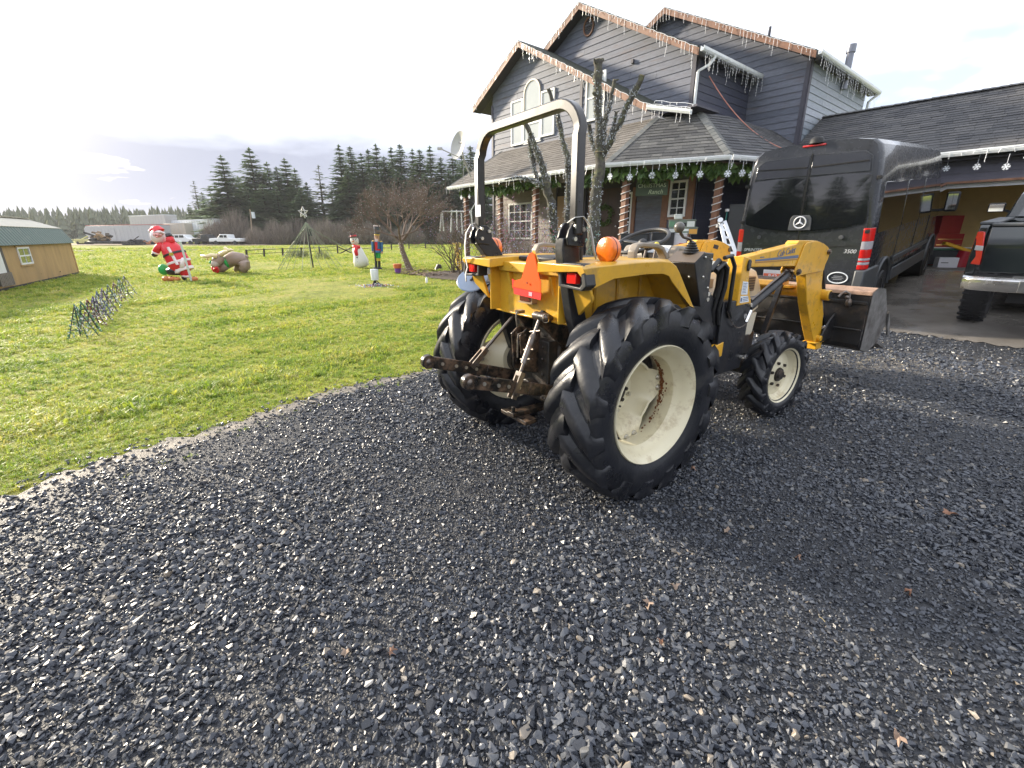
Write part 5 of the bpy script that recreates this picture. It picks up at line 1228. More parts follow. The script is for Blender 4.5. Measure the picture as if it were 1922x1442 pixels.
# ---- loader frame, towers and arms
for sg in (-1, 1):
    y0, y1 = sg * .38, sg * .50
    mb = MB(); mb.prism([(1.055, .45), (1.065, 1.0), (1.44, .985), (1.42, .46)], lambda a, b, t: Vector((a, t, b)), sg * .30, sg * .495)
    bm_ = mb.build('loader_mount', BLK, TR, bevel=.006)
    mb = MB(); mb.prism([(.72, .99), (.80, 1.10), (.86, 1.12), (.97, 1.03), (1.08, .985), (1.08, .70), (.98, .80)], lambda a, b, t: Vector((a, t, b)), sg * .44, sg * .47); mb.beam((.66, sg * .40, .60), (1.9, sg * .28, .55), .03, .16)
    mb.build('subframe_plate', BLK, bm_, bevel=.005)
    mb = MB()
    for (x, z) in ((.835, 1.07), (.832, 1.035), (1.40, .55), (1.41, .95)): mb.cyl((x, sg * .46, z), (x, sg * .515, z), .014, n=8)
    mb.build('mount_bolt', ZINC, bm_, smooth=30)
    mb = MB(); mb.prism([(1.228, .955), (1.231, 1.302), (1.325, 1.288), (1.345, 1.12), (1.43, .962)], lambda a, b, t: Vector((a, t, b)), y0, y1)
    tw = mb.build('loader_tower', YEL2, TR, bevel=.006)
    if sg < 0:
        mb = MB(); mb.prism([(1.262, 1.035), (1.262, 1.13), (1.335, 1.12), (1.350, 1.03)], lambda a, b, t: Vector((a, t, b)), -.5005, -.502); dc = mb.build('safety_decal', LABW, tw)
        mb = MB()
        for k in range(7): mb.bb(1.272, 1.325 - .006 * (k % 3), -.5022, -.5027, 1.045 + .011 * k, 1.049 + .011 * k)
        mb.build('decal_print', BLUEP, dc)
        mb = MB(); mb.prism([(1.262, .975), (1.262, 1.025), (1.362, 1.020), (1.385, .975)], lambda a, b, t: Vector((a, t, b)), -.5005, -.502); dc = mb.build('safety_decal', LABW, tw)
        mb = MB()
        for k in range(3): mb.bb(1.295, 1.365, -.5022, -.5027, .984 + .012 * k, .989 + .012 * k)
        mb.bb(1.266, 1.285, -.5022, -.5027, .984, 1.012); mb.build('decal_print', BLUEP, dc)
        mb = MB(); mb.prism([(1.288, 1.205), (1.280, 1.235), (1.290, 1.27), (1.305, 1.28), (1.318, 1.265), (1.316, 1.22), (1.303, 1.198)], lambda a, b, t: Vector((a, t, b)), -.515, -.495); mb.build('pivot_bracket', BLK, tw, bevel=.003)
    # upper boom
    mb = MB(); mb.prism([(1.30, 1.225), (1.29, 1.298), (2.08, 1.386), (2.14, 1.386), (2.14, 1.200)], lambda a, b, t: Vector((a, t, b)), sg * .405, sg * .493)
    arm = mb.build('loader_arm', YEL2, TR, bevel=.006)
    el = [(2.02, 1.165), (2.115, 1.365), (2.15, 1.385), (2.25, 1.394), (2.36, 1.392), (2.46, 1.375), (2.555, 1.345), (2.60, 1.318), (2.612, 1.285), (2.60, 1.24), (2.572, 1.20), (2.565, 1.150), (2.10, 1.125), (2.05, 1.135)]
    mb = MB(); mb.prism(el, lambda a, b, t: Vector((a, t, b)), sg * .494, sg * .504); mb.prism(el, lambda a, b, t: Vector((a, t, b)), sg * .392, sg * .402)
    mb.prism([(2.00, 1.383), (2.03, 1.402), (2.26, 1.402), (2.36, 1.397), (2.36, 1.385), (2.0, 1.375)], lambda a, b, t: Vector((a, t, b)), sg * .402, sg * .494)
    mb.build('elbow_plate', YEL2, arm, bevel=.003)
    mb = MB()
    for (x, z, r) in ((2.575, 1.305, .022), (2.075, 1.160, .024)):
        mb.cyl((x, sg * .38, z), (x, sg * .520, z), r, n=16); mb.cyl((x, sg * .52, z), (x, sg * .528, z), r * .7, n=6)
    mb.build('pivot_pin', STEEL, arm, smooth=30)
    # down boom
    dn = [(2.27, 1.13), (2.40, .88), (2.46, .80), (2.60, .62), (2.72, .48), (2.845, .48), (2.835, .56), (2.80, .75), (2.70, .90), (2.63, 1.02), (2.60, 1.15)]
    mb = MB(); mb.prism(dn, lambda a, b, t: Vector((a, t, b)), sg * .41, sg * .488); mb.bb(2.70, 2.88, sg * .395, sg * .512, .475, .490); mb.bb(2.76, 2.87, sg * .40, sg * .50, .41, .475)
    mb.cyl((2.70, sg * .36, .93), (2.70, sg * .545, .93), .048, n=20); mb.cyl((2.78, sg * .39, .52), (2.78, sg * .52, .52), .028, n=14)
    mb.build('arm_drop_leg', YEL2, arm, bevel=.006)
    mb = MB(); mb.cyl((2.70, sg * .546, .93), (2.70, sg * .548, .93), .036, n=18); mb.build('boss_bore', BLK, arm)
    # lift cylinder
    a = Vector((2.075, sg * .448, 1.16)); b = Vector((1.38, sg * .448, .865)); d = (a - b).normalized()
    mb = MB(); mb.cyl(b + d * .12, a - d * .06, .034, n=20); mb.cyl(b + d * .56, b + d * .57, .0345, n=20); mb.cyl(a - d * .06, a, .02, n=12)
    lc = mb.build('lift_cylinder', BLK, TR, smooth=30)
    mb = MB(); mb.cyl(b, b + d * .12, .017, n=14); mb.cyl(b + Vector((0, -.05, 0)), b + Vector((0, .05, 0)), .022, n=12); mb.build('cylinder_rod', CHROME, lc, smooth=30)
    mb = MB(); mb.tube([b + d * .16 + Vector((0, 0, .042)), b + d * .4 + Vector((0, 0, .044)), b + d * .62 + Vector((0, 0, .042))], .008, 6); mb.build('cylinder_pipe', STEEL, lc, smooth=40)
    # bucket cylinder
    a = Vector((2.58, sg * .448, 1.29)); b = Vector((2.95, sg * .448, .60)); d = (b - a).normalized()
    mb = MB(); mb.cyl(a, a + d * .46, .030, n=18); bc = mb.build('bucket_cylinder', BLK, TR, smooth=30)
    mb = MB(); mb.cyl(a + d * .46, b, .016, n=14); mb.cyl(b + Vector((0, -.05, 0)), b + Vector((0, .05, 0)), .02, n=12); mb.build('cylinder_rod', CHROME, bc, smooth=30)
arm_lab = Matrix.Identity(4)
text('Cub Cadet', .066, BLUEP, TR, frame((1.845, -.4945, 1.318), (1, 0, .105), (0, -1, 0)), shear=.35, name='boom_lettering', font_sp=.95)
mb = MB(); mb.prism([(1.40, 1.262), (1.40, 1.274), (2.06, 1.292), (2.06, 1.268)], lambda a, b, t: Vector((a, t, b)), -.4935, -.495); mb.build('boom_stripe', BLUEP, TR)
mb = MB(); mb.prism([(1.40, 1.250), (1.40, 1.257), (2.05, 1.262), (2.05, 1.254)], lambda a, b, t: Vector((a, t, b)), -.4935, -.495); mb.build('boom_stripe', M('brown_stripe', (0.35, 0.16, 0.03), 0.4), TR)
mb = MB()
for k in range(3): mb.bb(1.46 + k * .022, 1.475 + k * .022, -.4935, -.495, 1.285, 1.293)
mb.build('boom_print', BLUEP, TR)
mb = MB(); mb.prism([(2.28, 1.325), (2.36, 1.31), (2.375, 1.345), (2.295, 1.36)], lambda a, b, t: Vector((a, t, b)), .389, .3915); mb.build('arm_decal', GREYP, TR)
# cross tube between the drop legs with hydraulic pipes
mb = MB(); mb.cyl((2.62, -.41, .95), (2.62, .41, .95), .05, n=20); mb.bb(2.46, 2.64, -.30, .30, .985, 1.01); mb.prism([(2.44, 1.0), (2.46, 1.04), (2.60, 1.055), (2.62, .98)], lambda a, b, t: Vector((a, t, b)), -.22, .20)
ct = mb.build('cross_tube', YEL2, TR, bevel=.004)
mb = MB()
for k in range(4):
    y = -.24 - .03 * k
    mb.tube([(2.50 + .02 * k, .1, 1.03 + .012 * k), (2.50 + .02 * k, y + .04, 1.03 + .012 * k), (2.51 + .02 * k, y, 1.06), (2.52 + .02 * k, y, 1.15), (2.50, y - .02, 1.20)], .008, 6)
mb.build('hydraulic_pipe', STEEL, ct, smooth=50)
mb = MB(); mb.prism([(2.14, .55), (2.17, .55), (2.36, 1.02), (2.33, 1.03)], lambda a, b, t: Vector((a, t, b)), -.29, -.25); mb.build('brush_guard_bar', BLK, TR)
# ---- bucket
Bk = .765
side = [(3.00, .945), (3.10, .985), (3.30, .97), (3.52, .70), (3.55, .62), (3.40, .44), (3.20, .38), (3.02, .425)]
mb = MB()
for sg in (-1, 1): mb.prism(side, lambda a, b, t: Vector((a, t, b)), sg * Bk, sg * (Bk - .012))
mb.prism([(3.00, .93), (3.0, .47), (3.03, .425), (3.20, .378), (3.45, .375), (3.45, .39), (3.205, .393), (3.04, .44), (3.014, .475), (3.014, .93)], lambda a, b, t: Vector((a, t, b)), -Bk + .012, Bk - .012)
bk = mb.build('bucket', BUCK, TR, bevel=.003)
mb = MB(); mb.prism([(2.985, .925), (2.99, .955), (3.10, .99), (3.12, .975), (3.016, .93)], lambda a, b, t: Vector((a, t, b)), -Bk - .002, Bk + .002); mb.build('bucket_top_edge', BRUST, bk, bevel=.003)
mb = MB(); mb.prism([(a, b) for a, b in side], lambda a, b, t: Vector((a, t, b)), -Bk - .002, -Bk - .004); mb.build('bucket_side_plate', BUCKS, bk)
mb = MB(); mb.prism([(3.38, .44), (3.60, .36), (3.62, .375), (3.42, .47)], lambda a, b, t: Vector((a, t, b)), -Bk - .02, Bk + .02); mb.prism([(3.50, .74), (3.60, .62), (3.66, .50), (3.62, .49), (3.54, .60)], lambda a, b, t: Vector((a, t, b)), -Bk - .022, -Bk - .006); mb.build('cutting_edge', BUCKS, bk, bevel=.003)
mb = MB()
for sg in (-1, 1):
    for y in (.40, .51): mb.prism([(3.0, .50), (2.79, .48), (2.77, .54), (2.90, .68), (3.0, .74)], lambda a, b, t: Vector((a, t, b)), sg * y - .008, sg * y + .008)
mb.bb(2.985, 3.0, -Bk + .02, Bk - .02, .60, .615); mb.bb(2.985, 3.0, -Bk + .02, Bk - .02, .84, .87)
mb.build('bucket_bracket', BUCK, bk, bevel=.004)
mb = MB(); mb.tube([(2.90, -.54, .90), (2.93, -.55, .93), (2.955, -.57, .95), (2.975, -.60, .93), (2.96, -.61, .88), (2.965, -.61, .83)], .011, 8); mb.sph((2.965, -.61, .85), .028, 10, 8, (1, 1, 1.5)); mb.sph((2.93, -.60, .90), .018, 8, 6); mb.build('chain_hook', STEEL, bk, smooth=50)
# hoses beside the console, chain from mount to tower
mb = MB()
for k, (dx, dy) in enumerate(((0, 0), (.03, -.02), (.06, .01), (.02, .03))):
    mb.tube([(.84 + dx, -.50 + dy, 1.22), (.92 + dx, -.50 + dy, 1.285 - .02 * k), (.99 + dx, -.49 + dy, 1.25 - .02 * k), (1.01 + dx, -.48 + dy, 1.10), (.98 + dx, -.47 + dy, .95), (1.02 + dx, -.46 + dy, .84)], .016, 8)
mb.tube([(.95, -.52, 1.30), (1.03, -.52, 1.31), (1.09, -.52, 1.24), (1.10, -.515, 1.08), (1.11, -.51, .94), (1.16, -.505, .88)], .014, 8)
mb.build('hydraulic_hose', HOSE, TR, smooth=50)
mb = MB(); a = Vector((1.10, -.51, .93)); b = Vector((1.36, -.53, .83)); n = 26
for k in range(n):
    t = (k + .5) / n; c = a.lerp(b, t) - Vector((0, 0, .075 * 4 * t * (1 - t))); d = (b - a + Vector((0, 0, -.075 * 4 * (1 - 2 * t)))).normalized(); u = Vector((0, 1, 0)) if k % 2 else d.cross(Vector((0, 1, 0))).normalized()
    mb.tube([c + d * .009 * math.cos(q) + u * .0045 * math.sin(q) for q in [2 * math.pi * j / 8 for j in range(8)]], .0018, 4, closed=True)
mb.build('retaining_chain', STEEL, TR, smooth=60)
mb = MB(); mb.cyl((1.345, -.525, .83), (1.40, -.52, .91), .013, n=12); mb.build('lock_pin', CHROME, TR, smooth=30)
mb = MB(); mb.prism([(1.00, .575), (1.0, .68), (1.13, .705), (1.13, .60)], lambda a, b, t: Vector((a, t, b)), -.46, -.50); mb.build('step_plate', YEL2, TR, bevel=.004)
# webbing straps thrown over both hinges
def strap(pts, wv, label):
    w_ = Vector(wv); mb = MB(); P_ = [Vector(p) for p in pts]; n = len(P_)
    for i, p in enumerate(P_):
        k = 1 + .25 * math.sin(i * 1.7); mb.v += [tuple(p - w_ * k), tuple(p + w_ * k)]
    for i in range(n - 1): mb.f.append((2 * i, 2 * i + 1, 2 * i + 3, 2 * i + 2)); mb.m.append(0)
    me = mb.mesh('tie_strap', recalc=False, smooth=60); me.materials.append(STRAP); o = link('tie_strap', me)
    so = o.modifiers.new('solid', 'SOLIDIFY'); so.thickness = .003
    o.matrix_world = Matrix.Translation((0.33, 2.965, 0)) @ Matrix.Rotation(R(35.25), 4, 'Z')
    return tag(o, label, 'strap', 'white straps tied on the roll bar hinges')
strap([(-.26, .50, 1.42), (-.28, .50, 1.50), (-.335, .49, 1.527), (-.39, .49, 1.515), (-.425, .495, 1.46), (-.435, .50, 1.38), (-.43, .505, 1.30), (-.415, .51, 1.24), (-.42, .53, 1.19), (-.40, .56, 1.14)], (.004, .013, 0), 'white webbing strap hanging from the left roll bar hinge past the lamp')
strap([(-.40, -.47, 1.50), (-.36, -.475, 1.525), (-.31, -.48, 1.53), (-.285, -.505, 1.49), (-.275, -.515, 1.43), (-.265, -.52, 1.37), (-.25, -.525, 1.325)], (.010, .016, 0), 'white webbing strap draped over the right roll bar hinge by the amber lamp')
text('CHRISTMAS', .135, LETM, SG, frame(sc_ + sn * .016 + Vector((0, 0, .065)), sa, sn), ext=.002)
text('Ranch', .15, LETM, SG, frame(sc_ + sn * .016 + Vector((0, 0, -.085)) + sa * .10, sa, sn), ext=.002, shear=.3)
mb = MB()
for k in (-.33, .33): mb.cyl(sc_ + sa * k + Vector((0, 0, .17)), sc_ + sa * k + Vector((0, 0, .36)), .006, n=5)
mb.build('hanging_wire', WIRE, SG)
# extension cord down the wall
p0 = HV(-7.60, N2 + .35, 5.6); p1 = HV(-5.2, 13.4, 3.45)
mb = MB(); mb.tube([p0.lerp(p1, k / 24) + Vector((0, 0, -.55 * 4 * (k / 24) * (1 - k / 24) * .55)) for k in range(25)], .014, 6)
o = mb.build('extension_cord', M('salmon_cord', (0.42, 0.17, 0.12), 0.5), smooth=60); tag(o, 'salmon coloured extension cord sagging from the downspout to the porch roof', 'cord')
# satellite dish on the porch roof corner
dc = at(861, 273, y=16.9); db = at(884, 332, y=17.4); DISH = thing('satellite_dish', 'pale grey satellite dish on a strutted mast at the left porch roof corner', 'satellite dish', db)
rel = dc - db; lk = Vector((-.72, -.70, .25)).normalized(); rot = lk.to_track_quat('Z', 'Y').to_matrix()
mb = MB(); prof = [(.40 * k / 8, .13 * (k / 8) ** 2) for k in range(9)]; mb.lathe(prof + [(.40 + .008, .135)] + [(r_, h - .012) for r_, h in reversed(prof)], n=36)
mb.xf(Matrix.Translation(rel - lk * .1) @ rot.to_4x4() @ Matrix.Diagonal((.92, 1.12, 1, 1)))
DG = M('dish_grey', (0.42, 0.42, 0.41), 0.5, var=0.05); mb.build('reflector', DG, DISH, smooth=50)
mb = MB(); mb.tube([(0, 0, 0), rel * .5 + Vector((-.02, 0, 0)), rel - lk * .12], .028, 8); mb.cyl((-.28, -.1, -.25), rel * .6, .012, n=6); mb.cyl((.25, -.15, -.02), rel * .55, .012, n=6); mb.build('mast', DG, DISH, smooth=50)
lnb = at(826, 279, y=16.3) - db
mb = MB(); mb.tube([rel + Vector((0, 0, -.36)), lnb + Vector((.1, .05, -.03)), lnb], .018, 8); mb.box(lnb, (.16, .08, .07)); mb.build('feed_arm', DG, DISH, smooth=50)
mb = MB(); p = rel + lk * .005; rx = rot @ Vector((1, 0, 0)); ry = rot @ Vector((0, 1, 0)); mb.obox(p + ry * .13 - lk * .08, rx * .14, ry * .018, lk * .004); mb.build('dish_print', M('grey_print', (0.22, 0.22, 0.24), 0.5), DISH)
# ---- clutter on the porch
BIN = M('dark_plastic', (0.02, 0.022, 0.026), 0.4); BOXM = M('cardboard_green_print', (0.16, 0.20, 0.16), 0.6, var=0.1); BOXT = M('cardboard_tan', (0.40, 0.30, 0.16), 0.7, var=0.15)
def crate(u, v, y, sx, sy, sz, m, name, label, cat, rz=.6, decal=None, group=None):
    p = at(u, v, y=y); t = thing(name, label, cat, p, rz, group)
    mb = MB(); mb.box((0, 0, sz / 2), (sx, sy, sz)); mb.build('body', m, t, bevel=.008)
    mb = MB(); mb.box((0, 0, sz + .012), (sx * 1.04, sy * 1.04, .024)); mb.build('lid', m if decal is None else m, t, bevel=.006)
    if decal:
        k = 0
        for (x0, x1, z0, z1, dm) in decal:
            mb = MB(); mb.bb(x0 * sx, x1 * sx, -sy / 2 - .003, -sy / 2 - .001, z0 * sz, z1 * sz); mb.build('printed_label', dm, t); k += 1
    return t
WPR = M('white_print', (0.62, 0.66, 0.62), 0.5); GPR = M('green_print', (0.12, 0.26, 0.15), 0.5); OPR = M('orange_print', (0.62, 0.33, 0.06), 0.5); BPR = M('black_print', (0.02, 0.02, 0.02), 0.5)
RZP = math.atan2(sa.y, sa.x)
crate(1282, 441, 11.3, .62, .35, .14, BOXM, 'light_box', 'dark printed light box, lower of the two stacked on the porch', 'box', RZP, [(-.5, -.28, .1, .9, WPR), (-.2, .2, .55, .9, WPR), (.22, .5, .1, .85, OPR)], 'boxes stacked on the porch')
crate(1280, 428, 11.3, .58, .33, .15, BOXM, 'light_box', 'green printed light box, upper of the two stacked on the porch', 'box', RZP, [(-.48, -.28, .15, .9, GPR), (-.22, .18, .2, .7, BPR), (.2, .48, .1, .9, WPR)], 'boxes stacked on the porch')
crate(1273, 412, 11.3, .17, .2, .08, WPR, 'small_box', 'small white box on top of the stacked light boxes', 'box', RZP)
crate(1271, 466, 11.1, .38, .3, .30, M('white_sack', (0.66, 0.67, 0.70), 0.7, var=0.1), 'white_bag', 'white printed bag standing below the stacked light boxes', 'bag', RZP, [(.1, .4, .1, .35, M('red_print', (0.5, 0.04, 0.04), 0.5))])
crate(1294, 470, 10.9, .55, .25, .10, M('red_plastic', (0.42, 0.02, 0.02), 0.4), 'red_tray', 'red tray of decorations behind the yellow loader arm', 'tray', RZP)
crate(1243, 472, 11.2, .5, .4, .40, BIN, 'black_bin', 'black storage bin behind the steering wheel on the porch', 'bin', RZP)
crate(1190, 476, 11.0, .6, .45, .42, M('grey_grill', (0.03, 0.033, 0.04), 0.35), 'grill', 'dark grey barbecue grill with flat lid beside the left striped post', 'grill', RZP)
crate(1378, 470, 12.5, .5, .45, 1.1, M('dark_grey_cabinet', (0.055, 0.06, 0.065), 0.45), 'grey_cabinet', 'tall dark grey cabinet behind the ladder on the porch', 'cabinet', RZP)
p = at(1318, 468, y=10.9); pk = thing('pumpkin', 'orange pumpkin ornament among the clutter beside the red tray', 'pumpkin', p)
mb = MB()
for k in range(10):
    a = 2 * math.pi * k / 10; mb.sph((.06 * math.cos(a), .06 * math.sin(a), .09), .075, 10, 8, (1, 1, 1.15))
mb.build('pumpkin_body', M('pumpkin_orange', (0.62, 0.16, 0.03), 0.45, var=0.1), pk, smooth=60); mb = MB(); mb.tube([(0, 0, .16), (.01, 0, .21), (.03, 0, .23)], [.018, .014, .012], 6); mb.build('stalk', GREASE, pk)
# folded step ladder leaning by the post
LAD = thing('folding_ladder', 'folded aluminium ladder leaning beside the right striped post', 'ladder', at(1374, 520, y=9.9))
b = LAD.location; top = at(1352, 416, y=10.6)
d = top - b; ALU = M('aluminium', (0.55, 0.57, 0.60), 0.35, metal=0.75, var=0.1)
sdv = Vector((.9, -.45, 0)).normalized(); fr_ = d.cross(sdv).normalized()
for i, s in enumerate((0, .42)):
    mb = MB(); mb.beam(sdv * s * .55, d + sdv * s * .2, .075, .028, up=fr_); mb.build('rail', ALU, LAD, bevel=.004)
mb = MB()
for k in range(1, 7): q = d * (k / 7.2); mb.beam(q, q + sdv * lerp(.22, .09, k / 7.2), .03, .05, up=d)
mb.build('rung', ALU, LAD)
mb = MB(); mb.cyl(d - fr_ * .06, d + fr_ * .06, .055, n=14); mb.box(d - Vector((0, 0, .10)), (.13, .1, .06)); mb.build('hinge', ALU, LAD, smooth=30)
p = at(1360, 420, y=12.2); t = thing('broom', 'teal handled broom standing upright behind the ladder', 'broom', p); mb = MB(); mb.cyl((0, 0, -.8), (.02, 0, .28), .018, n=8); mb.build('handle', M('teal', (0.02, 0.16, 0.15), 0.4), t); mb = MB(); mb.box((.02, 0, .31), (.07, .07, .06)); mb.build('cap', WHT, t)
# wreath on the door
c = HV(-9.71, N1 - .09, 2.05); r = random.Random(4); mb = MB()
for k in range(420):
    a = r.uniform(0, 6.283); q = c + HA * math.cos(a) * .26 + Vector((0, 0, .26 * math.sin(a))) + Vector((r.gauss(0, .03), r.gauss(0, .03), r.gauss(0, .03))); dr = Vector((r.gauss(0, 1), r.gauss(0, 1), r.gauss(0, 1))).normalized() * .08; u = dr.cross(Vector((.3, .5, .8))).normalized() * .018
    mb.add([q, q + dr * .5 + u, q + dr, q + dr * .5 - u], [(0, 1, 2, 3)])
tag(mb.build('door_wreath', GARM, recalc=False), 'evergreen wreath hanging on the dark front door', 'wreath')
# ---- things inside the garage
RED = M('red_tool_paint', (0.38, 0.012, 0.03), 0.3, coat=0.4, var=0.1); YELP = M('yellow_plastic', (0.72, 0.40, 0.02), 0.4)
t = thing('tool_chest', 'tall red tool chest at the left of the garage', 'tool chest', at(1763, 470, y=13.3), RZP + .3)
mb = MB(); mb.box((0, 0, .0), (.7, .5, .85)); mb.box((.05, .05, .65), (.6, .4, .5)); mb.build('cabinet', RED, t, bevel=.01)
for k in range(5): MB().box((0, -.255, -.32 + .15 * k), (.62, .02, .012)).build('drawer_edge', CHROME, t)
t = thing('work_bench', 'black work bench with green mat in front of the red tool chest', 'bench', at(1772, 499, y=12.6), RZP)
mb = MB(); mb.box((0, 0, .20), (1.0, .5, .36)); mb.build('body', BIN, t, bevel=.01); mb = MB(); mb.box((0, 0, .41), (.9, .45, .04)); mb.build('green_mat', M('green_mat', (0.05, 0.22, 0.13), 0.5), t); mb = MB(); mb.box((0, -.05, .45), (1.05, .5, .02)); mb.build('tray_rim', WHT, t)
t = thing('white_box', 'white cardboard box on the garage floor below the bench', 'box', at(1771, 507, y=12.2), RZP); mb = MB(); mb.box((0, 0, .15), (.40, .3, .30)); mb.build('carton', M('white_carton', (0.66, 0.66, 0.70), 0.6), t, bevel=.006); mb = MB(); mb.bb(-.15, .0, -.153, -.151, .16, .18); mb.build('carton_print', BPR, t)
t = thing('yellow_chute', 'yellow machine chute lying on a red drum in the garage', 'machine', at(1806, 470, y=12.3), RZP); mb = MB(); mb.beam((-.42, 0, .16), (.28, 0, -.10), .22, .08); mb.build('chute', YELP, t, bevel=.02); mb = MB(); mb.cyl((.02, 0, -.55), (.10, 0, -.05), .17, n=18); mb.build('drum', RED, t, smooth=40); mb = MB(); mb.cyl((.0, 0, -.62), (.01, 0, -.55), .19, n=18); mb.build('yellow_foot', YELP, t, smooth=40)
t = thing('stacked_black_cases', 'stack of black cases against the tan garage wall', 'cases', at(1823, 452, y=13.6), RZP)
for k, (w_, h_, x) in enumerate(((1.0, .34, 0), (.9, .3, .05), (.62, .28, -.08))): MB().box((x, 0, -.15 + .34 * k), (w_, .5, h_)).build('case', BIN, t, bevel=.02)
t = thing('hanging_chair', 'dark round folding chair hung on the garage wall', 'chair', at(1838, 397, y=14.3), RZP); mb = MB(); mb.lathe([(0, 0), (.42, .02), (.45, .05), (.40, .07), (0, .05)], n=24); mb.build('seat', M('dark_brown', (0.035, 0.02, 0.014), 0.6), t, smooth=40); mb = MB(); mb.cyl((0, 0, -.3), (0, 0, 0), .05, n=10); mb.build('stem', BIN, t)
for k, (ub, vb, ut, vt) in enumerate(((1868, 440, 1893, 358), (1892, 420, 1914, 356))):
    a, b = at(ub, vb, y=13.4), at(ut, vt, y=13.4); o = MB().beam(a, b, .16, .10, up=(0, 1, 0)).build('timber_plank', M('brown_plank', (0.11, 0.055, 0.03), 0.7, var=0.2) if k == 0 else bpy.data.materials['brown_plank'], bevel=.006)
    tag(o, ['brown timber plank leaning in the garage, left of the pair', 'brown timber plank leaning in the garage, nearest the pickup'][k], 'plank', 'planks leaning in the garage')
mb = MB(); c = at(1745, 512, y=11.6); mb.tube([at(1733, 513, y=11.4) + Vector((0, 0, .02)), at(1745, 516, y=11.2) + Vector((0, 0, .02)), at(1757, 513, y=11.2) + Vector((0, 0, .02)), at(1775, 518, y=11) + Vector((0, 0, .02)), at(1800, 524, y=10.8) + Vector((0, 0, .02))], .012, 6)
tag(mb.build('white_cable', WHT, smooth=60), 'white cable lying across the wet concrete before the garage', 'cable')
# ================================================================= VAN
VP = M('charcoal_car_paint', (0.034, 0.037, 0.044), 0.26, metal=0.25, coat=0.55, dirt=(0.05, 0.05, 0.052), dscale=.8, damt=0.2, rvar=0.05)
VB = M('grey_bumper_plastic', (0.055, 0.060, 0.066), 0.45, var=0.1, dirt=(0.11, 0.105, 0.10), dscale=3, damt=0.3)
VG = M('black_tinted_glass', (0.006, 0.007, 0.009), 0.03, spec=0.9, coat=1.0)
CAR_T = M('road_tyre', (0.018, 0.018, 0.020), 0.7, var=0.2, bump=0.2, bscale=90)
ALLOY = M('alloy_wheel', (0.50, 0.51, 0.53), 0.3, metal=0.9, var=0.1)
LENSW = M('clear_lamp_lens', (0.42, 0.40, 0.43), 0.15, coat=1.0, var=0.1, vscale=30)
SILV = M('silver_badge', (0.72, 0.73, 0.75), 0.3, metal=0.2)
def veh(name, label, cat, org, az, pitch, group=None):
    t = thing(name, label, cat, org, 0, group); a = R(az); p = R(pitch)
    F = Vector((math.sin(a), math.cos(a), 0)); Lf = Vector((-math.cos(a), math.sin(a), 0)); F2 = F * math.cos(p) + Vector((0, 0, math.sin(p))); U = F2.cross(Lf)
    t.rotation_euler = Matrix(((F2.x, Lf.x, U.x), (F2.y, Lf.y, U.y), (F2.z, Lf.z, U.z))).to_euler(); return t
VAN = veh('van', 'dark grey high roof van parked facing the garage behind the tractor', 'van', (4.85, 7.96, .05), 48.5, 5.0)
prof = [(0, .42), (.86, .42), (.93, .50), (.955, .62), (.985, .95), (.99, 1.30), (.985, 1.52), (.975, 1.75), (.955, 2.10), (.938, 2.35), (.918, 2.52), (.875, 2.645), (.79, 2.72), (.60, 2.755), (.30, 2.772), (0, 2.778)]
def lean(z): return max(0, z - 1.5) ** 1.4 * .07
def van_sec(x, k, dz, zmax):
    out = []
    for y, z in prof:
        zz = .42 + (min(z, 9) - .42) * dz; yy = y * k
        out.append((x + (lean(z) if x < 1 else 0), yy, zz))
    return out
secs = [(.0, .93, 1.0), (.012, .955, 1.0), (.04, .98, 1.0), (.09, 1.0, 1.0), (1.0, 1.005, 1.0), (3.0, 1.005, 1.0), (4.75, 1.0, .995), (5.15, .985, .95), (5.6, .96, .80), (6.0, .95, .62), (6.15, .95, .50), (6.6, .92, .38), (6.85, .85, .27), (6.9, .80, .22)]
mb = MB(); m = 2 * len(prof) - 2
for x, k, dz in secs:
    s_ = van_sec(x, k, dz, 9); ring = s_ + [(a, -b, c) for a, b, c in reversed(s_[1:-1])]
    mb.v += ring
for i in range(len(secs) - 1):
    for k in range(m): mb.f.append((i * m + k, i * m + (k + 1) % m, (i + 1) * m + (k + 1) % m, (i + 1) * m + k)); mb.m.append(0)
mb.f.append(tuple(range(m))); mb.f.append(tuple((len(secs) - 1) * m + k for k in range(m))); mb.m += [0, 0]
body = mb.build('body', VP, VAN, smooth=28)
def rx(z, d=0): return lean(z) - .004 - d          # just proud of the rear face
def rear_panel(poly, name, mat, parent, d0=.004, d1=.012, bevel=None):
    mb = MB(); mb.prism(poly, lambda a, b, t: Vector((lean(b) - t, a, b)), -.02, d1); return mb.build(name, mat, parent, bevel=bevel)
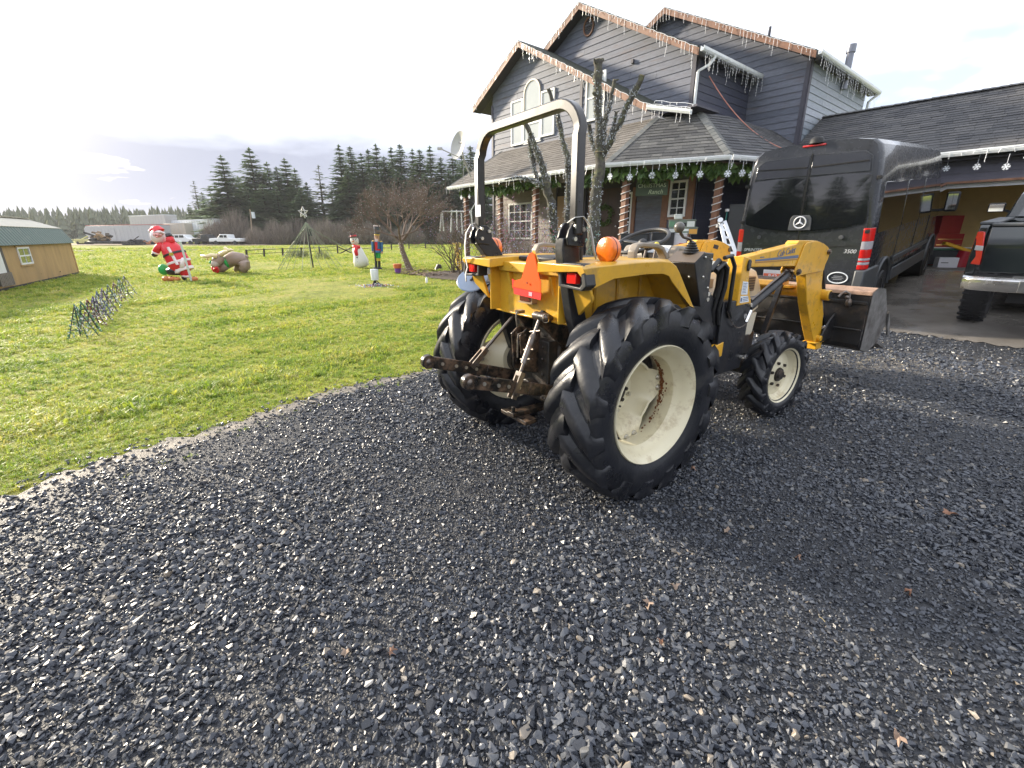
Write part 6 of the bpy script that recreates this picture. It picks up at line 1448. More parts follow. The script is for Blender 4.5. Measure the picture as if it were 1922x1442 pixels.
for sg in (-1, 1):
    top = [(sg * .03, 2.27), (sg * .45, 2.285), (sg * .80, 2.27), (sg * .835, 2.24), (sg * .875, 1.66), (sg * .86, 1.58), (sg * .62, 1.515), (sg * .30, 1.475), (sg * .03, 1.46)]
    dp = [(sg * .012, .64), (sg * .012, 2.60), (sg * .70, 2.58), (sg * .80, 2.50), (sg * .905, 1.60), (sg * .915, 1.30), (sg * .90, .64)]
    dr = rear_panel(dp, 'rear_door', VP, VAN, d1=.010, bevel=.006)
    rear_panel(top, 'door_window', VG, dr, d1=.014)
    up = [(sg * .03, 2.30), (sg * .80, 2.30), (sg * .77, 2.50), (sg * .68, 2.56), (sg * .03, 2.58)]
    rear_panel(up, 'upper_door_panel', M('gloss_black_panel', (0.012, 0.013, 0.016), 0.12, coat=1.0) if sg < 0 else bpy.data.materials['gloss_black_panel'], dr, d1=.014)
    mb = MB(); mb.beam((lean(2.33) - .018, sg * .04, 2.42), (lean(2.33) - .018, sg * .76, 2.44), .014, .018); mb.build('panel_crease_shade', VSEAM, dr)  # black strip stands in for the shade along the panel crease
    mb = MB(); mb.cyl((-.012, sg * .61, 1.365), (-.026, sg * .61, 1.365), .035, .028, 16); mb.build('door_stop', VB, dr, smooth=40)
    for z in (.85, 1.45 if sg < 0 else 1.62, 2.2):
        mb = MB(); mb.box((lean(z) + .0, sg * .93, z), (.05, .06, .05)); mb.build('door_hinge', VSEAM, dr, bevel=.006)
    mb = MB(); mb.prism([(sg * .03, 1.22), (sg * .90, 1.25), (sg * .90, 1.235), (sg * .03, 1.205)], lambda a, b, t: Vector((-t, a, b)), .0, .0115); mb.build('body_crease_shade', VSEAM, dr)  # shade of the door crease laid on as a black strip
mb = MB(); mb.prism([(-.005, .6), (.005, .6), (.005, 2.62), (-.005, 2.62)], lambda a, b, t: Vector((lean(b) - t, a, b)), -.01, .0118); 
mb = MB()
for k in range(10):
    z0, z1 = .62 + k * .2, .62 + (k + 1) * .2; mb.beam((lean(z0) - .016, 0, z0), (lean(z1) - .016, 0, z1), .008, .012, up=(1, 0, 0))
mb.build('door_gap', VSEAM, VAN)
# handle panel and star emblem
hp_ = MB(); hp_.prism([(.17, 1.475), (.155, 1.66), (.12, 1.71), (-.12, 1.71), (-.155, 1.66), (-.17, 1.475)], lambda a, b, t: Vector((lean(b) - t, a, b)), 0, .022); HPn = hp_.build('handle_panel', VB, VAN, bevel=.008)
mb = MB(); mb.tube([(-.026, .088 * math.cos(t), 1.60 + .088 * math.sin(t)) for t in [2 * math.pi * k / 32 for k in range(32)]], .010, 8, closed=True)
for k in range(3):
    a = math.pi / 2 + 2 * math.pi * k / 3; tip = Vector((-.027, .084 * math.cos(a), 1.60 + .084 * math.sin(a))); n_ = Vector((0, -math.sin(a), math.cos(a)))
    c0 = Vector((-.027, 0, 1.60)); mb.add([c0 + n_ * .017, c0 - n_ * .017, tip, c0 + Vector((-.012, 0, 0)), c0 + Vector((.01, 0, 0))], [(0, 2, 3), (1, 3, 2), (0, 3, 1), (0, 4, 2), (1, 2, 4), (0, 1, 4)])
mb.build('star_emblem', SILV, HPn, smooth=40)
def ytext(body_, size, mat, y, z, name, parent, sh=.3):
    return text(body_, size, mat, parent, frame((lean(z) - .0125, y, z), (0, -1, 0), (-1, 0, 0)), shear=sh, name=name, ext=.003)
ytext('SPRINTER', .072, SILV, .69, 1.15, 'model_badge', VAN, .15); ytext('3500', .082, SILV, -.76, 1.155, 'number_badge', VAN, .15)
mb = MB(); mb.tube([(-.013, -.665 + .135 * math.cos(t), .745 + .085 * math.sin(t)) for t in [2 * math.pi * k / 32 for k in range(32)]], .009, 6, closed=True); ov = mb.build('oval_sticker', LABW, VAN, smooth=60)
mb = MB()
for k in range(3): mb.bb(-.0135, -.0125, -.665 - .08 + .02 * abs(k - 1), -.665 + .08 - .02 * abs(k - 1), .715 + .025 * k, .725 + .025 * k)
mb.build('sticker_print', M('grey_sticker_print', (0.25, 0.26, 0.28), 0.5), ov)
# licence plate recess and plate
mb = MB(); mb.bb(-.016, 0, .05, .62, .60, .92); mb.build('plate_recess', VSEAM, VAN, bevel=.02)
mb = MB(); mb.bb(-.024, -.016, .14, .46, .66, .82); pl_ = mb.build('licence_plate', M('plate_pale', (0.62, 0.60, 0.60), 0.4), VAN, bevel=.006)
mb = MB(); mb.bb(-.0255, -.0243, .15, .45, .665, .76); mb.build('plate_band', M('plate_orange', (0.62, 0.12, 0.06), 0.4), pl_)
text('R42', .09, LABW, pl_, frame((-.026, .30, .712), (0, -1, 0), (-1, 0, 0)), name='plate_number', ext=.001)
# tail lamps wrapping the corners
for sg in (-1, 1):
    segs = [(1.305, 1.50, REDL), (1.185, 1.305, LENSW), (1.055, 1.185, REDL), (1.02, 1.055, LENSW), (.995, 1.02, REDL), (.955, .995, LENSW), (.885, .955, REDL)]
    if sg > 0: segs = [(1.28, 1.50, REDL), (1.12, 1.28, LENSW), (.90, 1.12, REDL)]
    tlm = None
    for z0, z1, m_ in segs:
        mb = MB()
        ptsl = [(-.012, .885), (-.016, .93), (.0, .968), (.04, .996), (.11, 1.012), (.11, .97), (.03, .93)]
        mb.prism(ptsl, lambda a, b, t: Vector((a + lean(t), sg * b * (1 - max(0, t - 1.3) * .03 + (t - 1.2) * .0), t)), z0 + .002, z1 - .002)
        tlm2 = mb.build('tail_lamp', m_, VAN, bevel=.004)
# lower bumper and cladding
mb = MB(); bpf = [(.985, .46), (1.01, .60), (1.0, .86), (.93, .88), (.90, .62), (.55, .56), (.0, .56)]
for sg in (-1, 1):
    mb.prism([(-.06, .88), (-.10, .60), (-.08, .44), (.95, .44), (.95, .60), (.82, .86)], lambda a, b, t: Vector((a, sg * t, b)), .88 if True else 0, 1.015)
mb.bb(-.09, .05, -.9, .9, .44, .62)
mb.build('rear_bumper', VB, VAN, bevel=.02)
mb = MB(); mb.prism([(.92, .90), (.80, .62), (.60, .60), (.57, .44), (-.57, .44), (-.60, .60), (-.80, .62), (-.92, .90)], lambda a, b, t: Vector((-.012 - t, a, b)), 0, .002)
for sg in (-1, 1):
    mb = MB(); mb.bb(1.95, 5.0, sg * .985, sg * 1.012, .44, .66); mb.build('side_sill', VB, VAN, bevel=.01)
    mb = MB(); mb.bb(1.82, 5.0, sg * .985, sg * 1.010, .80, .88); mb.build('rub_strip', VB, VAN, bevel=.008)
    for xw in (1.25, 5.575):
        mb = MB(); pts = [(xw + .50 * math.cos(t), sg * 1.0, .42 + .50 * math.sin(t)) for t in [math.pi * k / 18 for k in range(19)]]
        mb.tube(pts, .026, 8); mb.build('wheel_arch', VB, VAN, smooth=60)
        mb = MB(); mb.cyl((xw, sg * .60, .42), (xw, sg * .992, .42), .46, n=28); mb.build('wheel_well', VSEAM, VAN, smooth=40)
    # side glass: long dark band in panes
    for (x0, x1) in ((.28, 1.85), (1.90, 3.35), (3.40, 4.55)):
        mb = MB(); ytop, ybot = .928, .987
        mb.prism([(x0, 1.46), (x0 + .03, 1.40), (x1 - .03, 1.40), (x1, 1.46), (x1, 2.08), (x1 - .05, 2.13), (x0 + .08, 2.13), (x0 + .04, 2.08)], lambda a, b, t: Vector((a, sg * (lerp(.993, .957, (b - 1.40) / .73) + t), b)), -.02, .008); mb.build('side_window', VG, VAN, bevel=.004)
    mb = MB(); mb.prism([(4.62, 1.35), (5.62, 1.35), (5.45, 1.65), (5.10, 2.1), (4.64, 2.12)], lambda a, b, t: Vector((a, sg * (lerp(.988, .945, (b - 1.35) / .77) + t), b)), -.03, .010); mb.build('cab_window', VG, VAN)
    mb = MB(); mb.beam((5.42, sg * .98, 1.45), (5.40, sg * 1.14, 1.47), .06, .05); mb.build('mirror_arm', VSEAM, VAN)
    mb = MB(); mb.box((5.40, sg * 1.20, 1.62), (.12, .22, .40)); mr = mb.build('mirror_housing', VSEAM, VAN, bevel=.04, seg=3)
    mb = MB(); mb.bb(5.336, 5.341, sg * 1.12, sg * 1.28, 1.46, 1.78); mb.build('mirror_glass', M('mirror_glass', (0.62, 0.65, 0.68), 0.03, metal=1.0) if sg < 0 else bpy.data.materials['mirror_glass'], mr)
    mb = MB()
    for x in (1.875, 3.375, 4.60): mb.bb(x - .006, x + .006, sg * .99, sg * .998, .66, 1.40)
    mb.build('panel_gap', VSEAM, VAN)
    # wheels
    for xw in (1.25, 5.575):
        mb = MB(); mb.lathe([(.24, -.11), (.33, -.115), (.355, -.09), (.362, -.05), (.362, .05), (.355, .09), (.33, .115), (.24, .11)], axis='y', n=40, closed=True)
        w = mb.build('wheel', CAR_T, VAN, smooth=35); w.location = (xw, sg * .90, .36)
        mb = MB(); mb.lathe([(0, .06), (.05, .06), (.20, .085), (.235, .095), (.245, .10), (.245, .06), (0, .02)], axis='y', n=32)
        for k in range(6):
            a = 2 * math.pi * k / 6; mb.cyl((.07 * math.cos(a), .06, .07 * math.sin(a)), (.07 * math.cos(a), .085, .07 * math.sin(a)), .014, n=6)
        rm = mb.build('rim', ALLOY, w, smooth=35); rm.rotation_euler = (0, 0, 0 if sg > 0 else math.pi)
mb = MB(); mb.prism([(.16, 2.715), (.16, 2.745), (-.16, 2.745), (-.16, 2.715)], lambda a, b, t: Vector((lean(b) - t, a, b)), -.05, .03); mb.build('brake_light', REDL, VAN, bevel=.01)
mb = MB(); mb.lathe([(0, .10), (.05, .095), (.09, .06), (.105, 0)], (.10, -.02, 2.76), 'z', 20); mb.build('camera_dome', VSEAM, VAN, smooth=50)
mb = MB(); mb.prism([(5.18, 2.6), (5.98, 1.62), (6.0, 1.55), (5.95, 1.55), (5.1, 2.55)], lambda a, b, t: Vector((a + .02, t, b + .03)), -.80, .80); mb.build('windscreen', VG, VAN)
mb = MB(); mb.bb(1.0, 5.6, -.75, .75, .30, .45); mb.build('underbody', VSEAM, VAN)
# ================================================================= PICKUP at the right edge
PKP = M('dark_green_black_paint', (0.008, 0.012, 0.013), 0.16, coat=1.0, rvar=0.04)
MUD = M('muddy_chrome', (0.55, 0.55, 0.55), 0.2, metal=0.95, dirt=(0.28, 0.24, 0.16), dscale=5, damt=0.35, rvar=0.1)
PK = veh('pickup_truck', 'dark green pickup truck with chrome rear bumper parked by the garage at the right edge', 'pickup truck', Vector((6.55, 6.7, .1)) + Vector((.643, -.766, 0)) * 1.0, 50, 3.0)
mb = MB()
for sg in (-1, 1):
    mb.prism([(.02, .92), (.0, 1.05), (.02, 1.45), (.06, 1.48), (2.2, 1.50), (2.2, .72), (1.55, .72)] + [(1.05 + .5 * math.cos(t), .55 + .5 * math.sin(t)) for t in [math.pi * k / 10 for k in range(1, 10)]] + [(.55, .70), (.05, .70)], lambda a, b, t: Vector((a, sg * (t - max(0, b - 1.3) * .15), b)), .90, 1.0)
bed = mb.build('bed_side', PKP, PK, bevel=.03, seg=3)
mb = MB(); mb.prism([(.0, .84), (-.02, 1.15), (-.01, 1.42), (.03, 1.49), (.10, 1.49), (.10, .84)], lambda a, b, t: Vector((a, t, b)), -.86, .86); tg = mb.build('tailgate', PKP, PK, bevel=.012)
mb = MB(); mb.bb(-.022, .08, -.86, .86, 1.455, 1.50); mb.build('tailgate_cap', VB, tg, bevel=.015)
mb = MB(); mb.bb(-.028, -.015, -.12, .12, 1.24, 1.34); mb.build('tailgate_handle', VSEAM, tg, bevel=.01)
for sg in (-1, 1):
    mb = MB(); mb.prism([(.86, .94), (.995, .95), (1.0, 1.1), (.985, 1.385), (.93, 1.39), (.90, 1.38), (.865, 1.05)], lambda a, b, t: Vector((-.03 + t + max(0, a - .93) * .9, sg * a, b)), 0, .12); tlp = mb.build('tail_lamp', REDL, PK, bevel=.012)
    mb = MB(); mb.prism([(.872, 1.135), (.962, 1.14), (.962, 1.205), (.878, 1.20)], lambda a, b, t: Vector((-.034 + t + max(0, a - .93) * .9, sg * a, b)), 0, .02); mb.build('reverse_lens', LENSW, tlp, bevel=.004)
    mb = MB(); mb.bb(.06, 2.2, sg * .80, sg * .99, 1.475, 1.515); mb.build('bed_rail', VB, PK, bevel=.012)
mb = MB(); mb.prism([(-.20, .60), (-.22, .70), (-.20, .80), (.0, .82), (.0, .62)], lambda a, b, t: Vector((a + abs(t) ** 4 * .10, t, b)), -.99, .99)
mb = MB()
n = 16
for i in range(n + 1):
    y = -1.0 + 2.0 * i / n; dx = .13 * (abs(y) ** 6)
    mb.v += [(-.20 + dx, y, .61), (-.225 + dx, y, .68), (-.215 + dx, y, .77), (-.17 + dx, y, .80), (.0, y, .80), (.0, y, .62)]
for i in range(n):
    for k in range(6): mb.f.append((i * 6 + k, i * 6 + (k + 1) % 6, i * 6 + 6 + (k + 1) % 6, i * 6 + 6 + k)); mb.m.append(0)
mb.f += [tuple(range(6)), tuple(n * 6 + k for k in reversed(range(6)))]; mb.m += [0, 0]
bp_ = mb.build('rear_bumper', MUD, PK, bevel=.01)
mb = MB(); mb.bb(-.16, 0, -.50, .50, .802, .812); mb.build('bumper_step', VB, bp_); mb = MB(); mb.bb(-.228, -.2, -.42, .42, .62, .77); mb.build('bumper_centre', VB, bp_, bevel=.01)
mb = MB(); mb.bb(.0, .8, -.5, .5, .45, .62); mb.cyl((-.10, -.05, .50), (.3, -.05, .50), .04, n=8); mb.build('frame_rails', VSEAM, PK)
mb = MB(); sec = [(2.2, .98, .62, 1.50, .93), (2.22, .98, .62, 1.52, .93), (2.34, .80, 1.50, 1.92, .74)]
mb.prism([(2.22, .55), (2.22, 1.50), (5.6, 1.45), (5.75, 1.2), (5.75, .6)], lambda a, b, t: Vector((a, t, b)), -.99, .99); mb.build('cab_body', PKP, PK, bevel=.06, seg=3)
mb = MB(); cabp = [(2.26, 1.49), (2.36, 1.86), (2.55, 1.95), (3.7, 1.95), (4.2, 1.80), (4.75, 1.44)]
b0 = 0
mb.prism(cabp, lambda a, b, t: Vector((a, t * (1 - max(0, b - 1.5) * .30), b)), -.93, .93); cab = mb.build('cab_roof', PKP, PK, bevel=.03, seg=3)
mb = MB(); mb.prism([(-.78, 1.52), (.78, 1.52), (.70, 1.84), (-.70, 1.84)], lambda a, b, t: Vector((2.255 + (b - 1.49) * .27 - t, a, b)), 0, .006); mb.build('rear_window', M('reflective_dark_glass', (0.02, 0.025, 0.03), 0.04, spec=1.0, coat=1.0), cab)
for sg in (-1, 1):
    mb = MB(); mb.prism([(2.45, 1.52), (3.45, 1.52), (3.45, 1.86), (2.55, 1.86)], lambda a, b, t: Vector((a, sg * (.93 * (1 - max(0, b - 1.5) * .30) + t), b)), -.01, .006); mb.build('side_window', VG, cab)
    mb = MB(); mb.beam((2.36, sg * .845, 1.53), (2.46, sg * .75, 1.86), .02, .03); mb.build('window_chrome', MUD, cab)
    mb = MB(); mb.box((3.9, sg * 1.20, 1.64), (.10, .24, .17)); mr = mb.build('tow_mirror', VSEAM, PK, bevel=.03, seg=3); MB().bb(3.842, 3.847, sg * 1.10, sg * 1.30, 1.575, 1.705).build('mirror_glass', bpy.data.materials['mirror_glass'], mr)
    mb = MB(); mb.beam((3.9, sg * .98, 1.55), (3.9, sg * 1.12, 1.60), .05, .04); mb.build('mirror_arm', VSEAM, PK)
    for xw in (1.05, 4.7):
        mb = MB(); mb.lathe([(.24, -.14), (.36, -.145), (.405, -.12), (.42, -.07), (.42, .07), (.405, .12), (.36, .145), (.24, .14)], axis='y', n=40, closed=True)
        for k in range(44):
            a = 2 * math.pi * k / 44; c = Vector((.42 * math.cos(a), 0, .42 * math.sin(a)))
            for y in (-.10, .02, .10): mb.obox(c + Vector((0, y + (.02 if k % 2 else -.02), 0)), Vector((-math.sin(a), 0, math.cos(a))) * .020, Vector((0, .034, 0)), Vector((math.cos(a), 0, math.sin(a))) * .010)
        w = mb.build('wheel', CAR_T, PK, smooth=35); w.location = (xw, sg * .86, .40)
        mb = MB(); mb.lathe([(0, .05), (.12, .06), (.22, .10), (.245, .12), (.245, .06), (0, .02)], axis='y', n=28); rm = mb.build('rim', ALLOY, w, smooth=35); rm.rotation_euler = (0, 0, 0 if sg > 0 else math.pi)
mb = MB(); mb.bb(1.6, 5.2, -.8, .8, .40, .60); mb.build('underbody', VSEAM, PK)
# ================================================================= far vehicles and trailers across the field
WTR = M('white_trailer_skin', (0.60, 0.64, 0.68), 0.45, var=0.05); GTR = M('grey_trailer_skin', (0.42, 0.43, 0.45), 0.5, var=0.08); FBL = M('far_black', (0.02, 0.02, 0.022), 0.5); FWH = M('far_white_paint', (0.72, 0.74, 0.76), 0.35, coat=0.3); FGL = M('far_glass', (0.03, 0.035, 0.045), 0.08)
def far_at(u, Y): p = at(u, 450, y=Y); return Vector((p.x, Y, 0))
def trailer(name, label, u0, u1, Y0, Y1, h, z0, mat, cat='trailer', nose=False, trim=None, door=None):
    p0, p1 = far_at(u0, Y0), far_at(u1, Y1); d = p1 - p0; L = d.length; t = thing(name, label, cat, p0, math.atan2(d.y, d.x))
    mb = MB(); W_ = 2.5
    if nose: mb.prism([(1.6, z0), (0, z0 + h * .45), (0, z0 + h * .8), (1.0, z0 + h), (L, z0 + h), (L, z0)], lambda a, b, c: Vector((a, c, b)), 0, W_)
    else: mb.prism([(0, z0), (0, z0 + h), (L, z0 + h), (L, z0)], lambda a, b, c: Vector((a, c, b)), 0, W_)
    mb.build('box_body', mat, t, bevel=.04)
    mb = MB(); mb.bb(0 if not nose else .9, L, -.03, W_ + .03, z0 + h, z0 + h + .12); mb.build('roof_rail', trim or mat, t)
    mb = MB()
    for k in range(max(2, int(L / 1.2))): x = (k + 1) * L / (max(2, int(L / 1.2)) + 1); mb.bb(x - .02, x + .02, -.03, .0, z0 + .1 + (h * .4 if nose and x < 1.7 else 0), z0 + h - .1)
    mb.build('seam', GTR, t)
    if door: x = door * L; mb = MB(); mb.bb(x, x + 1.3, -.05, .0, z0 + .05, z0 + h * .82); dd = mb.build('side_door', M('trailer_door', (0.36, 0.37, 0.39), 0.5) if 'trailer_door' not in bpy.data.materials else bpy.data.materials['trailer_door'], t); mb = MB(); mb.bb(x + .12, x + 1.18, -.06, -.05, z0 + .2, z0 + h * .75); mb.build('door_panel', mat, dd)
    for x in (L * .72, L * .80):
        MB().cyl((x, -.02, .45), (x, .3, .45), .45, n=14).build('wheel', FBL, t, smooth=40)
    return t
trailer('white_trailer', 'long white travel trailer with sloped nose and side door across the field', 163, 300, 100, 92, 3.0, .6, GTR, nose=True, trim=M('red_trim', (0.4, 0.12, 0.12), 0.5), door=.38)
trailer('office_trailer', 'tall white portable building behind the trailers with pale roof', 252, 318, 108, 102, 5.4, .4, M('portable_wall', (0.46, 0.45, 0.44), 0.6), cat='building', trim=WTR)
trailer('box_trailer', 'white box trailer behind the parked cars on the right', 322, 408, 104, 92, 3.9, .7, WTR)
trailer('tan_trailer', 'small tan trailer partly hidden between Santa and the white box trailer', 308, 352, 99, 96, 3.3, .6, M('tan_trailer_skin', (0.48, 0.43, 0.36), 0.5))
def far_car(name, label, u, Y, L, kind, paint, rz=0):
    t = thing(name, label, 'car' if kind == 'suv' else 'pickup truck', far_at(u, Y), rz)
    k = L / 5.0
    if kind == 'suv': pr = [(0, .5), (0, 1.2), (.25, 1.75), (2.9, 1.8), (3.6, 1.2), (4.9, 1.05), (5, .5)]
    else: pr = [(0, .55), (0, 1.15), (1.9, 1.15), (2.0, 1.80), (3.2, 1.82), (3.8, 1.2), (5.2, 1.1), (5.3, .55)]
    mb = MB(); mb.prism([(a * k, b) for a, b in pr], lambda a, b, c: Vector((a - L / 2, c, b)), -.95, .95); mb.build('body', paint, t, bevel=.08)
    ws = [(.35, 1.0), (1.15, 1.9), (2.05, 2.95)] if kind == 'suv' else [(2.12, 2.6), (2.7, 3.35)]
    for a, b in ws:
        for s_ in (-1, 1): MB().bb(a * k - L / 2, b * k - L / 2, s_ * .955, s_ * .965, 1.25, 1.68).build('window', FGL, t)
    for x in (.9, 4.1):
        for s_ in (-1, 1): mb = MB(); mb.cyl((x * k - L / 2, s_ * .75, .38), (x * k - L / 2, s_ * .98, .38), .38, n=16); mb.build('wheel', FBL, t, smooth=40)
    return t
far_car('white_suv', 'white sport utility car parked across the field, left of the two pickups', 349, 88, 4.9, 'suv', FWH, R(-6))
far_car('black_pickup', 'small black pickup parked between the white car and the white pickup', 389, 86, 4.6, 'pick', FBL, R(-8))
far_car('white_pickup', 'white pickup parked at the right end of the far row of vehicles', 429, 85, 5.6, 'pick', FWH, R(175))
# tracked machine with flat deck
t = thing('flatbed_machine', 'dark tracked machine with piled scrap in front of the white trailer', 'machine', far_at(196, 84), R(-8)); mb = MB(); mb.bb(-2.6, 2.6, -1, 1, .25, .7); mb.bb(-2.4, -1.0, -.8, .8, .7, 1.2); mb.build('deck', FBL, t, bevel=.08)
mb = MB(); r = random.Random(8)
for k in range(40): p = Vector((r.gauss(-.3, .7), r.uniform(-.7, .7), .8 + abs(r.gauss(0, .55)))); mb.box(p, (r.uniform(.2, .7), r.uniform(.2, .5), r.uniform(.1, .4)), Euler((r.random(), r.random(), r.random())).to_matrix())
mb.build('scrap_pile', M('scrap_brown', (0.2, 0.13, 0.07), 0.8, island=((0.05, 0.045, 0.04), (0.34, 0.22, 0.12))), t); mb = MB(); mb.beam((1.0, 0, .7), (-3.8, 0, 2.2), .25, .3); mb.build('boom', FBL, t)
for k, (u, Y, sx_, sz_, c) in enumerate(((265, 86, 2.2, .7, (0.4, 0.16, 0.07)), (255, 84, 1.6, 1.5, (0.03, 0.03, 0.035)), (240, 83, 1.6, 1.0, (0.05, 0.05, 0.05)), (158, 92, 3.0, 1.6, (0.5, 0.48, 0.20)), (283, 88, 1.4, .9, (0.36, 0.13, 0.06)))):
    t = thing('yard_equipment', ['low orange brown implement in the far yard', 'black implement standing beside the trailer door', 'dark low implement left of the black one', 'pale yellow cabin left of the white trailer nose', 'rusty implement nearest Santa in the far yard'][k], 'equipment', far_at(u, Y), r.uniform(-.3, .3)); m_ = M('equipment_%s' % 'abcde'[k], c, 0.7, var=0.2)
    mb = MB(); mb.box((0, 0, sz_ * .4), (sx_, 1.2, sz_ * .5)); mb.beam((-sx_ * .4, 0, sz_ * .5), (sx_ * .3, .2, sz_), .15, .15); mb.build('frame', m_, t, bevel=.05); mb = MB()
    for x in (-.3, .3): mb.cyl((x * sx_, -.65, .3), (x * sx_, .65, .3), .3, n=12)
    mb.build('wheel', FBL, t, smooth=40)
# ================================================================= YARD
def atp(u, v, P, N):
    o = Vector((0, 0, CAMH)); d = at(u, v, y=1.0) - o if True else None
    d = Vector(((u - 961) / FPX, math.cos(_p) + (721 - v) / FPX * math.sin(_p), -math.sin(_p) + (721 - v) / FPX * math.cos(_p)))
    return o + d * ((P - o).dot(N) / d.dot(N))
def pxs(y): return y / FPX * 1.02      # metres per photo pixel at depth y near the horizon
# ---- shed
P0 = at(148, 512, z=0); P1 = at(0, 545, z=0); wd_ = (P1 - P0).normalized(); wn_ = Vector((wd_.y, -wd_.x, 0))
if wn_.dot(P0) > 0: wn_ = -wn_                    # wall normal towards the viewer
bk_ = -wn_
ez = atp(131, 452, P0, wd_).z; br = atp(112, 428, P0, wd_); rg = atp(46, 410, P0, wd_)
bd = (br - P0).dot(bk_); rd = (rg - P0).dot(bk_)
SHED = thing('garden_shed', 'small tan wooden shed with green metal gambrel roof at the left edge', 'shed', P0)
SW = M('ochre_plywood', (0.40, 0.26, 0.115), 0.7, var=0.2, vscale=3, stretch=(1, 1, .25), dirt=(0.16, 0.13, 0.08), dscale=1.5, damt=0.3, bump=0.1, wpos=True)
SGR = M('green_metal_roof', (0.045, 0.085, 0.06), 0.42, metal=0.2, var=0.12, dirt=(0.17, 0.17, 0.13), damt=0.25)
STN = M('sunlight_painted_roof', (0.40, 0.38, 0.31), 0.45, metal=0.1, var=0.1)  # warm pale tone paints sunlight onto the upper slopes
Ls = (P1 - P0).length + 2.5
def shp(s, b, z): return wd_ * s + bk_ * b + Vector((0, 0, z))
rdp = max(rd, bd + .5)
Wd = 2 * rdp
mb = MB(); mb.prism([(0, 0.02), (0, ez), (bd, br.z - .06), (rdp, rg.z - .06), (Wd - bd, br.z - .06), (Wd, ez), (Wd, 0.02)], lambda a, b, t: shp(t, a, b), .02, Ls); mb.build('shed_wall', SW, SHED)
for (b0_, z0_, b1_, z1_, m_, nm) in ((-.10, ez - .06, bd, br.z, SGR, 'lower_roof'), (bd - .03, br.z + .0, rdp, rg.z, STN, 'upper_roof'), (rdp, rg.z, Wd - bd, br.z, STN, 'upper_roof'), (Wd - bd, br.z, Wd + .1, ez - .06, SGR, 'lower_roof')):
    mb = MB(); n = int(Ls / .11); a, b = Vector((b0_, z0_)), Vector((b1_, z1_)); nn = Vector((-(b - a).y, (b - a).x)).normalized()
    if nn.y < 0: nn = -nn
    for i in range(n + 1):
        s = -.12 + (Ls + .12) * i / n; h = .018 if i % 2 else 0
        mb.v += [tuple(shp(s, a.x + nn.x * h, a.y + nn.y * h)), tuple(shp(s, b.x + nn.x * h, b.y + nn.y * h))]
    for i in range(n): mb.f.append((2 * i, 2 * i + 1, 2 * i + 3, 2 * i + 2)); mb.m.append(0)
    o = mb.build(nm, m_, SHED, recalc=False); q = o.modifiers.new('solid', 'SOLIDIFY'); q.thickness = .012
mb = MB(); mb.beam(shp(-.13, rdp, rg.z + .03), shp(Ls, rdp, rg.z + .03), .22, .03); mb.build('ridge_cap', STN, SHED)
mb = MB(); mb.beam(shp(.04, -.012, .02), shp(.04, -.012, ez - .06), .09, .02, up=wn_); mb.build('corner_board', SW, SHED)
wl0 = atp(33, 478, P0, wn_); s0 = (atp(56, 478, P0, wn_) - P0).dot(wd_); s1 = (wl0 - P0).dot(wd_); zt_ = atp(45, 462, P0, wn_).z; zb_ = atp(46, 495, P0, wn_).z
mb = MB(); fwid = .05
for (a, b, c, d) in ((s0, s0 + fwid, zb_, zt_), (s1 - fwid, s1, zb_, zt_), (s0 + fwid, s1 - fwid, zb_, zb_ + fwid), (s0 + fwid, s1 - fwid, zt_ - fwid, zt_), (s0 + fwid, s1 - fwid, (zb_ + zt_) / 2 - .02, (zb_ + zt_) / 2 + .02)):
    mb.prism([(a, c), (b, c), (b, d), (a, d)], lambda p, q, t: shp(p, -t, q), .005, .035)
wdo = mb.build('window', WHT, SHED)
for k in range(2): MB().prism([(s0 + fwid, zb_), (s1 - fwid, zb_), (s1 - fwid, zt_), (s0 + fwid, zt_)], lambda p, q, t: shp(p, -t, q if k == 0 else q), .006, .014).build('pane', GLD, wdo) if k == 0 else MB().prism([((s0 + s1) / 2 - .008, zb_), ((s0 + s1) / 2 + .008, zb_), ((s0 + s1) / 2 + .008, zt_), ((s0 + s1) / 2 - .008, zt_)], lambda p, q, t: shp(p, -t, q), .014, .024).build('muntin', WHT, wdo)
mb = MB(); mb.prism([(s0 - .06, zt_), (s1 + .06, zt_), (s1 + .06, zt_ + .05), (s0 - .06, zt_ + .05)], lambda p, q, t: shp(p, -t, q), .004, .03); mb.prism([(s0 - .06, zb_ - .05), (s1 + .06, zb_ - .05), (s1 + .06, zb_), (s0 - .06, zb_)], lambda p, q, t: shp(p, -t, q), .004, .03); mb.build('window_trim', SW, SHED)
ds = (atp(14, 500, P0, wn_) - P0).dot(wd_)
mb = MB(); mb.prism([(ds, .12), (ds + 1.2, .12), (ds + 1.2, ez - .1), (ds, ez - .1)], lambda p, q, t: shp(p, -t, q), -.25, .006); mb.build('porch_recess', M('shed_interior', (0.10, 0.09, 0.085), 0.8), SHED)
mb = MB(); mb.prism([(ds + .25, .40), (ds + .75, .40), (ds + .75, ez - .2), (ds + .25, ez - .2)], lambda p, q, t: shp(p, -t, q), .006, .03); mb.build('door', WHT, SHED)
for k in range(9):
    s = ds + .04 + k * .10; mb = MB(); mb.prism([(s, .10), (s + .055, .10), (s + .055, .46), (s, .46)], lambda p, q, t: shp(p, -t, q), .04, .06); mb.build('slat', M('weathered_slat', (0.22, 0.19, 0.16), 0.8, var=0.2) if k == 0 else bpy.data.materials['weathered_slat'], SHED)
mb = MB(); mb.prism([(-.0, 0), (Ls, 0), (Ls, .06), (0, .06)], lambda p, q, t: shp(p, -t, q), -.02, .02); mb.build('skid', M('dark_skid', (0.035, 0.033, 0.03), 0.8), SHED)
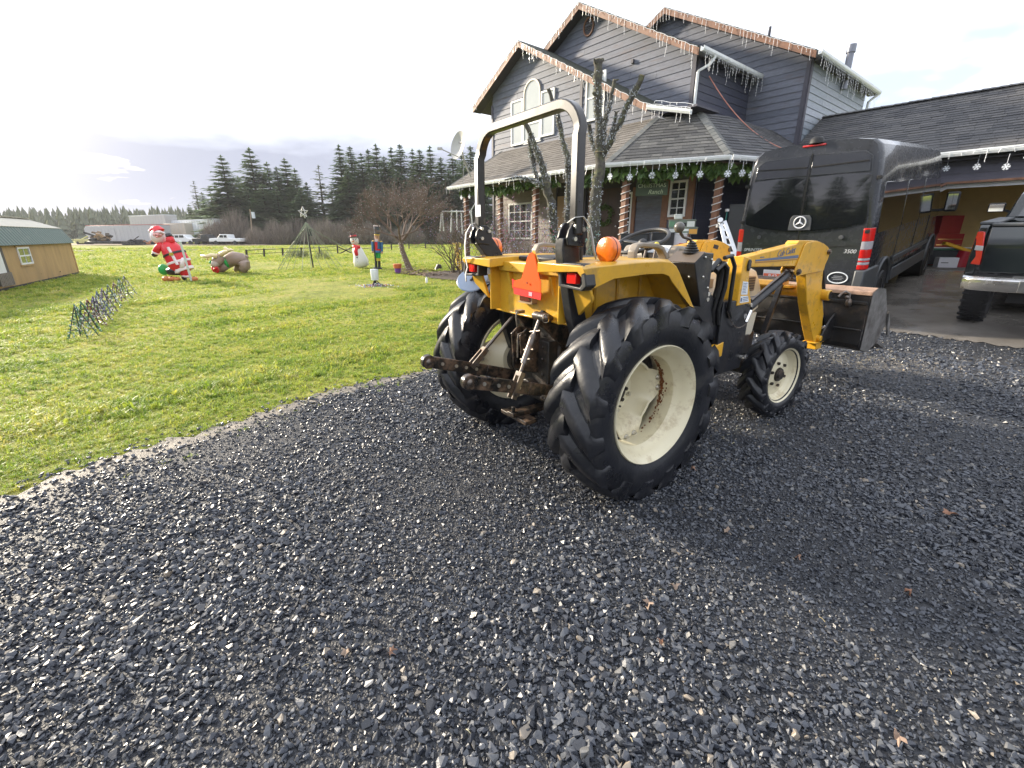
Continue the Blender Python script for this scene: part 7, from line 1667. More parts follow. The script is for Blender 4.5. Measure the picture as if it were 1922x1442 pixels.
for k, (u, v) in enumerate(((58, 526), (95, 520))):
    q = at(u, v, z=0); r = random.Random(k); mb = MB()
    for j in range(160):
        c = Vector((r.gauss(0, .16), r.gauss(0, .12), abs(r.gauss(.10, .08)))); d_ = Vector((r.gauss(0, .6), r.gauss(0, .6), r.uniform(.3, 1))).normalized() * r.uniform(.06, .14); u_ = d_.cross(Vector((r.random(), r.random(), .2))).normalized() * .014
        mb.add([c, c + d_ * .5 + u_, c + d_, c + d_ * .5 - u_], [(0, 1, 2, 3)])
    o = mb.build('foundation_plant', M('grey_green_leaf', (0.09, 0.115, 0.07), 0.7, island=((0.06, 0.08, 0.05), (0.15, 0.165, 0.11))) if k == 0 else bpy.data.materials['grey_green_leaf'], None, loc=q, recalc=False); tag(o, ['low grey green plant under the shed window', 'low grey green plant nearest the right end of the shed'][k], 'plant', 'plants along the shed wall')
# ---- inflatable Santa
SR = M('red_inflatable', (0.68, 0.018, 0.03), 0.42, var=0.06, bump=0.15, bscale=12); SWH = M('white_inflatable', (0.80, 0.70, 0.72), 0.5, var=0.04); SBK = M('black_inflatable', (0.02, 0.022, 0.025), 0.4); SPK = M('pink_inflatable', (0.72, 0.33, 0.31), 0.5); SGN = M('green_inflatable', (0.02, 0.36, 0.08), 0.45, var=0.08)
Y0 = 15.9; k_ = pxs(Y0)
sb = at(350, 522, y=Y0); sb.z = 0
SAN = thing('inflatable_santa', 'leaning red and white inflatable Santa on the lawn beside a white pole', 'inflatable', sb)
def Q(u, v, dy=0): return at(u, v, y=Y0 + dy) - sb
def blob(name, mat, pts, par=SAN, n=16):
    """smooth body through (u, v, radius px, dy)"""
    P_ = [Q(u, v, dy) for u, v, r, dy in pts]; mb = MB()
    mb.tube([P_[0] + (P_[0] - P_[1]).normalized() * pts[0][2] * k_ * .3] + P_ + [P_[-1] + (P_[-1] - P_[-2]).normalized() * pts[-1][2] * k_ * .3], [pts[0][2] * k_ * .5] + [r * k_ for _, _, r, _ in pts] + [pts[-1][2] * k_ * .5], n)
    return mb.build(name, mat, par, smooth=70)
bodyS = blob('coat', SR, [(346, 507, 14, 0), (337, 495, 18, 0), (330, 481, 17.5, 0), (322, 468, 16, 0), (315, 457, 12, 0)])
def band(name, mat, c0, c1, r, par=bodyS, rr=None):
    mb = MB(); a, b = Q(*c0), Q(*c1); mb.tube([a, a.lerp(b, .5), b], [r * k_, r * k_ * 1.02, r * k_], 20); return mb.build(name, mat, par, smooth=60)
band('belt', SBK, (326.5, 474.5), (328.5, 478), 18.0); band('coat_trim', SWH, (335, 489), (337, 493), 18.6); band('hem_trim', SWH, (344, 503), (347, 508), 15.5)
mb = MB(); mb.beam(Q(315, 463, -.30), Q(333, 496, -.36), .07, .05); mb.build('front_trim', SWH, bodyS)
mb = MB(); c = Q(321, 476, -.35); mb.box(c, (.11, .05, .10)); mb.build('buckle', M('gold_buckle', (0.5, 0.36, 0.06), 0.3), bodyS)
head = MB().sph(Q(296, 443, 0), 11 * k_, 18, 12, (1, 1, 1.15)).build('beard_and_head', SWH, SAN, smooth=60)
mb = MB(); mb.sph(Q(295, 440, -.14), 6.5 * k_, 14, 10, (1.2, .8, .6)); mb.build('face', SPK, head, smooth=60); mb = MB(); mb.sph(Q(294, 444, -.27), 1.7 * k_, 8, 6); mb.build('nose', SPK, head, smooth=60)
mb = MB()
for du in (-3, 3): mb.sph(Q(295 + du, 440, -.255), .9 * k_, 8, 6)
mb.build('eyes', SBK, head, smooth=60)
blob('hat', SR, [(297, 434, 10.5, 0), (294, 430, 8, 0), (288, 429, 5, 0), (283, 432, 3, 0)], head); mb = MB(); mb.tube([Q(286, 438, 0), Q(290, 434, -.15), Q(300, 434, -.17), Q(307, 437, 0)], 2.3 * k_, 10); mb.sph(Q(281, 433, 0), 2.6 * k_, 10, 8); mb.build('hat_trim', SWH, head, smooth=60)
blob('arm', SR, [(304, 459, 6.5, -.05), (296, 465, 6, -.12), (292, 472, 5.2, -.12)]); blob('mitten', SBK, [(291, 476, 4.5, -.12), (287, 478, 3.5, -.12)]); blob('cuff', SWH, [(292.5, 472, 5.6, -.12), (291.8, 474.4, 5.6, -.12)])
blob('arm', SR, [(318, 457, 7, 0), (320, 450, 6.5, -.05), (318, 445, 6, -.05)]); blob('mitten', SBK, [(317, 442, 5.4, -.05), (315, 438, 4.2, -.05)])
blob('leg', SR, [(343, 505, 9, -.05), (347, 513, 7.2, -.05), (349, 517, 6.5, -.05)]); blob('boot', SBK, [(347, 520, 5, -.05), (343, 522, 4.4, -.1)]); blob('leg_cuff', SWH, [(349, 516, 7.2, -.05), (349, 518, 7.2, -.05)])
blob('boot', SBK, [(337, 507, 8, -.1), (325, 508, 7.5, -.1), (316, 509, 6, -.1)]); blob('leg_cuff', SWH, [(338, 503, 4, -.2), (332, 507, 3, -.25), (335, 511, 3, -.25)])
blob('fur_tail', SWH, [(342, 501, 4.5, -.2), (341, 492, 4, -.2), (344, 484, 3, -.15)])
mb = MB(); mb.sph(Q(307, 505, .1), 8.5 * k_, 16, 12, (1, 1, 1.15)); mb.build('green_sack', SGN, SAN, smooth=60)
for k, (u, r_) in enumerate(((312, 6.2), (322, 5.8), (331, 5.0), (364, 5.5))):
    p = at(u, 521, y=15.6); p.z = .0; t = thing('orange_pumpkin', ['orange pumpkin at Santa\'s feet, leftmost of the three together', 'orange pumpkin at Santa\'s feet, middle of the three together', 'small orange pumpkin touching Santa\'s boot', 'orange pumpkin right of the white pole'][k], 'pumpkin', p, 0, 'pumpkins at Santa\'s feet')
    mb = MB(); s = r_ * k_
    for j in range(8): a = 2 * math.pi * j / 8; mb.sph((s * .5 * math.cos(a), s * .5 * math.sin(a), s * .72), s * .6, 8, 6, (1, 1, 1.15))
    mb.build('pumpkin_body', M('faded_pumpkin', (0.56, 0.19, 0.06), 0.5, var=0.1) if k == 0 else bpy.data.materials['faded_pumpkin'], t, smooth=60); mb = MB(); mb.cyl((0, 0, s * 1.25), (.01, 0, s * 1.6), .016, n=6); mb.build('stalk', SBK, t)
mb = MB(); a, b = at(359, 526, y=15.5), at(338, 453, y=15.3); mb.cyl(a, b, .033, n=12); mb.sph(b, .04, 10, 6)
tag(mb.build('white_pole', M('white_pvc', (0.62, 0.68, 0.68), 0.4), smooth=50), 'white plastic pole leaning in front of the inflatable Santa', 'pole')
# ---- reindeer
Y0 = 19.2; k_ = pxs(Y0); sb = at(440, 510, y=Y0); sb.z = 0
SAN = DEER = thing('inflatable_reindeer', 'slumped taupe inflatable reindeer with green collar lying on the lawn', 'inflatable', sb)
DB = M('taupe_inflatable', (0.30, 0.225, 0.185), 0.5, var=0.08, bump=0.12, bscale=10); DA = M('antler_cream', (0.78, 0.66, 0.42), 0.5)
bodyD = blob('body', DB, [(459, 493, 9, .1), (452, 486, 11.5, 0), (440, 484, 12, 0), (428, 489, 12, 0), (418, 496, 9.5, 0)], DEER)
blob('hind_leg', DB, [(457, 492, 10, -.1), (460, 500, 8.5, -.1), (455, 507, 6.5, -.1)], DEER); blob('foreleg', DB, [(424, 496, 8, -.1), (416, 503, 7, -.15), (410, 508, 5, -.2)], DEER); blob('hind_leg', DB, [(452, 492, 8, .35), (447, 502, 7, .4), (443, 508, 5, .4)], DEER)
hd_ = blob('head', DB, [(415, 482, 9, -.25), (408, 489, 9, -.35), (404, 495, 7.5, -.45)], DEER)
blob('muzzle', M('pale_muzzle', (0.42, 0.36, 0.32), 0.5), [(404, 494, 6.5, -.5), (401, 499, 5, -.6)], hd_)
blob('nose', SR, [(404, 503, 4.5, -.62), (406, 505, 4, -.62)], hd_); blob('red_scarf', SR, [(400, 500, 4, -.5), (403, 506, 4.5, -.5), (409, 508, 4, -.5)], DEER)
mb = MB(); c = Q(419, 491, -.1); ax = (Q(428, 487, 0) - Q(410, 495, -.3)).normalized(); ux = ax.orthogonal().normalized(); uy = ax.cross(ux)
mb.tube([c + (ux * math.cos(t) + uy * math.sin(t)) * 10.5 * k_ for t in [2 * math.pi * j / 20 for j in range(20)]], 3.2 * k_, 8, closed=True); mb.build('green_collar', SGN, DEER, smooth=60)
blob('green_mitten', SGN, [(396, 490, 2.5, -.5), (394, 493, 2.5, -.5)], DEER)
for pts in ([(406, 480, 4.2, -.5), (396, 478, 3.6, -.6), (387, 481, 3.0, -.7), (378, 479, 2.2, -.4)], [(391, 482, 2, -.38), (388, 487, 1.4, -.4)], [(414, 477, 4.2, -.4), (423, 472, 3.8, -.4), (430, 469, 3.2, -.4), (421, 464, 2.2, -.4)], [(424, 472, 2.6, -.4), (433, 468, 2.2, -.4), (438, 469, 1.6, -.4)]): blob('antler', DA, pts, hd_, 10)
blob('ear', DB, [(409, 482, 3, -.35), (403, 484, 2, -.42)], hd_, 10)
blob('tail', DB, [(459, 484, 4, .1), (464, 480, 3, .1)], DEER, 10)
# ---- snowman
Y0 = 21.9; k_ = pxs(Y0); sb = at(677, 504, y=Y0); sb.z = 0
SAN = SNO = thing('snowman_figure', 'white snowman figure with red scarf leaning on the lawn', 'figure', sb); SNW = M('frosted_snow_white', (0.74, 0.74, 0.70), 0.6, var=0.08, vscale=30, bump=0.2, bscale=60)
bs = blob('snow_body', SNW, [(679, 498, 12.5, 0), (677, 489, 13, 0), (674, 478, 10, 0), (671, 470, 9, 0), (669, 463, 6.5, 0)], SNO); hs = blob('head', SNW, [(667, 457, 6, 0), (665, 450, 7, 0), (663.5, 445, 5.5, 0)], SNO)
mb = MB(); a, b = Q(663.5, 445), Q(661, 436); mb.cyl(a, a + Vector((0, 0, .03)), .22, n=16); mb.cyl(a, b, .14, .13, 16); mb.build('top_hat', M('dark_purple_hat', (0.06, 0.03, 0.05), 0.6), hs, smooth=40); blob('hat_band', SR, [(663.2, 444, 5.8, 0), (662.6, 442, 5.8, 0)], hs)
mb = MB(); mb.cyl(Q(664, 452, -.17), Q(659, 454, -.32), .025, .005, 8); mb.build('carrot_nose', ORL, hs); blob('scarf', SR, [(675, 463, 3, -.1), (668, 464, 4, -.18), (663, 462, 3, -.1)], SNO); blob('scarf_tail', SR, [(668, 465, 3.4, -.2), (668, 472, 3.2, -.23), (670, 479, 3, -.24)], SNO)
mb = MB(); [mb.sph(Q(u, v, -.30), .035, 8, 6) for u, v in ((670, 483), (671, 491))]; [mb.sph(Q(u, v, -.19), .022, 8, 6) for u, v in ((663, 449), (667, 449))]; mb.build('coal_button', SBK, SNO, smooth=60)
# ---- nutcracker
Y0 = 21.2; k_ = pxs(Y0); sb = at(709, 506, y=Y0); sb.z = 0
NUT = thing('nutcracker_figure', 'tall painted nutcracker soldier in blue coat and green trousers on the lawn', 'figure', sb); NB = M('nutcracker_blue', (0.05, 0.18, 0.42), 0.4); NGO = M('nutcracker_gold', (0.62, 0.42, 0.06), 0.35); NS = M('nutcracker_skin', (0.60, 0.36, 0.26), 0.5)
def nl(name, mat, z0, z1, r0, r1, par=NUT, x=0, y=0): mb = MB(); mb.cyl((x, y, z0), (x, y, z1), r0, r1, 16); return mb.build(name, mat, par, smooth=40)
nl('base', SBK, 0, .09, .26, .24); [nl('boot', SBK, .09, .38, .075, .07, x=s * .09) for s in (-1, 1)]; [nl('leg', NGO, .38, .50, .07, .075, x=s * .09) for s in (-1, 1)]; [nl('trouser', SGN, .50, .78, .09, .10, x=s * .09) for s in (-1, 1)]
cb = nl('coat', NB, .74, 1.22, .20, .19); nl('belt', SR, .84, .90, .205, .205, cb); mb = MB(); mb.bb(-.07, .07, -.215, -.15, .90, 1.2); mb.build('coat_front', SR, cb)
for s in (-1, 1): nl('arm', NB, .80, 1.20, .06, .075, x=s * .26); MB().sph((s * .26, 0, .76), .06, 10, 8).build('hand', NS, NUT, smooth=60); MB().sph((s * .22, 0, 1.22), .08, 10, 6, (1, 1, .5)).build('epaulette', NGO, NUT, smooth=60)
hn = nl('head', NS, 1.22, 1.48, .12, .13); mb = MB(); mb.prism([(-.09, 1.32), (.09, 1.32), (.05, 1.16), (-.05, 1.16)], lambda a, b, t: Vector((a, -.10 - t, b)), 0, .04); mb.build('white_beard', SWH, hn); mb = MB(); [mb.sph((s * .05, -.12, 1.41), .022, 8, 6) for s in (-1, 1)]; mb.build('eyes', SBK, hn)
nl('hat_brim', NGO, 1.48, 1.53, .155, .15, hn); nl('hat', M('slate_hat', (0.08, 0.10, 0.14), 0.45), 1.53, 1.86, .14, .17, hn); nl('hat_top', SWH, 1.86, 1.91, .18, .18, hn)
NUT.rotation_euler = (0, R(4), 0); NUT.scale = (.80, .85, 1)
# ---- post with white canister over a heap of lights
sb = at(705, 538, y=13.7); sb.z = 0; t = thing('canister_post', 'white canister on a dark post standing in a heap of unlit lights', 'lantern post', sb)
mb = MB(); mb.cyl((0, 0, 0), (.0, 0, .42), .03, n=10); mb.cyl((.05, .03, .3), (.06, .03, 1.3), .022, n=8); [mb.beam((.22 * math.cos(a), .22 * math.sin(a), .0), (0, 0, .22), .025, .025) for a in (0.3, 2.4, 4.5)]; mb.build('post', SBK, t, smooth=40); mb = MB(); mb.lathe([(0, .20), (.105, .20), (.11, .24), (.115, .50), (.108, .515), (0, .52)], n=20); mb.build('canister', M('white_can', (0.62, 0.65, 0.68), 0.35), t, smooth=40)
r = random.Random(2); cols = [(0.7, 0.7, 0.75), (0.45, 0.12, 0.06), (0.1, 0.2, 0.12), (0.2, 0.2, 0.45)]
for ci, c_ in enumerate(cols):
    mb = MB()
    for k in range(60): a = r.uniform(0, 6.28); d_ = abs(r.gauss(0, .24)); mb.sph((d_ * math.cos(a) * 1.4, d_ * math.sin(a), .02 + .12 * math.exp(-d_ * 5) * r.random()), .018, 6, 4)
    mb.build('light_heap', M('heap_%s' % ['white', 'red', 'green', 'blue'][ci], c_, 0.4), t, smooth=60)
# ---- star on a pole with guy strings
sb = at(588, 503, y=21.8); sb.z = 0; tp_ = at(573, 409, y=21.8); t = thing('star_pole', 'dark pole with pale wire star on top and guy strings spread to the lawn', 'light pole', sb); rel = tp_ - sb
mb = MB(); mb.tube([(0, 0, 0), rel * .55, rel], [.035, .03, .018], 8); mb.box(rel * .72 + Vector((.12, 0, 0)), (.12, .1, .3)); mb.build('pole', SBK, t, smooth=40)
mb = MB(); c = at(569, 398, y=21.75) - sb; pts = [c + Vector((math.sin(a) * q, 0, math.cos(a) * q)) for a, q in [(math.pi * k / 5, .23 if k % 2 == 0 else .10) for k in range(10)]]; mb.tube(pts, .028, 6, closed=True); mb.tube([c + Vector((0, 0, -.12)), rel], .02, 6); mb.tube([c + Vector((math.sin(a) * .08, 0, math.cos(a) * .08)) for a in [2 * math.pi * k / 12 for k in range(12)]], .02, 5, closed=True); mb.build('star', M('pale_star', (0.55, 0.55, 0.53), 0.4), t, smooth=40)
mb = MB()
for k in range(11): a = -2.9 + 2.7 * k / 10; e_ = Vector((1.55 * math.cos(a) + .0, 1.3 * math.sin(a), .0)); mb.tube([rel * .93, rel * .93 + (e_ - rel * .93) * .5, e_], .011, 4)
for a, l in ((2.7, 2.0), (.2, 2.2)): mb.tube([rel * .85, Vector((l * math.cos(a), l * math.sin(a), .5))], .014, 4)
mb.build('guy_string', M('grey_green_string', (0.20, 0.23, 0.15), 0.6), t)
# ---- row of little wire light trees
LTC = [(0.05, 0.20, 0.12), (0.10, 0.28, 0.14), (0.28, 0.10, 0.10), (0.16, 0.12, 0.30), (0.10, 0.16, 0.30), (0.22, 0.12, 0.30), (0.12, 0.22, 0.22), (0.30, 0.13, 0.10), (0.08, 0.24, 0.12), (0.25, 0.25, 0.22)]
LTN = ['green', 'pale green', 'red', 'purple', 'blue', 'violet', 'teal', 'rusty red', 'bright green', 'silver']
LTP = ['nearest the driveway', 'second from the near end', 'third from the near end', 'fourth from the near end', 'in the middle of the row', 'just past the middle of the row', 'fourth from the far end', 'third from the far end', 'second from the far end', 'at the far end of the row']
def light_tree(col, seed):
    r = random.Random(seed); h, b = .46, .17; fr = MB(); bu = MB(); WB = MB()
    base = [Vector((b * math.cos(a), b * math.sin(a), 0)) for a in [math.pi / 2 * k + .4 for k in range(4)]]; top = Vector((0, 0, h))
    for q in base: fr.cyl(q, top, .007, n=5)
    for f in (.25, .5, .75):
        ring = [q.lerp(top, f) for q in base]; fr.tube(ring, .004, 4, closed=True)
    for k in range(150):
        f = r.random() ** 1.3; i = r.randrange(4); q = base[i].lerp(base[(i + 1) % 4], r.choice([0, 0, .5, r.random()])).lerp(top, f) + Vector((0, 0, .0)); d_ = Vector((q.x, q.y, .1)).normalized()
        (bu if r.random() < .72 else WB).cyl(q, q + d_ * .026, .0075, .004, 5)
    return fr, bu, WB
for k, (u, v) in enumerate(((157, 632), (168, 622), (177, 611), (187, 602), (194, 594), (203, 586), (213, 577), (223, 568), (232, 560), (241, 553))):
    p = at(u, v, z=0); t = thing('light_tree', '%s wire light tree, %s' % (LTN[k], LTP[k]), 'light tree', p, rnd.uniform(0, 1.5), 'small wire light trees in a row on the lawn')
    fr, bu, WB = light_tree(LTC[k], k); fr.build('wire_frame', SBK, t); bu.build('coloured_bulbs', M('bulb_' + LTN[k].replace(' ', '_'), LTC[k], 0.3, coat=0.3), t); WB.build('clear_bulbs', BULB, t); t.scale = (1, 1, rnd.uniform(.92, 1.06))
# ---- small lawn things
t = thing('plant_pot', 'purple and orange pot on the lawn beside the bare tree', 'pot', at(747, 513, z=0), 0); mb = MB(); mb.lathe([(0, 0), (.11, 0), (.13, .2), (.12, .2), (0, .19)], n=20); mb.build('purple_pot', M('purple_pot', (0.16, 0.05, 0.28), 0.5), t, smooth=40); mb = MB(); mb.lathe([(.11, .2), (.155, .21), (.17, .36), (.15, .38), (0, .37)], n=20); mb.build('orange_top', M('rust_orange', (0.52, 0.13, 0.04), 0.6), t, smooth=40)
t = thing('white_jar', 'small white bottle standing on the grass before the mulch bed', 'bottle', at(801, 531, z=0)); mb = MB(); mb.lathe([(0, 0), (.04, 0), (.042, .13), (.02, .16), (.02, .2), (0, .2)], n=14); mb.build('bottle_body', WHT, t, smooth=40); MB().cyl((0, 0, .2), (0, 0, .23), .024, n=10).build('cap', SBK, t)
t = thing('gold_light_column', 'slim column wrapped in gold lights left of the tractor', 'light column', at(862, 511, y=19.6)); t.location.z = 0; mb = MB(); mb.cyl((0, 0, 0), (-.06, 0, 1.15), .07, n=10); mb.build('column', M('dull_gold', (0.30, 0.22, 0.07), 0.6), t, smooth=40); mb = MB(); r = random.Random(5)
for k in range(230): z = r.uniform(0, 1.18); a = r.uniform(0, 6.28); q = .12 + (.04 if z > 1.05 else 0); mb.sph((q * math.cos(a) - .05 * z, q * math.sin(a), z), .017, 6, 4)
mb.build('gold_lights', M('gold_light', (0.85, 0.60, 0.12), 0.35, emit=(1.0, 0.66, 0.16), estr=0.12), t, smooth=60)
t = thing('tree_stump', 'dark rotten stump in the mulch bed', 'stump', at(823, 500, y=20.5)); t.location.z = 0; mb = MB(); r = random.Random(3); mb.tube([(0, 0, -.02), (0, 0, .12), (.02, 0, .26)], [.22, .15, .10], 10); [mb.cyl((0, 0, .06), (r.uniform(-.35, .35), r.uniform(-.2, .2), 0), .05, .02, 6) for _ in range(6)]; mb.build('stump_wood', GREASE, t)
r = random.Random(12); mb = MB()
for k in range(900):
    u, v = r.uniform(748, 872), r.uniform(500, 521); 
    if (u - 805) ** 2 / 66 ** 2 + (v - 509) ** 2 / 10 ** 2 > 1: continue
    p = at(u, v, z=0) + Vector((0, 0, .02)); a = r.uniform(0, 6.28); L = r.uniform(.08, .3); d_ = Vector((math.cos(a), math.sin(a), r.uniform(0, .3))) * L; w_ = Vector((-math.sin(a), math.cos(a), .3)) * r.uniform(.012, .03)
    mb.add([p - w_, p + w_, p + d_ + w_, p + d_ - w_], [(0, 1, 2, 3)])
o = mb.build('mulch', M('bark_mulch', (0.15, 0.09, 0.05), 0.85, island=((0.07, 0.04, 0.025), (0.32, 0.23, 0.15))), recalc=False); tag(o, 'brown bark and straw mulch round the bare tree', 'mulch', kind='stuff')
# ---- field fence and far things
FEN = thing('field_fence', 'low dark post fence with thin rails across the far lawn', 'fence', at(560, 470, z=0)); fo = FEN.location
WOODD = M('dark_weathered_wood', (0.045, 0.038, 0.032), 0.85, var=0.2)
fp = [(463, 483, 468), (496, 482, 466), (531, 480, 465), (566, 478, 464), (600, 477, 463), (634, 476, 460), (668, 474, 459), (702, 472, 457), (735, 470, 455), (768, 468, 453), (799, 467, 453), (830, 466, 453)]
prev = None
for k, (u, v0, v1) in enumerate(fp):
    p = at(u, v0, z=0); y = p.y; q = at(u - 1, v1, y=y); mb = MB(); mb.tube([p - fo, q - fo], .07, 8); mb.build('fence_post', WOODD, FEN)
    if prev is not None:
        for f in (.45, .9): mb = MB(); a = prev[0].lerp(prev[1], f) - fo; b = p.lerp(q, f) - fo; mb.tube([a, b], .018 if f < .8 else .022, 5); mb.build('rail', WOODD, FEN)
    prev = (p, q)
mb = MB(); a = at(650, 476, z=0) - fo; [mb.beam(a + Vector((x, 0, 0)), a + Vector((x2, 0, .55)), .08, .08) for x, x2 in ((-.6, .6), (.6, -.6))]; mb.build('cross_brace', WOODD, FEN)
t = thing('swing_frame', 'white swing frame of slanted poles standing beyond the fence', 'swing frame', at(858, 440, y=44)); t.location.z = 0; mb = MB(); WPO = M('white_tube', (0.52, 0.53, 0.54), 0.4)
for u0, v0, u1, v1 in ((826, 434, 829, 398), (833, 434, 830, 398), (846, 436, 848, 393), (858, 432, 857, 394), (868, 440, 866, 400), (878, 440, 879, 400), (888, 436, 884, 398)):
    a, b = at(u0, v0, y=44) - t.location, at(u1, v1, y=44) - t.location; mb.cyl(a, b, .06, n=8)
mb.cyl(at(829, 397, y=44) - t.location, at(886, 397, y=44) - t.location, .06, n=8); mb.cyl(at(880, 402, y=43) - t.location, at(896, 375, y=43) - t.location, .05, n=6); mb.build('frame_tube', WPO, t, smooth=40)
def barn(name, label, u0, u1, vb, vt, Y, mat, rm, cat='building'):
    p0, p1 = at(u0, vb, y=Y), at(u1, vb, y=Y); h = at(u0, vt, y=Y).z - p0.z; L = (p1 - p0).length; t = thing(name, label, cat, p0); t.location.z = max(-.2, p0.z) if False else 0
    H = h + p0.z; mb = MB(); mb.prism([(0, 0), (0, H * .62), (L / 2, H * .95), (L, H * .62), (L, 0)], lambda a, b, c: Vector((a, c, b)), 0, L * .8); mb.build('wall', mat, t)
    for s in (0, 1):
        mb = MB(); a, b = Vector((-.2 if s == 0 else L + .2, H * .60)), Vector((L / 2, H)); mb.prism([(a.x, a.y), (b.x, b.y), (b.x, b.y + .12), (a.x, a.y + .12)], lambda p, q, c: Vector((p, c, q)), -.3, L * .8 + .3); mb.build('roof', rm, t)
    mb = MB(); mb.bb(L * .35, L * .65, -.02, .05, 0, H * .45); mb.build('door', FBL, t); return t
barn('small_barn', 'small brown barn with pale roof edge behind the snowman', 634, 652, 446, 430, 95, M('barn_brown', (0.17, 0.12, 0.09), 0.8), M('pale_roof', (0.42, 0.42, 0.43), 0.6))
barn('white_hut', 'low pale roofed hut seen between the roll bar post and the house', 912, 942, 444, 424, 34, M('hut_grey', (0.40, 0.40, 0.38), 0.7), M('hut_roof', (0.52, 0.52, 0.50), 0.6))
for k, (u0, u1, Y) in enumerate(((662, 682, 92), (690, 700, 95))):
    t = thing('parked_trailer', ['long pale trailer behind the nutcracker', 'short pale trailer right of the nutcracker', 'low pale trailer behind the bare tree crown'][k], 'trailer', far_at(u0, Y)); L = (far_at(u1, Y) - far_at(u0, Y)).length; mb = MB(); mb.bb(0, L, 0, 2, .5, 2.0); mb.build('box_body', WTR, t, bevel=.1); [MB().cyl((L * f, -.05, .35), (L * f, .2, .35), .35, n=10).build('wheel', FBL, t) for f in (.4, .6)]
for k, (u, vt, vb, Y) in enumerate(((470, 392, 432, 90), (437, 405, 440, 93))):
    a = far_at(u + 4, Y); b = at(u - 1, vt, y=Y); t = thing('utility_pole', ['pale utility pole with transformer among the brown thicket', 'leaning timber tripod pole above the white pickup'][k], 'pole', a); mb = MB(); mb.cyl((0, 0, 0), b - a, .14, .10, 8); (mb.beam(b - a + Vector((2.6, 0, -3.4)), b - a, .15, .15), mb.beam(b - a + Vector((-1.5, 0, -3.6)), b - a, .15, .15)) if k else None; mb.build('pole_shaft', M('pale_pole_wood', (0.30, 0.23, 0.16), 0.8) if k == 0 else bpy.data.materials['pale_pole_wood'], t, smooth=40)
    if k == 0: mb = MB(); mb.cyl(b - a + Vector((.5, -.1, -1.6)), b - a + Vector((.5, -.1, -.5)), .3, n=12); mb.build('transformer', WTR, t, smooth=40)
# ---- bits lying on the gravel: dead leaves and straw
LEAFM = M('dead_leaf', (0.30, 0.17, 0.10), 0.7, objvar=((0.22, 0.105, 0.06), (0.27, 0.20, 0.15)), var=0.2, vscale=40)
lr_ = random.Random(9)
for k, (u, v, s) in enumerate(((1685, 1383, .034), (1780, 963, .05), (1362, 995, .03), (1266, 1100, .03), (1217, 1132, .035), (648, 1222, .032), (733, 1222, .028), (1704, 1112, .03), (1497, 1046, .022), (1240, 1204, .018), (1300, 880, .03))):
    p = at(u, v, z=.022); mb = MB(); n = 14
    ring = []
    for i in range(n):
        a = 2 * math.pi * i / n; q = s * .8 * (1.0 if i % 2 == 0 else .62) * lr_.uniform(.55, 1.15); ring.append((q * math.cos(a), q * .8 * math.sin(a), .012 * math.sin(a * 2 + k)))
    mb.add([(0, 0, .004)] + ring, [(0, i + 1, (i + 1) % n + 1) for i in range(n)]); o = mb.build('dead_leaf', LEAFM, loc=p, recalc=False); o.rotation_euler = (lr_.uniform(-.3, .3), lr_.uniform(-.3, .3), lr_.uniform(0, 6)); q = o.modifiers.new('s', 'SOLIDIFY'); q.thickness = .0008
    tag(o, ['rust brown dead leaf on the gravel at the bottom right', 'large pale dead leaf on the dark gravel at the right', 'tan dead leaf on the gravel below the front wheel', 'pale dead leaf on the gravel below the big tyre', 'curled pale leaf just below another leaf in the middle gravel', 'pinkish dead leaf, left of two close together in the lower gravel', 'tan dead leaf, right of two close together in the lower gravel', 'yellowish dead leaf on the gravel in the lower right', 'small tan leaf fragment on gravel right of the big tyre', 'small leaf fragment in the lower middle gravel', 'pale scrap lying beside the big tyre'][k], 'leaf', 'dead leaves on the gravel')
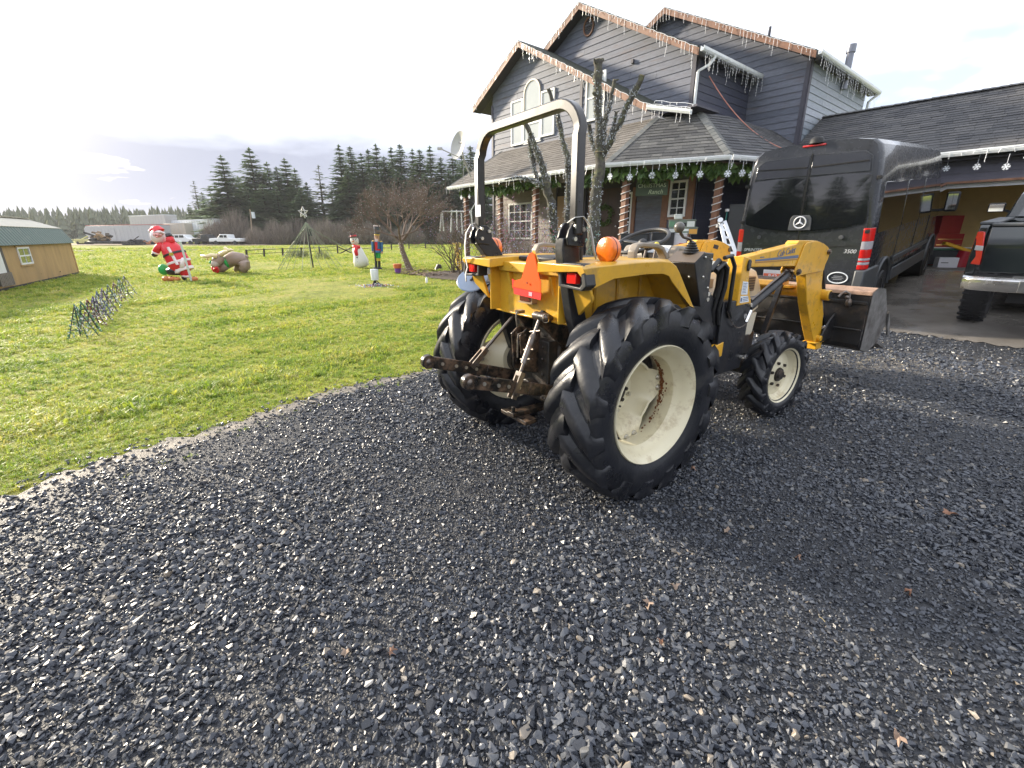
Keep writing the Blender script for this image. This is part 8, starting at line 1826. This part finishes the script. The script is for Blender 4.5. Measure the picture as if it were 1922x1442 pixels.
# ================================================================= TREES
CONM = [col_translucent(M('fir_needles_%s' % n, (0.04, 0.06, 0.03), 0.7, island=c), .2, (1.3, 1.4, .8)) for n, c in (('dark', ((0.050, 0.092, 0.045), (0.125, 0.180, 0.085))), ('mid', ((0.068, 0.115, 0.055), (0.155, 0.215, 0.10))), ('sparse', ((0.12, 0.14, 0.115), (0.20, 0.215, 0.17))))]
BARK = M('grey_brown_bark', (0.10, 0.08, 0.065), 0.9, var=0.3, vscale=12, bump=0.5, bscale=40)
def conifer_mesh(seed, h=1.0, w=.17, whorls=44, dens=1.0, sparse=0.0, bare=.10):
    """unit-height fir: drooping branches of many small needle sprays"""
    r = random.Random(seed); mb = MB(); lobes = [(r.uniform(0, 6.28), r.uniform(.6, 1.25)) for _ in range(7)]
    for i in range(whorls):
        f = min(.985, max(0, (i + r.uniform(-.9, .9)) / whorls)); z = bare + (1 - bare) * f
        rad = w * (1 - f) ** .85 * (1 + .25 * math.sin(i * 1.9)) + .008
        nb = max(5, int((14 - 6 * f) * dens))
        for b in range(nb):
            if r.random() < sparse: continue
            a = r.uniform(0, 6.28); lob = .8 + .35 * max(math.cos(a - la) * ls for la, ls in lobes) * r.uniform(.5, 1)
            L = rad * r.uniform(.65, 1.15) * lob; d = Vector((math.cos(a), math.sin(a), 0)); s = Vector((-d.y, d.x, 0)); dr = r.uniform(.15, .5) * (1 - f * .8); up = .35 * f
            nq = max(3, int(6 * (1 - f) + 2))
            for q in range(nq):
                t = (q + r.uniform(.2, 1)) / nq; c = Vector((0, 0, z)) + d * L * t + Vector((0, 0, L * (up * t - dr * t * t)))
                wq = L * .40 * (1 - t * .6) * r.uniform(.6, 1.3) + .004; lq = L * .40 * r.uniform(.7, 1.3) + .006
                for sd in (-1, 1):
                    tip = c + d * lq * r.uniform(.5, 1) + s * sd * wq + Vector((0, 0, -wq * r.uniform(.1, .7))); e = c + d * lq * .2 - s * sd * wq * .25 + Vector((0, 0, r.uniform(-.006, .006)))
                    mb.add([c - d * lq * .3 + Vector((0, 0, .004)), tip, e], [(0, 1, 2)])
    for k in range(10):
        z = .955 + .005 * k; a = r.uniform(0, 6.28); d = Vector((math.cos(a), math.sin(a), 0)); mb.add([(0, 0, z + .012), tuple(d * .010 + Vector((0, 0, z - .006))), tuple(-d * .006 + Vector((0, 0, z - .004)))], [(0, 1, 2)])
    return mb
def trunk_mesh():
    mb = MB(); mb.tube([(0, 0, -.01), (0, 0, .5), (0, 0, 1)], [.014, .009, .001], 7); return mb
tk_me = trunk_mesh().mesh('trunk', smooth=60); tk_me.materials.append(BARK)
con_me = []
for k, (w, wh, dn, sp, mi) in enumerate(((.17, 62, 1.25, 0, 0), (.20, 60, 1.3, 0, 1), (.15, 64, 1.15, .05, 0), (.185, 56, 1.2, .05, 1), (.16, 38, .8, .25, 2))):
    me = conifer_mesh(k + 10, 1, w, wh, dn, sp).mesh('crown', recalc=False); me.materials.append(CONM[mi]); con_me.append(me)
def conifer(p, h, v, label, group='firs beyond the field', wid=1.0, rz=0):
    t = thing('fir_tree', label, 'tree', p, rz, group); t.scale = (h * wid, h * wid, h); link('crown', con_me[v], t); link('trunk', tk_me, t); return t
FT = [(434, 291, 98, 1, 1.05), (487, 277, 104, 1, 1.1), (515, 304, 108, 3, 1.1), (531, 313, 102, 0, 1.0), (548, 297, 106, 1, 1.05), (564, 316, 100, 3, 1.0), (582, 342, 98, 0, 1.1), (608, 310, 108, 4, 1.1), (627, 345, 112, 4, 1.2), (649, 272, 100, 2, 1.0), (669, 275, 104, 0, 1.0), (688, 288, 100, 2, 1.1), (701, 281, 108, 0, 1.0), (716, 271, 106, 2, 1.0), (729, 294, 98, 0, 1.2), (743, 277, 110, 2, 1.0), (759, 271, 104, 0, 1.0), (781, 280, 106, 2, .9), (794, 281, 100, 0, 1.0), (813, 275, 108, 2, 1.0), (832, 296, 102, 0, 1.1), (853, 286, 106, 3, 1.1), (870, 292, 112, 0, 1.2), (886, 275, 100, 0, 1.1), (905, 290, 104, 2, 1.2), (375, 339, 110, 4, .9), (402, 348, 108, 4, 1.1), (357, 383, 112, 3, 1.2), (386, 360, 106, 3, 1.1), (415, 352, 112, 3, 1.1), (458, 330, 112, 3, 1.1), (500, 345, 96, 1, 1.3), (525, 350, 97, 3, 1.2), (570, 352, 95, 1, 1.2), (472, 350, 98, 3, 1.1), (660, 320, 96, 0, 1.2), (708, 325, 95, 2, 1.3), (752, 322, 96, 0, 1.3), (800, 325, 95, 2, 1.3), (845, 322, 96, 0, 1.3)]
FL = ['broad fir standing alone left of the tallest pair', 'tallest fir of the left clump', 'fir just right of the tallest one in the left clump', 'dark fir in the middle of the left clump', 'pointed fir near the right side of the left clump', 'fir behind the star pole, right of the pointed one', 'short fir at the right end of the left clump', 'thin pale fir standing between the two clumps', 'low pale fir in the gap between the clumps', 'fir at the left end of the long dark row']
for k, (u, vt, Y, v, wd) in enumerate(FT):
    p = far_at(u, Y); p.x = at(u, 400, y=Y).x; h = at(u, vt, y=Y).z
    if k < 10: lab = FL[k]
    elif k < 25: lab = 'dark fir of the long row, %s' % ['second from its left end', 'third from its left end', 'above the snowman', 'tall one above the nutcracker', 'low broad one above the bare tree crown', 'just right of the broad low one', 'tallest near the middle of the row', 'slim one past the middle', 'left of the satellite dish feed arm', 'just left of the satellite dish', 'directly behind the satellite dish', 'right of the dish mast', 'low dark one beside the house', 'last but one before the roll bar', 'next to the house corner'][k - 10]
    elif k < 31: lab = 'smaller fir left of the tall firs, %s' % ['bare reddish top', 'thin grey topped one', 'leftmost low one', 'behind the white box trailer end', 'above the white pickup', 'between the broad fir and the tallest'][k - 25]
    else: lab = 'lower fir in front of the tall firs, %s' % ['below the tallest', 'below the left clump middle', 'behind the star', 'left below the tallest', 'at the left end of the long row', 'above the nutcracker hat', 'above the bare tree', 'left of the feed arm', 'below the satellite dish'][k - 31]
    conifer(p, h, v, lab, wid=wd * 1.52, rz=rnd.uniform(0, 6))
# trees behind the photographer, mirrored in the van's rear windows
for k, (x, y, h, v) in enumerate(((-24, -9, 5.2, 0), (-27, -5.5, 7.2, 2), (-25, -1.0, 3.8, 1), (-30, 1.5, 4.5, 0), (-33, 5.5, 8.6, 2), (-30, 8, 9.5, 0), (-36, 12, 12, 1), (-23, -13, 5, 3), (-34, 3.0, 5.0, 2), (-22, -17, 6, 0))):
    conifer(Vector((x, y, 0)), h, v, 'fir behind the viewer, seen only mirrored in the van windows', 'firs mirrored in the van windows', 1.35, k)
V_ = []; F_ = []
for k in range(16):
    me = con_me[k % 2]; co = np.empty(len(me.vertices) * 3, dtype=np.float32); me.vertices.foreach_get('co', co); co = co.reshape(-1, 3) * (1.5 + (k * 5 % 7) * .32) * np.array([2.1, 2.1, 1]) + np.array([-10.5 - (k * 7 % 5), -6.5 + .72 * k, 0]); b = len(V_)
    V_ += co.tolist(); F_ += [tuple(b + i for i in p.vertices) for p in me.polygons]
me = bpy.data.meshes.new('low_scrub'); me.from_pydata(V_, [], F_); me.materials.append(CONM[0]); o = link('low_scrub', me); tag(o, 'low evergreen scrub behind the viewer, mirrored along the bottom of the van windows', 'scrub', kind='stuff')
# far tree line at the left: a wood that reads as one mass
r = random.Random(21); mb = MB()
for k in range(330):
    Y = r.uniform(190, 260); u = r.uniform(-160, 440); p = at(u, 440, y=Y); h = (at(u, 392 + r.gauss(0, 4) + max(0, (60 - u)) * -.02, y=Y)).z; rb = h * r.uniform(.16, .26); p.z = 0; nk = 6
    for q in range(nk):
        z0 = h * (.05 + .9 * q / nk); z1 = h * (.05 + .9 * (q + 1.5) / nk) if q < nk - 1 else h; rr = rb * (1 - q / nk) ** .8
        for j in range(7):
            a = 6.283 * j / 7 + r.uniform(-.3, .3); a2 = a + .95; R_ = rr * r.uniform(.6, 1.25)
            mb.add([p + Vector((0, 0, z1)), p + Vector((R_ * math.cos(a), R_ * math.sin(a), z0 - r.uniform(0, .4))), p + Vector((R_ * math.cos(a2), R_ * math.sin(a2), z0 + r.uniform(0, .5)))], [(0, 1, 2)])
o = mb.build('far_woods', col_translucent(M('far_wood_green', (0.08, 0.10, 0.06), 0.8, island=((0.085, 0.105, 0.068), (0.165, 0.180, 0.125))), .15, (1.2, 1.3, .8)), recalc=False); tag(o, 'long far wood of even conifers along the left horizon', 'wood', kind='stuff')
# bare brown thickets along the field edge
THM = M('bare_twigs', (0.14, 0.11, 0.09), 0.9, island=((0.15, 0.125, 0.105), (0.30, 0.25, 0.21)))
def thicket_mesh(seed, n=1500):
    r = random.Random(seed); mb = MB()
    for k in range(n):
        a = r.uniform(0, 6.28); q = math.sqrt(r.random()); x, y = q * math.cos(a), q * .7 * math.sin(a); top = (1 - q ** 4 * .62) * r.uniform(.45, 1.0) * (1 + .10 * math.sin(x * 5 + seed) + .08 * math.sin(y * 9 + seed)); b = Vector((x * .75, y * .75, top * r.uniform(0, .75))); e = Vector((x + r.gauss(0, .07), y + r.gauss(0, .07), top)); w = Vector((r.gauss(0, 1), r.gauss(0, 1), 0)).normalized() * .011
        m_ = b.lerp(e, .5) + Vector((r.gauss(0, .05), r.gauss(0, .05), 0)); mb.add([b - w, b + w, m_ + w * .7, m_ - w * .7, e], [(0, 1, 2, 3), (3, 2, 4)])
        if k % 2 == 0: e2 = m_ + Vector((r.gauss(0, .14), r.gauss(0, .14), r.uniform(.03, .2))); mb.add([m_ - w * .6, m_ + w * .6, e2], [(0, 1, 2)])
    return mb
th_me = [thicket_mesh(s).mesh('thicket', recalc=False) for s in (1, 2, 3)]
for m_ in th_me: m_.materials.append(THM)
for k, (u, vt, Y, w) in enumerate(((440, 378, 92, 7.5), (405, 402, 90, 6), (520, 400, 88, 5.0), (555, 395, 92, 6.5), (590, 400, 90, 5), (620, 397, 86, 6), (650, 402, 92, 5), (240, 410, 120, 8), (205, 412, 118, 9), (275, 405, 126, 8), (480, 415, 86, 4), (700, 405, 90, 6), (765, 408, 88, 6), (860, 400, 86, 7), (900, 405, 84, 6), (350, 412, 125, 8))):
    h = at(u, vt, y=Y).z * .86; o = link('brown_thicket', th_me[k % 3]); o.location = far_at(u, Y); o.location.x = at(u, 430, y=Y).x; o.scale = (w * .62, w * .62, h); o.rotation_euler = (0, 0, k * .0); tag(o, 'bare brown thicket ' + ['tall one above the white pickup', 'behind the parked cars', 'left below the tallest fir', 'below the pointed fir', 'just right of the star pole', 'in the gap between fir clumps', 'behind the snowman', 'reddish one above Santa\'s trailer', 'left of the portable building', 'right of the portable building', 'behind the utility pole', 'right of the nutcracker', 'behind the bare tree crown', 'behind the swing frame', 'beside the house corner', 'left of the white box trailer roof'][k], 'bush', 'brown thickets along the field edge')
# ---- bare deciduous tree with unlit bulbs
def branch_tree(p, segs, seed, levels=5, r0=.11, L0=.75, spread=.55, up=.25, taper=.68, twig=.006, nchild=3):
    r = random.Random(seed); mb = MB(); tips = []
    def grow(b, d, L, rad, lv):
        n = 3; pts = [b]; rr = [rad]; q = b.copy(); dd = d.copy()
        for i in range(n):
            dd = (dd + Vector((r.gauss(0, .13), r.gauss(0, .13), r.gauss(.02, .08)))).normalized(); q = q + dd * L / n; pts.append(q.copy()); rr.append(max(twig * .5, rad * (1 - (1 - taper) * (i + 1) / n)))
        mb.tube(pts, rr, 7 if lv > 3 else (5 if lv > 1 else 3), caps=False)
        if lv <= 2: tips.append((pts[-1], dd)); tips.append((pts[1], dd))
        if lv == 0: return
        for c in range(nchild if lv < levels else nchild + 1):
            a = r.uniform(0, 6.28); u = dd.orthogonal().normalized(); w = dd.cross(u); nd = (dd + (u * math.cos(a) + w * math.sin(a)) * r.uniform(spread * .6, spread * 1.5) + Vector((0, 0, up * r.uniform(-.3, 1)))).normalized()
            if lv <= 2 and c > 1: continue
            grow(pts[-1] if c < 2 else pts[r.choice([2, 3])], nd, L * r.uniform(.62, .88), rr[-1] * r.uniform(.62, .85), lv - 1)
    for (b, d, L, rad) in segs: grow(Vector(b), Vector(d).normalized(), L, rad, levels)
    return mb, tips
p = at(770, 509, y=20.2); p.z = 0; BT = thing('bare_tree', 'bare spreading tree with strings of unlit bulbs standing in the mulch bed', 'tree', p)
fk = at(752, 455, y=20.2) - p; mb, tips = branch_tree(p, [(fk, (-.75, .0, .8), .85, .06), (fk, (.75, .1, .75), .85, .065), (fk, (.1, -.6, .8), .8, .05), (fk, (-.15, .6, .9), .8, .05), (fk + Vector((0, 0, .2)), (-1.0, -.2, .35), .75, .04), (fk + Vector((0, 0, .25)), (1.0, -.1, .3), .75, .04)], 4, 6, spread=.55, up=.08, nchild=3, twig=.008)
mb.tube([Vector((0, 0, -.05)), Vector((-.12, 0, .35)), Vector((-.28, 0, .85)), fk + Vector((0, 0, .1))], [.17, .125, .105, .09], 12)
BARKR = M('reddish_bare_bark', (0.17, 0.125, 0.10), 0.85, var=0.25, vscale=9, wpos=True, bump=0.3, bscale=30)
mb.build('branches', BARKR, BT, recalc=False)
r = random.Random(6); mb = MB()
for q, d in r.sample(tips, min(len(tips), 420)): mb.sph(q + Vector((r.gauss(0, .03), r.gauss(0, .03), r.gauss(0, .03))), .009, 4, 3)
for k in range(90): f = r.random(); a = r.uniform(0, 6.28); c = Vector((0, 0, 0)).lerp(fk, f); mb.sph(c + Vector((math.cos(a), math.sin(a), 0)) * (.15 - .05 * f) + Vector((-.08 * math.sin(f * 3), 0, 0)), .012, 4, 3)
mb.build('clear_bulbs', BULB, BT)
# ---- pollarded trunks wound with lights
LBK = M('lichen_bark', (0.075, 0.07, 0.06), 0.9, var=0.5, vscale=14, wpos=True, dirt=(0.15, 0.16, 0.07), dscale=7, damt=0.4, bump=0.7, bscale=45)
CUT = M('mossy_cut_wood', (0.24, 0.20, 0.11), 0.85, var=0.3, vscale=20)
LT1 = M('unlit_silver_bulbs', (0.42, 0.44, 0.50), 0.3, island=((0.05, 0.06, 0.07), (0.62, 0.66, 0.72)), coat=0.3); LT2 = M('unlit_teal_bulbs', (0.1, 0.3, 0.25), 0.3, island=((0.03, 0.16, 0.12), (0.28, 0.52, 0.42)), coat=0.3)
def pollard(name, label, Y, stems, seed):
    u0, v0 = stems[0][0][0], stems[0][0][1]; b = at(u0, v0, y=Y); base = Vector((b.x, b.y, terrain(b.x, b.y))); t = thing('wrapped_tree', label, 'tree', base); r = random.Random(seed); wood = MB(); l1 = MB(); l2 = MB(); cut = MB(); k_ = pxs(Y)
    for si, pts in enumerate(stems):
        P_ = [at(u, v, y=Y + dy) - base for u, v, rr, dy in pts]; rad = [rr * k_ * .82 for _, _, rr, _ in pts]
        if si == 0: P_ = [Vector((P_[0].x, P_[0].y, -.05))] + P_; rad = [rad[0] * 1.15] + rad
        # densify with knobbly wobble
        D, RR = [], []
        for i in range(len(P_) - 1):
            n = max(2, int((P_[i + 1] - P_[i]).length / .09))
            for j in range(n): f = j / n; D.append(P_[i].lerp(P_[i + 1], f) + Vector((r.gauss(0, .011), r.gauss(0, .011), 0))); RR.append(lerp(rad[i], rad[i + 1], f) * r.uniform(.84, 1.2))
        D.append(P_[-1]); RR.append(rad[-1] * 1.08); wood.tube(D, RR, 10)
        for q in range(4):
            i = r.randrange(len(D) // 3, len(D)); a = r.uniform(0, 6.28); n_ = Vector((math.cos(a), math.sin(a), r.uniform(.1, .8))); wood.tube([D[i], D[i] + n_ * RR[i] * 1.5, D[i] + n_ * (RR[i] * 1.5 + r.uniform(.01, .05))], [RR[i] * .5, RR[i] * .34, RR[i] * .22], 6)
        cut.cyl(D[-1], D[-1] + (D[-1] - D[-2]).normalized() * .01, RR[-1] * .95, n=10)
        tot = len(D); nb = int(tot * 19)
        for q in range(nb):
            f = r.random() ** 1.0 * (tot - 1) * (.86 if len(pts[0]) else 1); i = int(f); c = D[i].lerp(D[min(i + 1, tot - 1)], f - i); a = r.uniform(0, 6.28); ax = (D[min(i + 1, tot - 1)] - D[i]).normalized(); u_ = ax.orthogonal().normalized(); w_ = ax.cross(u_); n_ = u_ * math.cos(a) + w_ * math.sin(a); c = c + n_ * (RR[i] + .005); d_ = (n_ * .6 + Vector((r.gauss(0, .6), r.gauss(0, .6), r.gauss(0, .6)))).normalized()
            low = c.z < 1.25 + .5 * r.random(); (l2 if (low and r.random() < .85) else l1).cyl(c, c + d_ * r.uniform(.02, .038), .0082, .004, 4)
            if q % 5 == 0: l1.tube([c, c + w_ * r.uniform(.02, .06) + ax * r.uniform(-.04, .04)], .003, 3)
    wood.build('trunk', LBK, t, smooth=55); cut.build('cut_end', CUT, t); l1.build('silver_light_net', LT1, t, recalc=False); l2.build('teal_light_net', LT2, t, recalc=False); return t
pollard('a', 'pollarded forked tree wound with silver and teal lights, seen through the roll bar', 10.6, [[(1046, 470, 9, 0), (1040, 430, 8.5, 0), (1034, 380, 8, 0), (1026, 344, 8.5, 0)], [(1026, 346, 7, 0), (1020, 318, 6.2, 0), (1010, 287, 5.6, 0), (987, 234, 4.6, 0)], [(1028, 350, 6, 0), (1008, 345, 4.2, .0), (1000, 300, 4.6, .1), (994, 262, 4.2, .1)], [(1062, 470, 6.5, .5), (1064, 424, 6.2, .5), (1067, 350, 6, .5), (1067, 300, 6.2, .5), (1056, 265, 5.2, .5), (1047, 215, 4.4, .5), (1030, 168, 3.6, .5)], [(1018, 348, 3.2, -.1), (995, 337, 2.6, -.2), (970, 333, 1.8, -.3), (948, 338, 1, -.3)]], 1)
pollard('b', 'tall pollarded tree with lopped mossy limbs wound with lights, right of the roll bar', 9.8, [[(1113, 470, 12, 0), (1114, 430, 11, 0), (1119, 370, 10.5, 0), (1126, 310, 10.5, 0), (1127, 285, 11, 0)], [(1126, 292, 8.5, 0), (1124, 230, 8, 0), (1122, 170, 7.6, 0), (1123, 116, 8.6, 0)], [(1130, 292, 7, 0), (1146, 268, 6, -.1), (1166, 223, 5.4, -.2), (1186, 185, 5.2, -.3), (1205, 143, 5, -.4)], [(1128, 280, 5.5, .1), (1135, 235, 4.6, .2), (1146, 190, 4.2, .3), (1154, 152, 3.6, .3)], [(1122, 290, 5, .1), (1112, 262, 4.6, .2), (1106, 236, 4, .2)], [(1146, 266, 4, -.1), (1152, 235, 3.2, -.1), (1157, 212, 2.6, -.1)]], 2)
# ---- twiggy shrubs with coloured lights in front of the house
SHB = M('shrub_twig', (0.115, 0.085, 0.06), 0.85, var=0.2, wpos=True); CB = M('mixed_coloured_bulbs', (0.3, 0.2, 0.3), 0.35, island=((0.42, 0.10, 0.16), (0.35, 0.42, 0.62)), coat=0.3)
def shrub(u, v, Y, h, seed, label, nb=260, lev=4, n0=8, spread=.5):
    p = at(u, v, y=Y); p.z = terrain(p.x, p.y); t = thing('bare_shrub', label, 'shrub', p, 0, 'bare shrubs strung with coloured lights'); r = random.Random(seed)
    mb, tips = branch_tree(p, [((r.gauss(0, .08), r.gauss(0, .08), 0), (r.gauss(0, .38), r.gauss(0, .38), 1), h * .36, .02) for _ in range(n0)], seed, lev, spread=spread, up=.15, twig=.004, nchild=2); mb.build('branches', SHB, t, recalc=False)
    mb = MB()
    for q, d in (r.sample(tips, nb) if len(tips) > nb else tips): mb.sph(q + Vector((r.gauss(0, .04), r.gauss(0, .04), r.gauss(0, .05))), .013, 5, 4)
    mb.build('coloured_bulbs', CB, t); return t
shrub(985, 500, 10.8, 1.7, 3, 'bare shrub with coloured bulbs in front of the lower house window', 420, 5, 9)
shrub(955, 500, 12.0, 1.9, 4, 'tall thin bare shrub left of the lower house window', 200, 4, 8)
shrub(868, 505, 17.5, 2.4, 5, 'tall bare shrub under the outer porch corner', 160, 4, 9, .4)
shrub(850, 500, 18.5, 2.2, 6, 'bare shrub just left of the gold light column', 140, 4, 8, .45)
shrub(1020, 505, 10.6, 1.2, 8, 'low bare shrub at the foot of the forked wrapped tree', 260, 4, 9)
# small shrubs by the star pole
db_me = thicket_mesh(9, 240).mesh('dry_bush', recalc=False); db_me.materials.append(M('grey_green_twigs', (0.10, 0.12, 0.07), 0.9, island=((0.07, 0.085, 0.05), (0.17, 0.185, 0.12))))
for k, (u, v, Y, s) in enumerate(((555, 478, 32, .8), (605, 478, 31, .7), (570, 480, 33, .7))):
    o = link('dry_bush', db_me); p = at(u, v, y=Y); o.location = (p.x, p.y, 0); o.scale = (s, s, s * 1.05); o.rotation_euler = (0, 0, k * 1.3); tag(o, ['grey green dry bush left of the star pole', 'small dry bush right of the star pole', 'dry bush directly behind the star pole'][k], 'bush', 'dry bushes along the field fence')
# ---- thin winter haze round the camera and the whole scene
hm = bpy.data.materials.new('haze'); hm.use_nodes = True; t = hm.node_tree; t.nodes.clear(); pv = t.nodes.new('ShaderNodeVolumePrincipled'); pv.inputs['Color'].default_value = (.93, .95, 1, 1); pv.inputs['Density'].default_value = .00032; pv.inputs['Anisotropy'].default_value = .2
oo = t.nodes.new('ShaderNodeOutputMaterial'); t.links.new(pv.outputs[0], oo.inputs['Volume'])
mb = MB(); mb.bb(-1720, 1720, -1720, 1720, -1.5, 40); o = mb.build('haze', hm); o['kind'] = 'stuff'
print('siding_board count', sum(o.name.startswith('siding_board') and o.parent is HOUSE for o in bpy.data.objects))
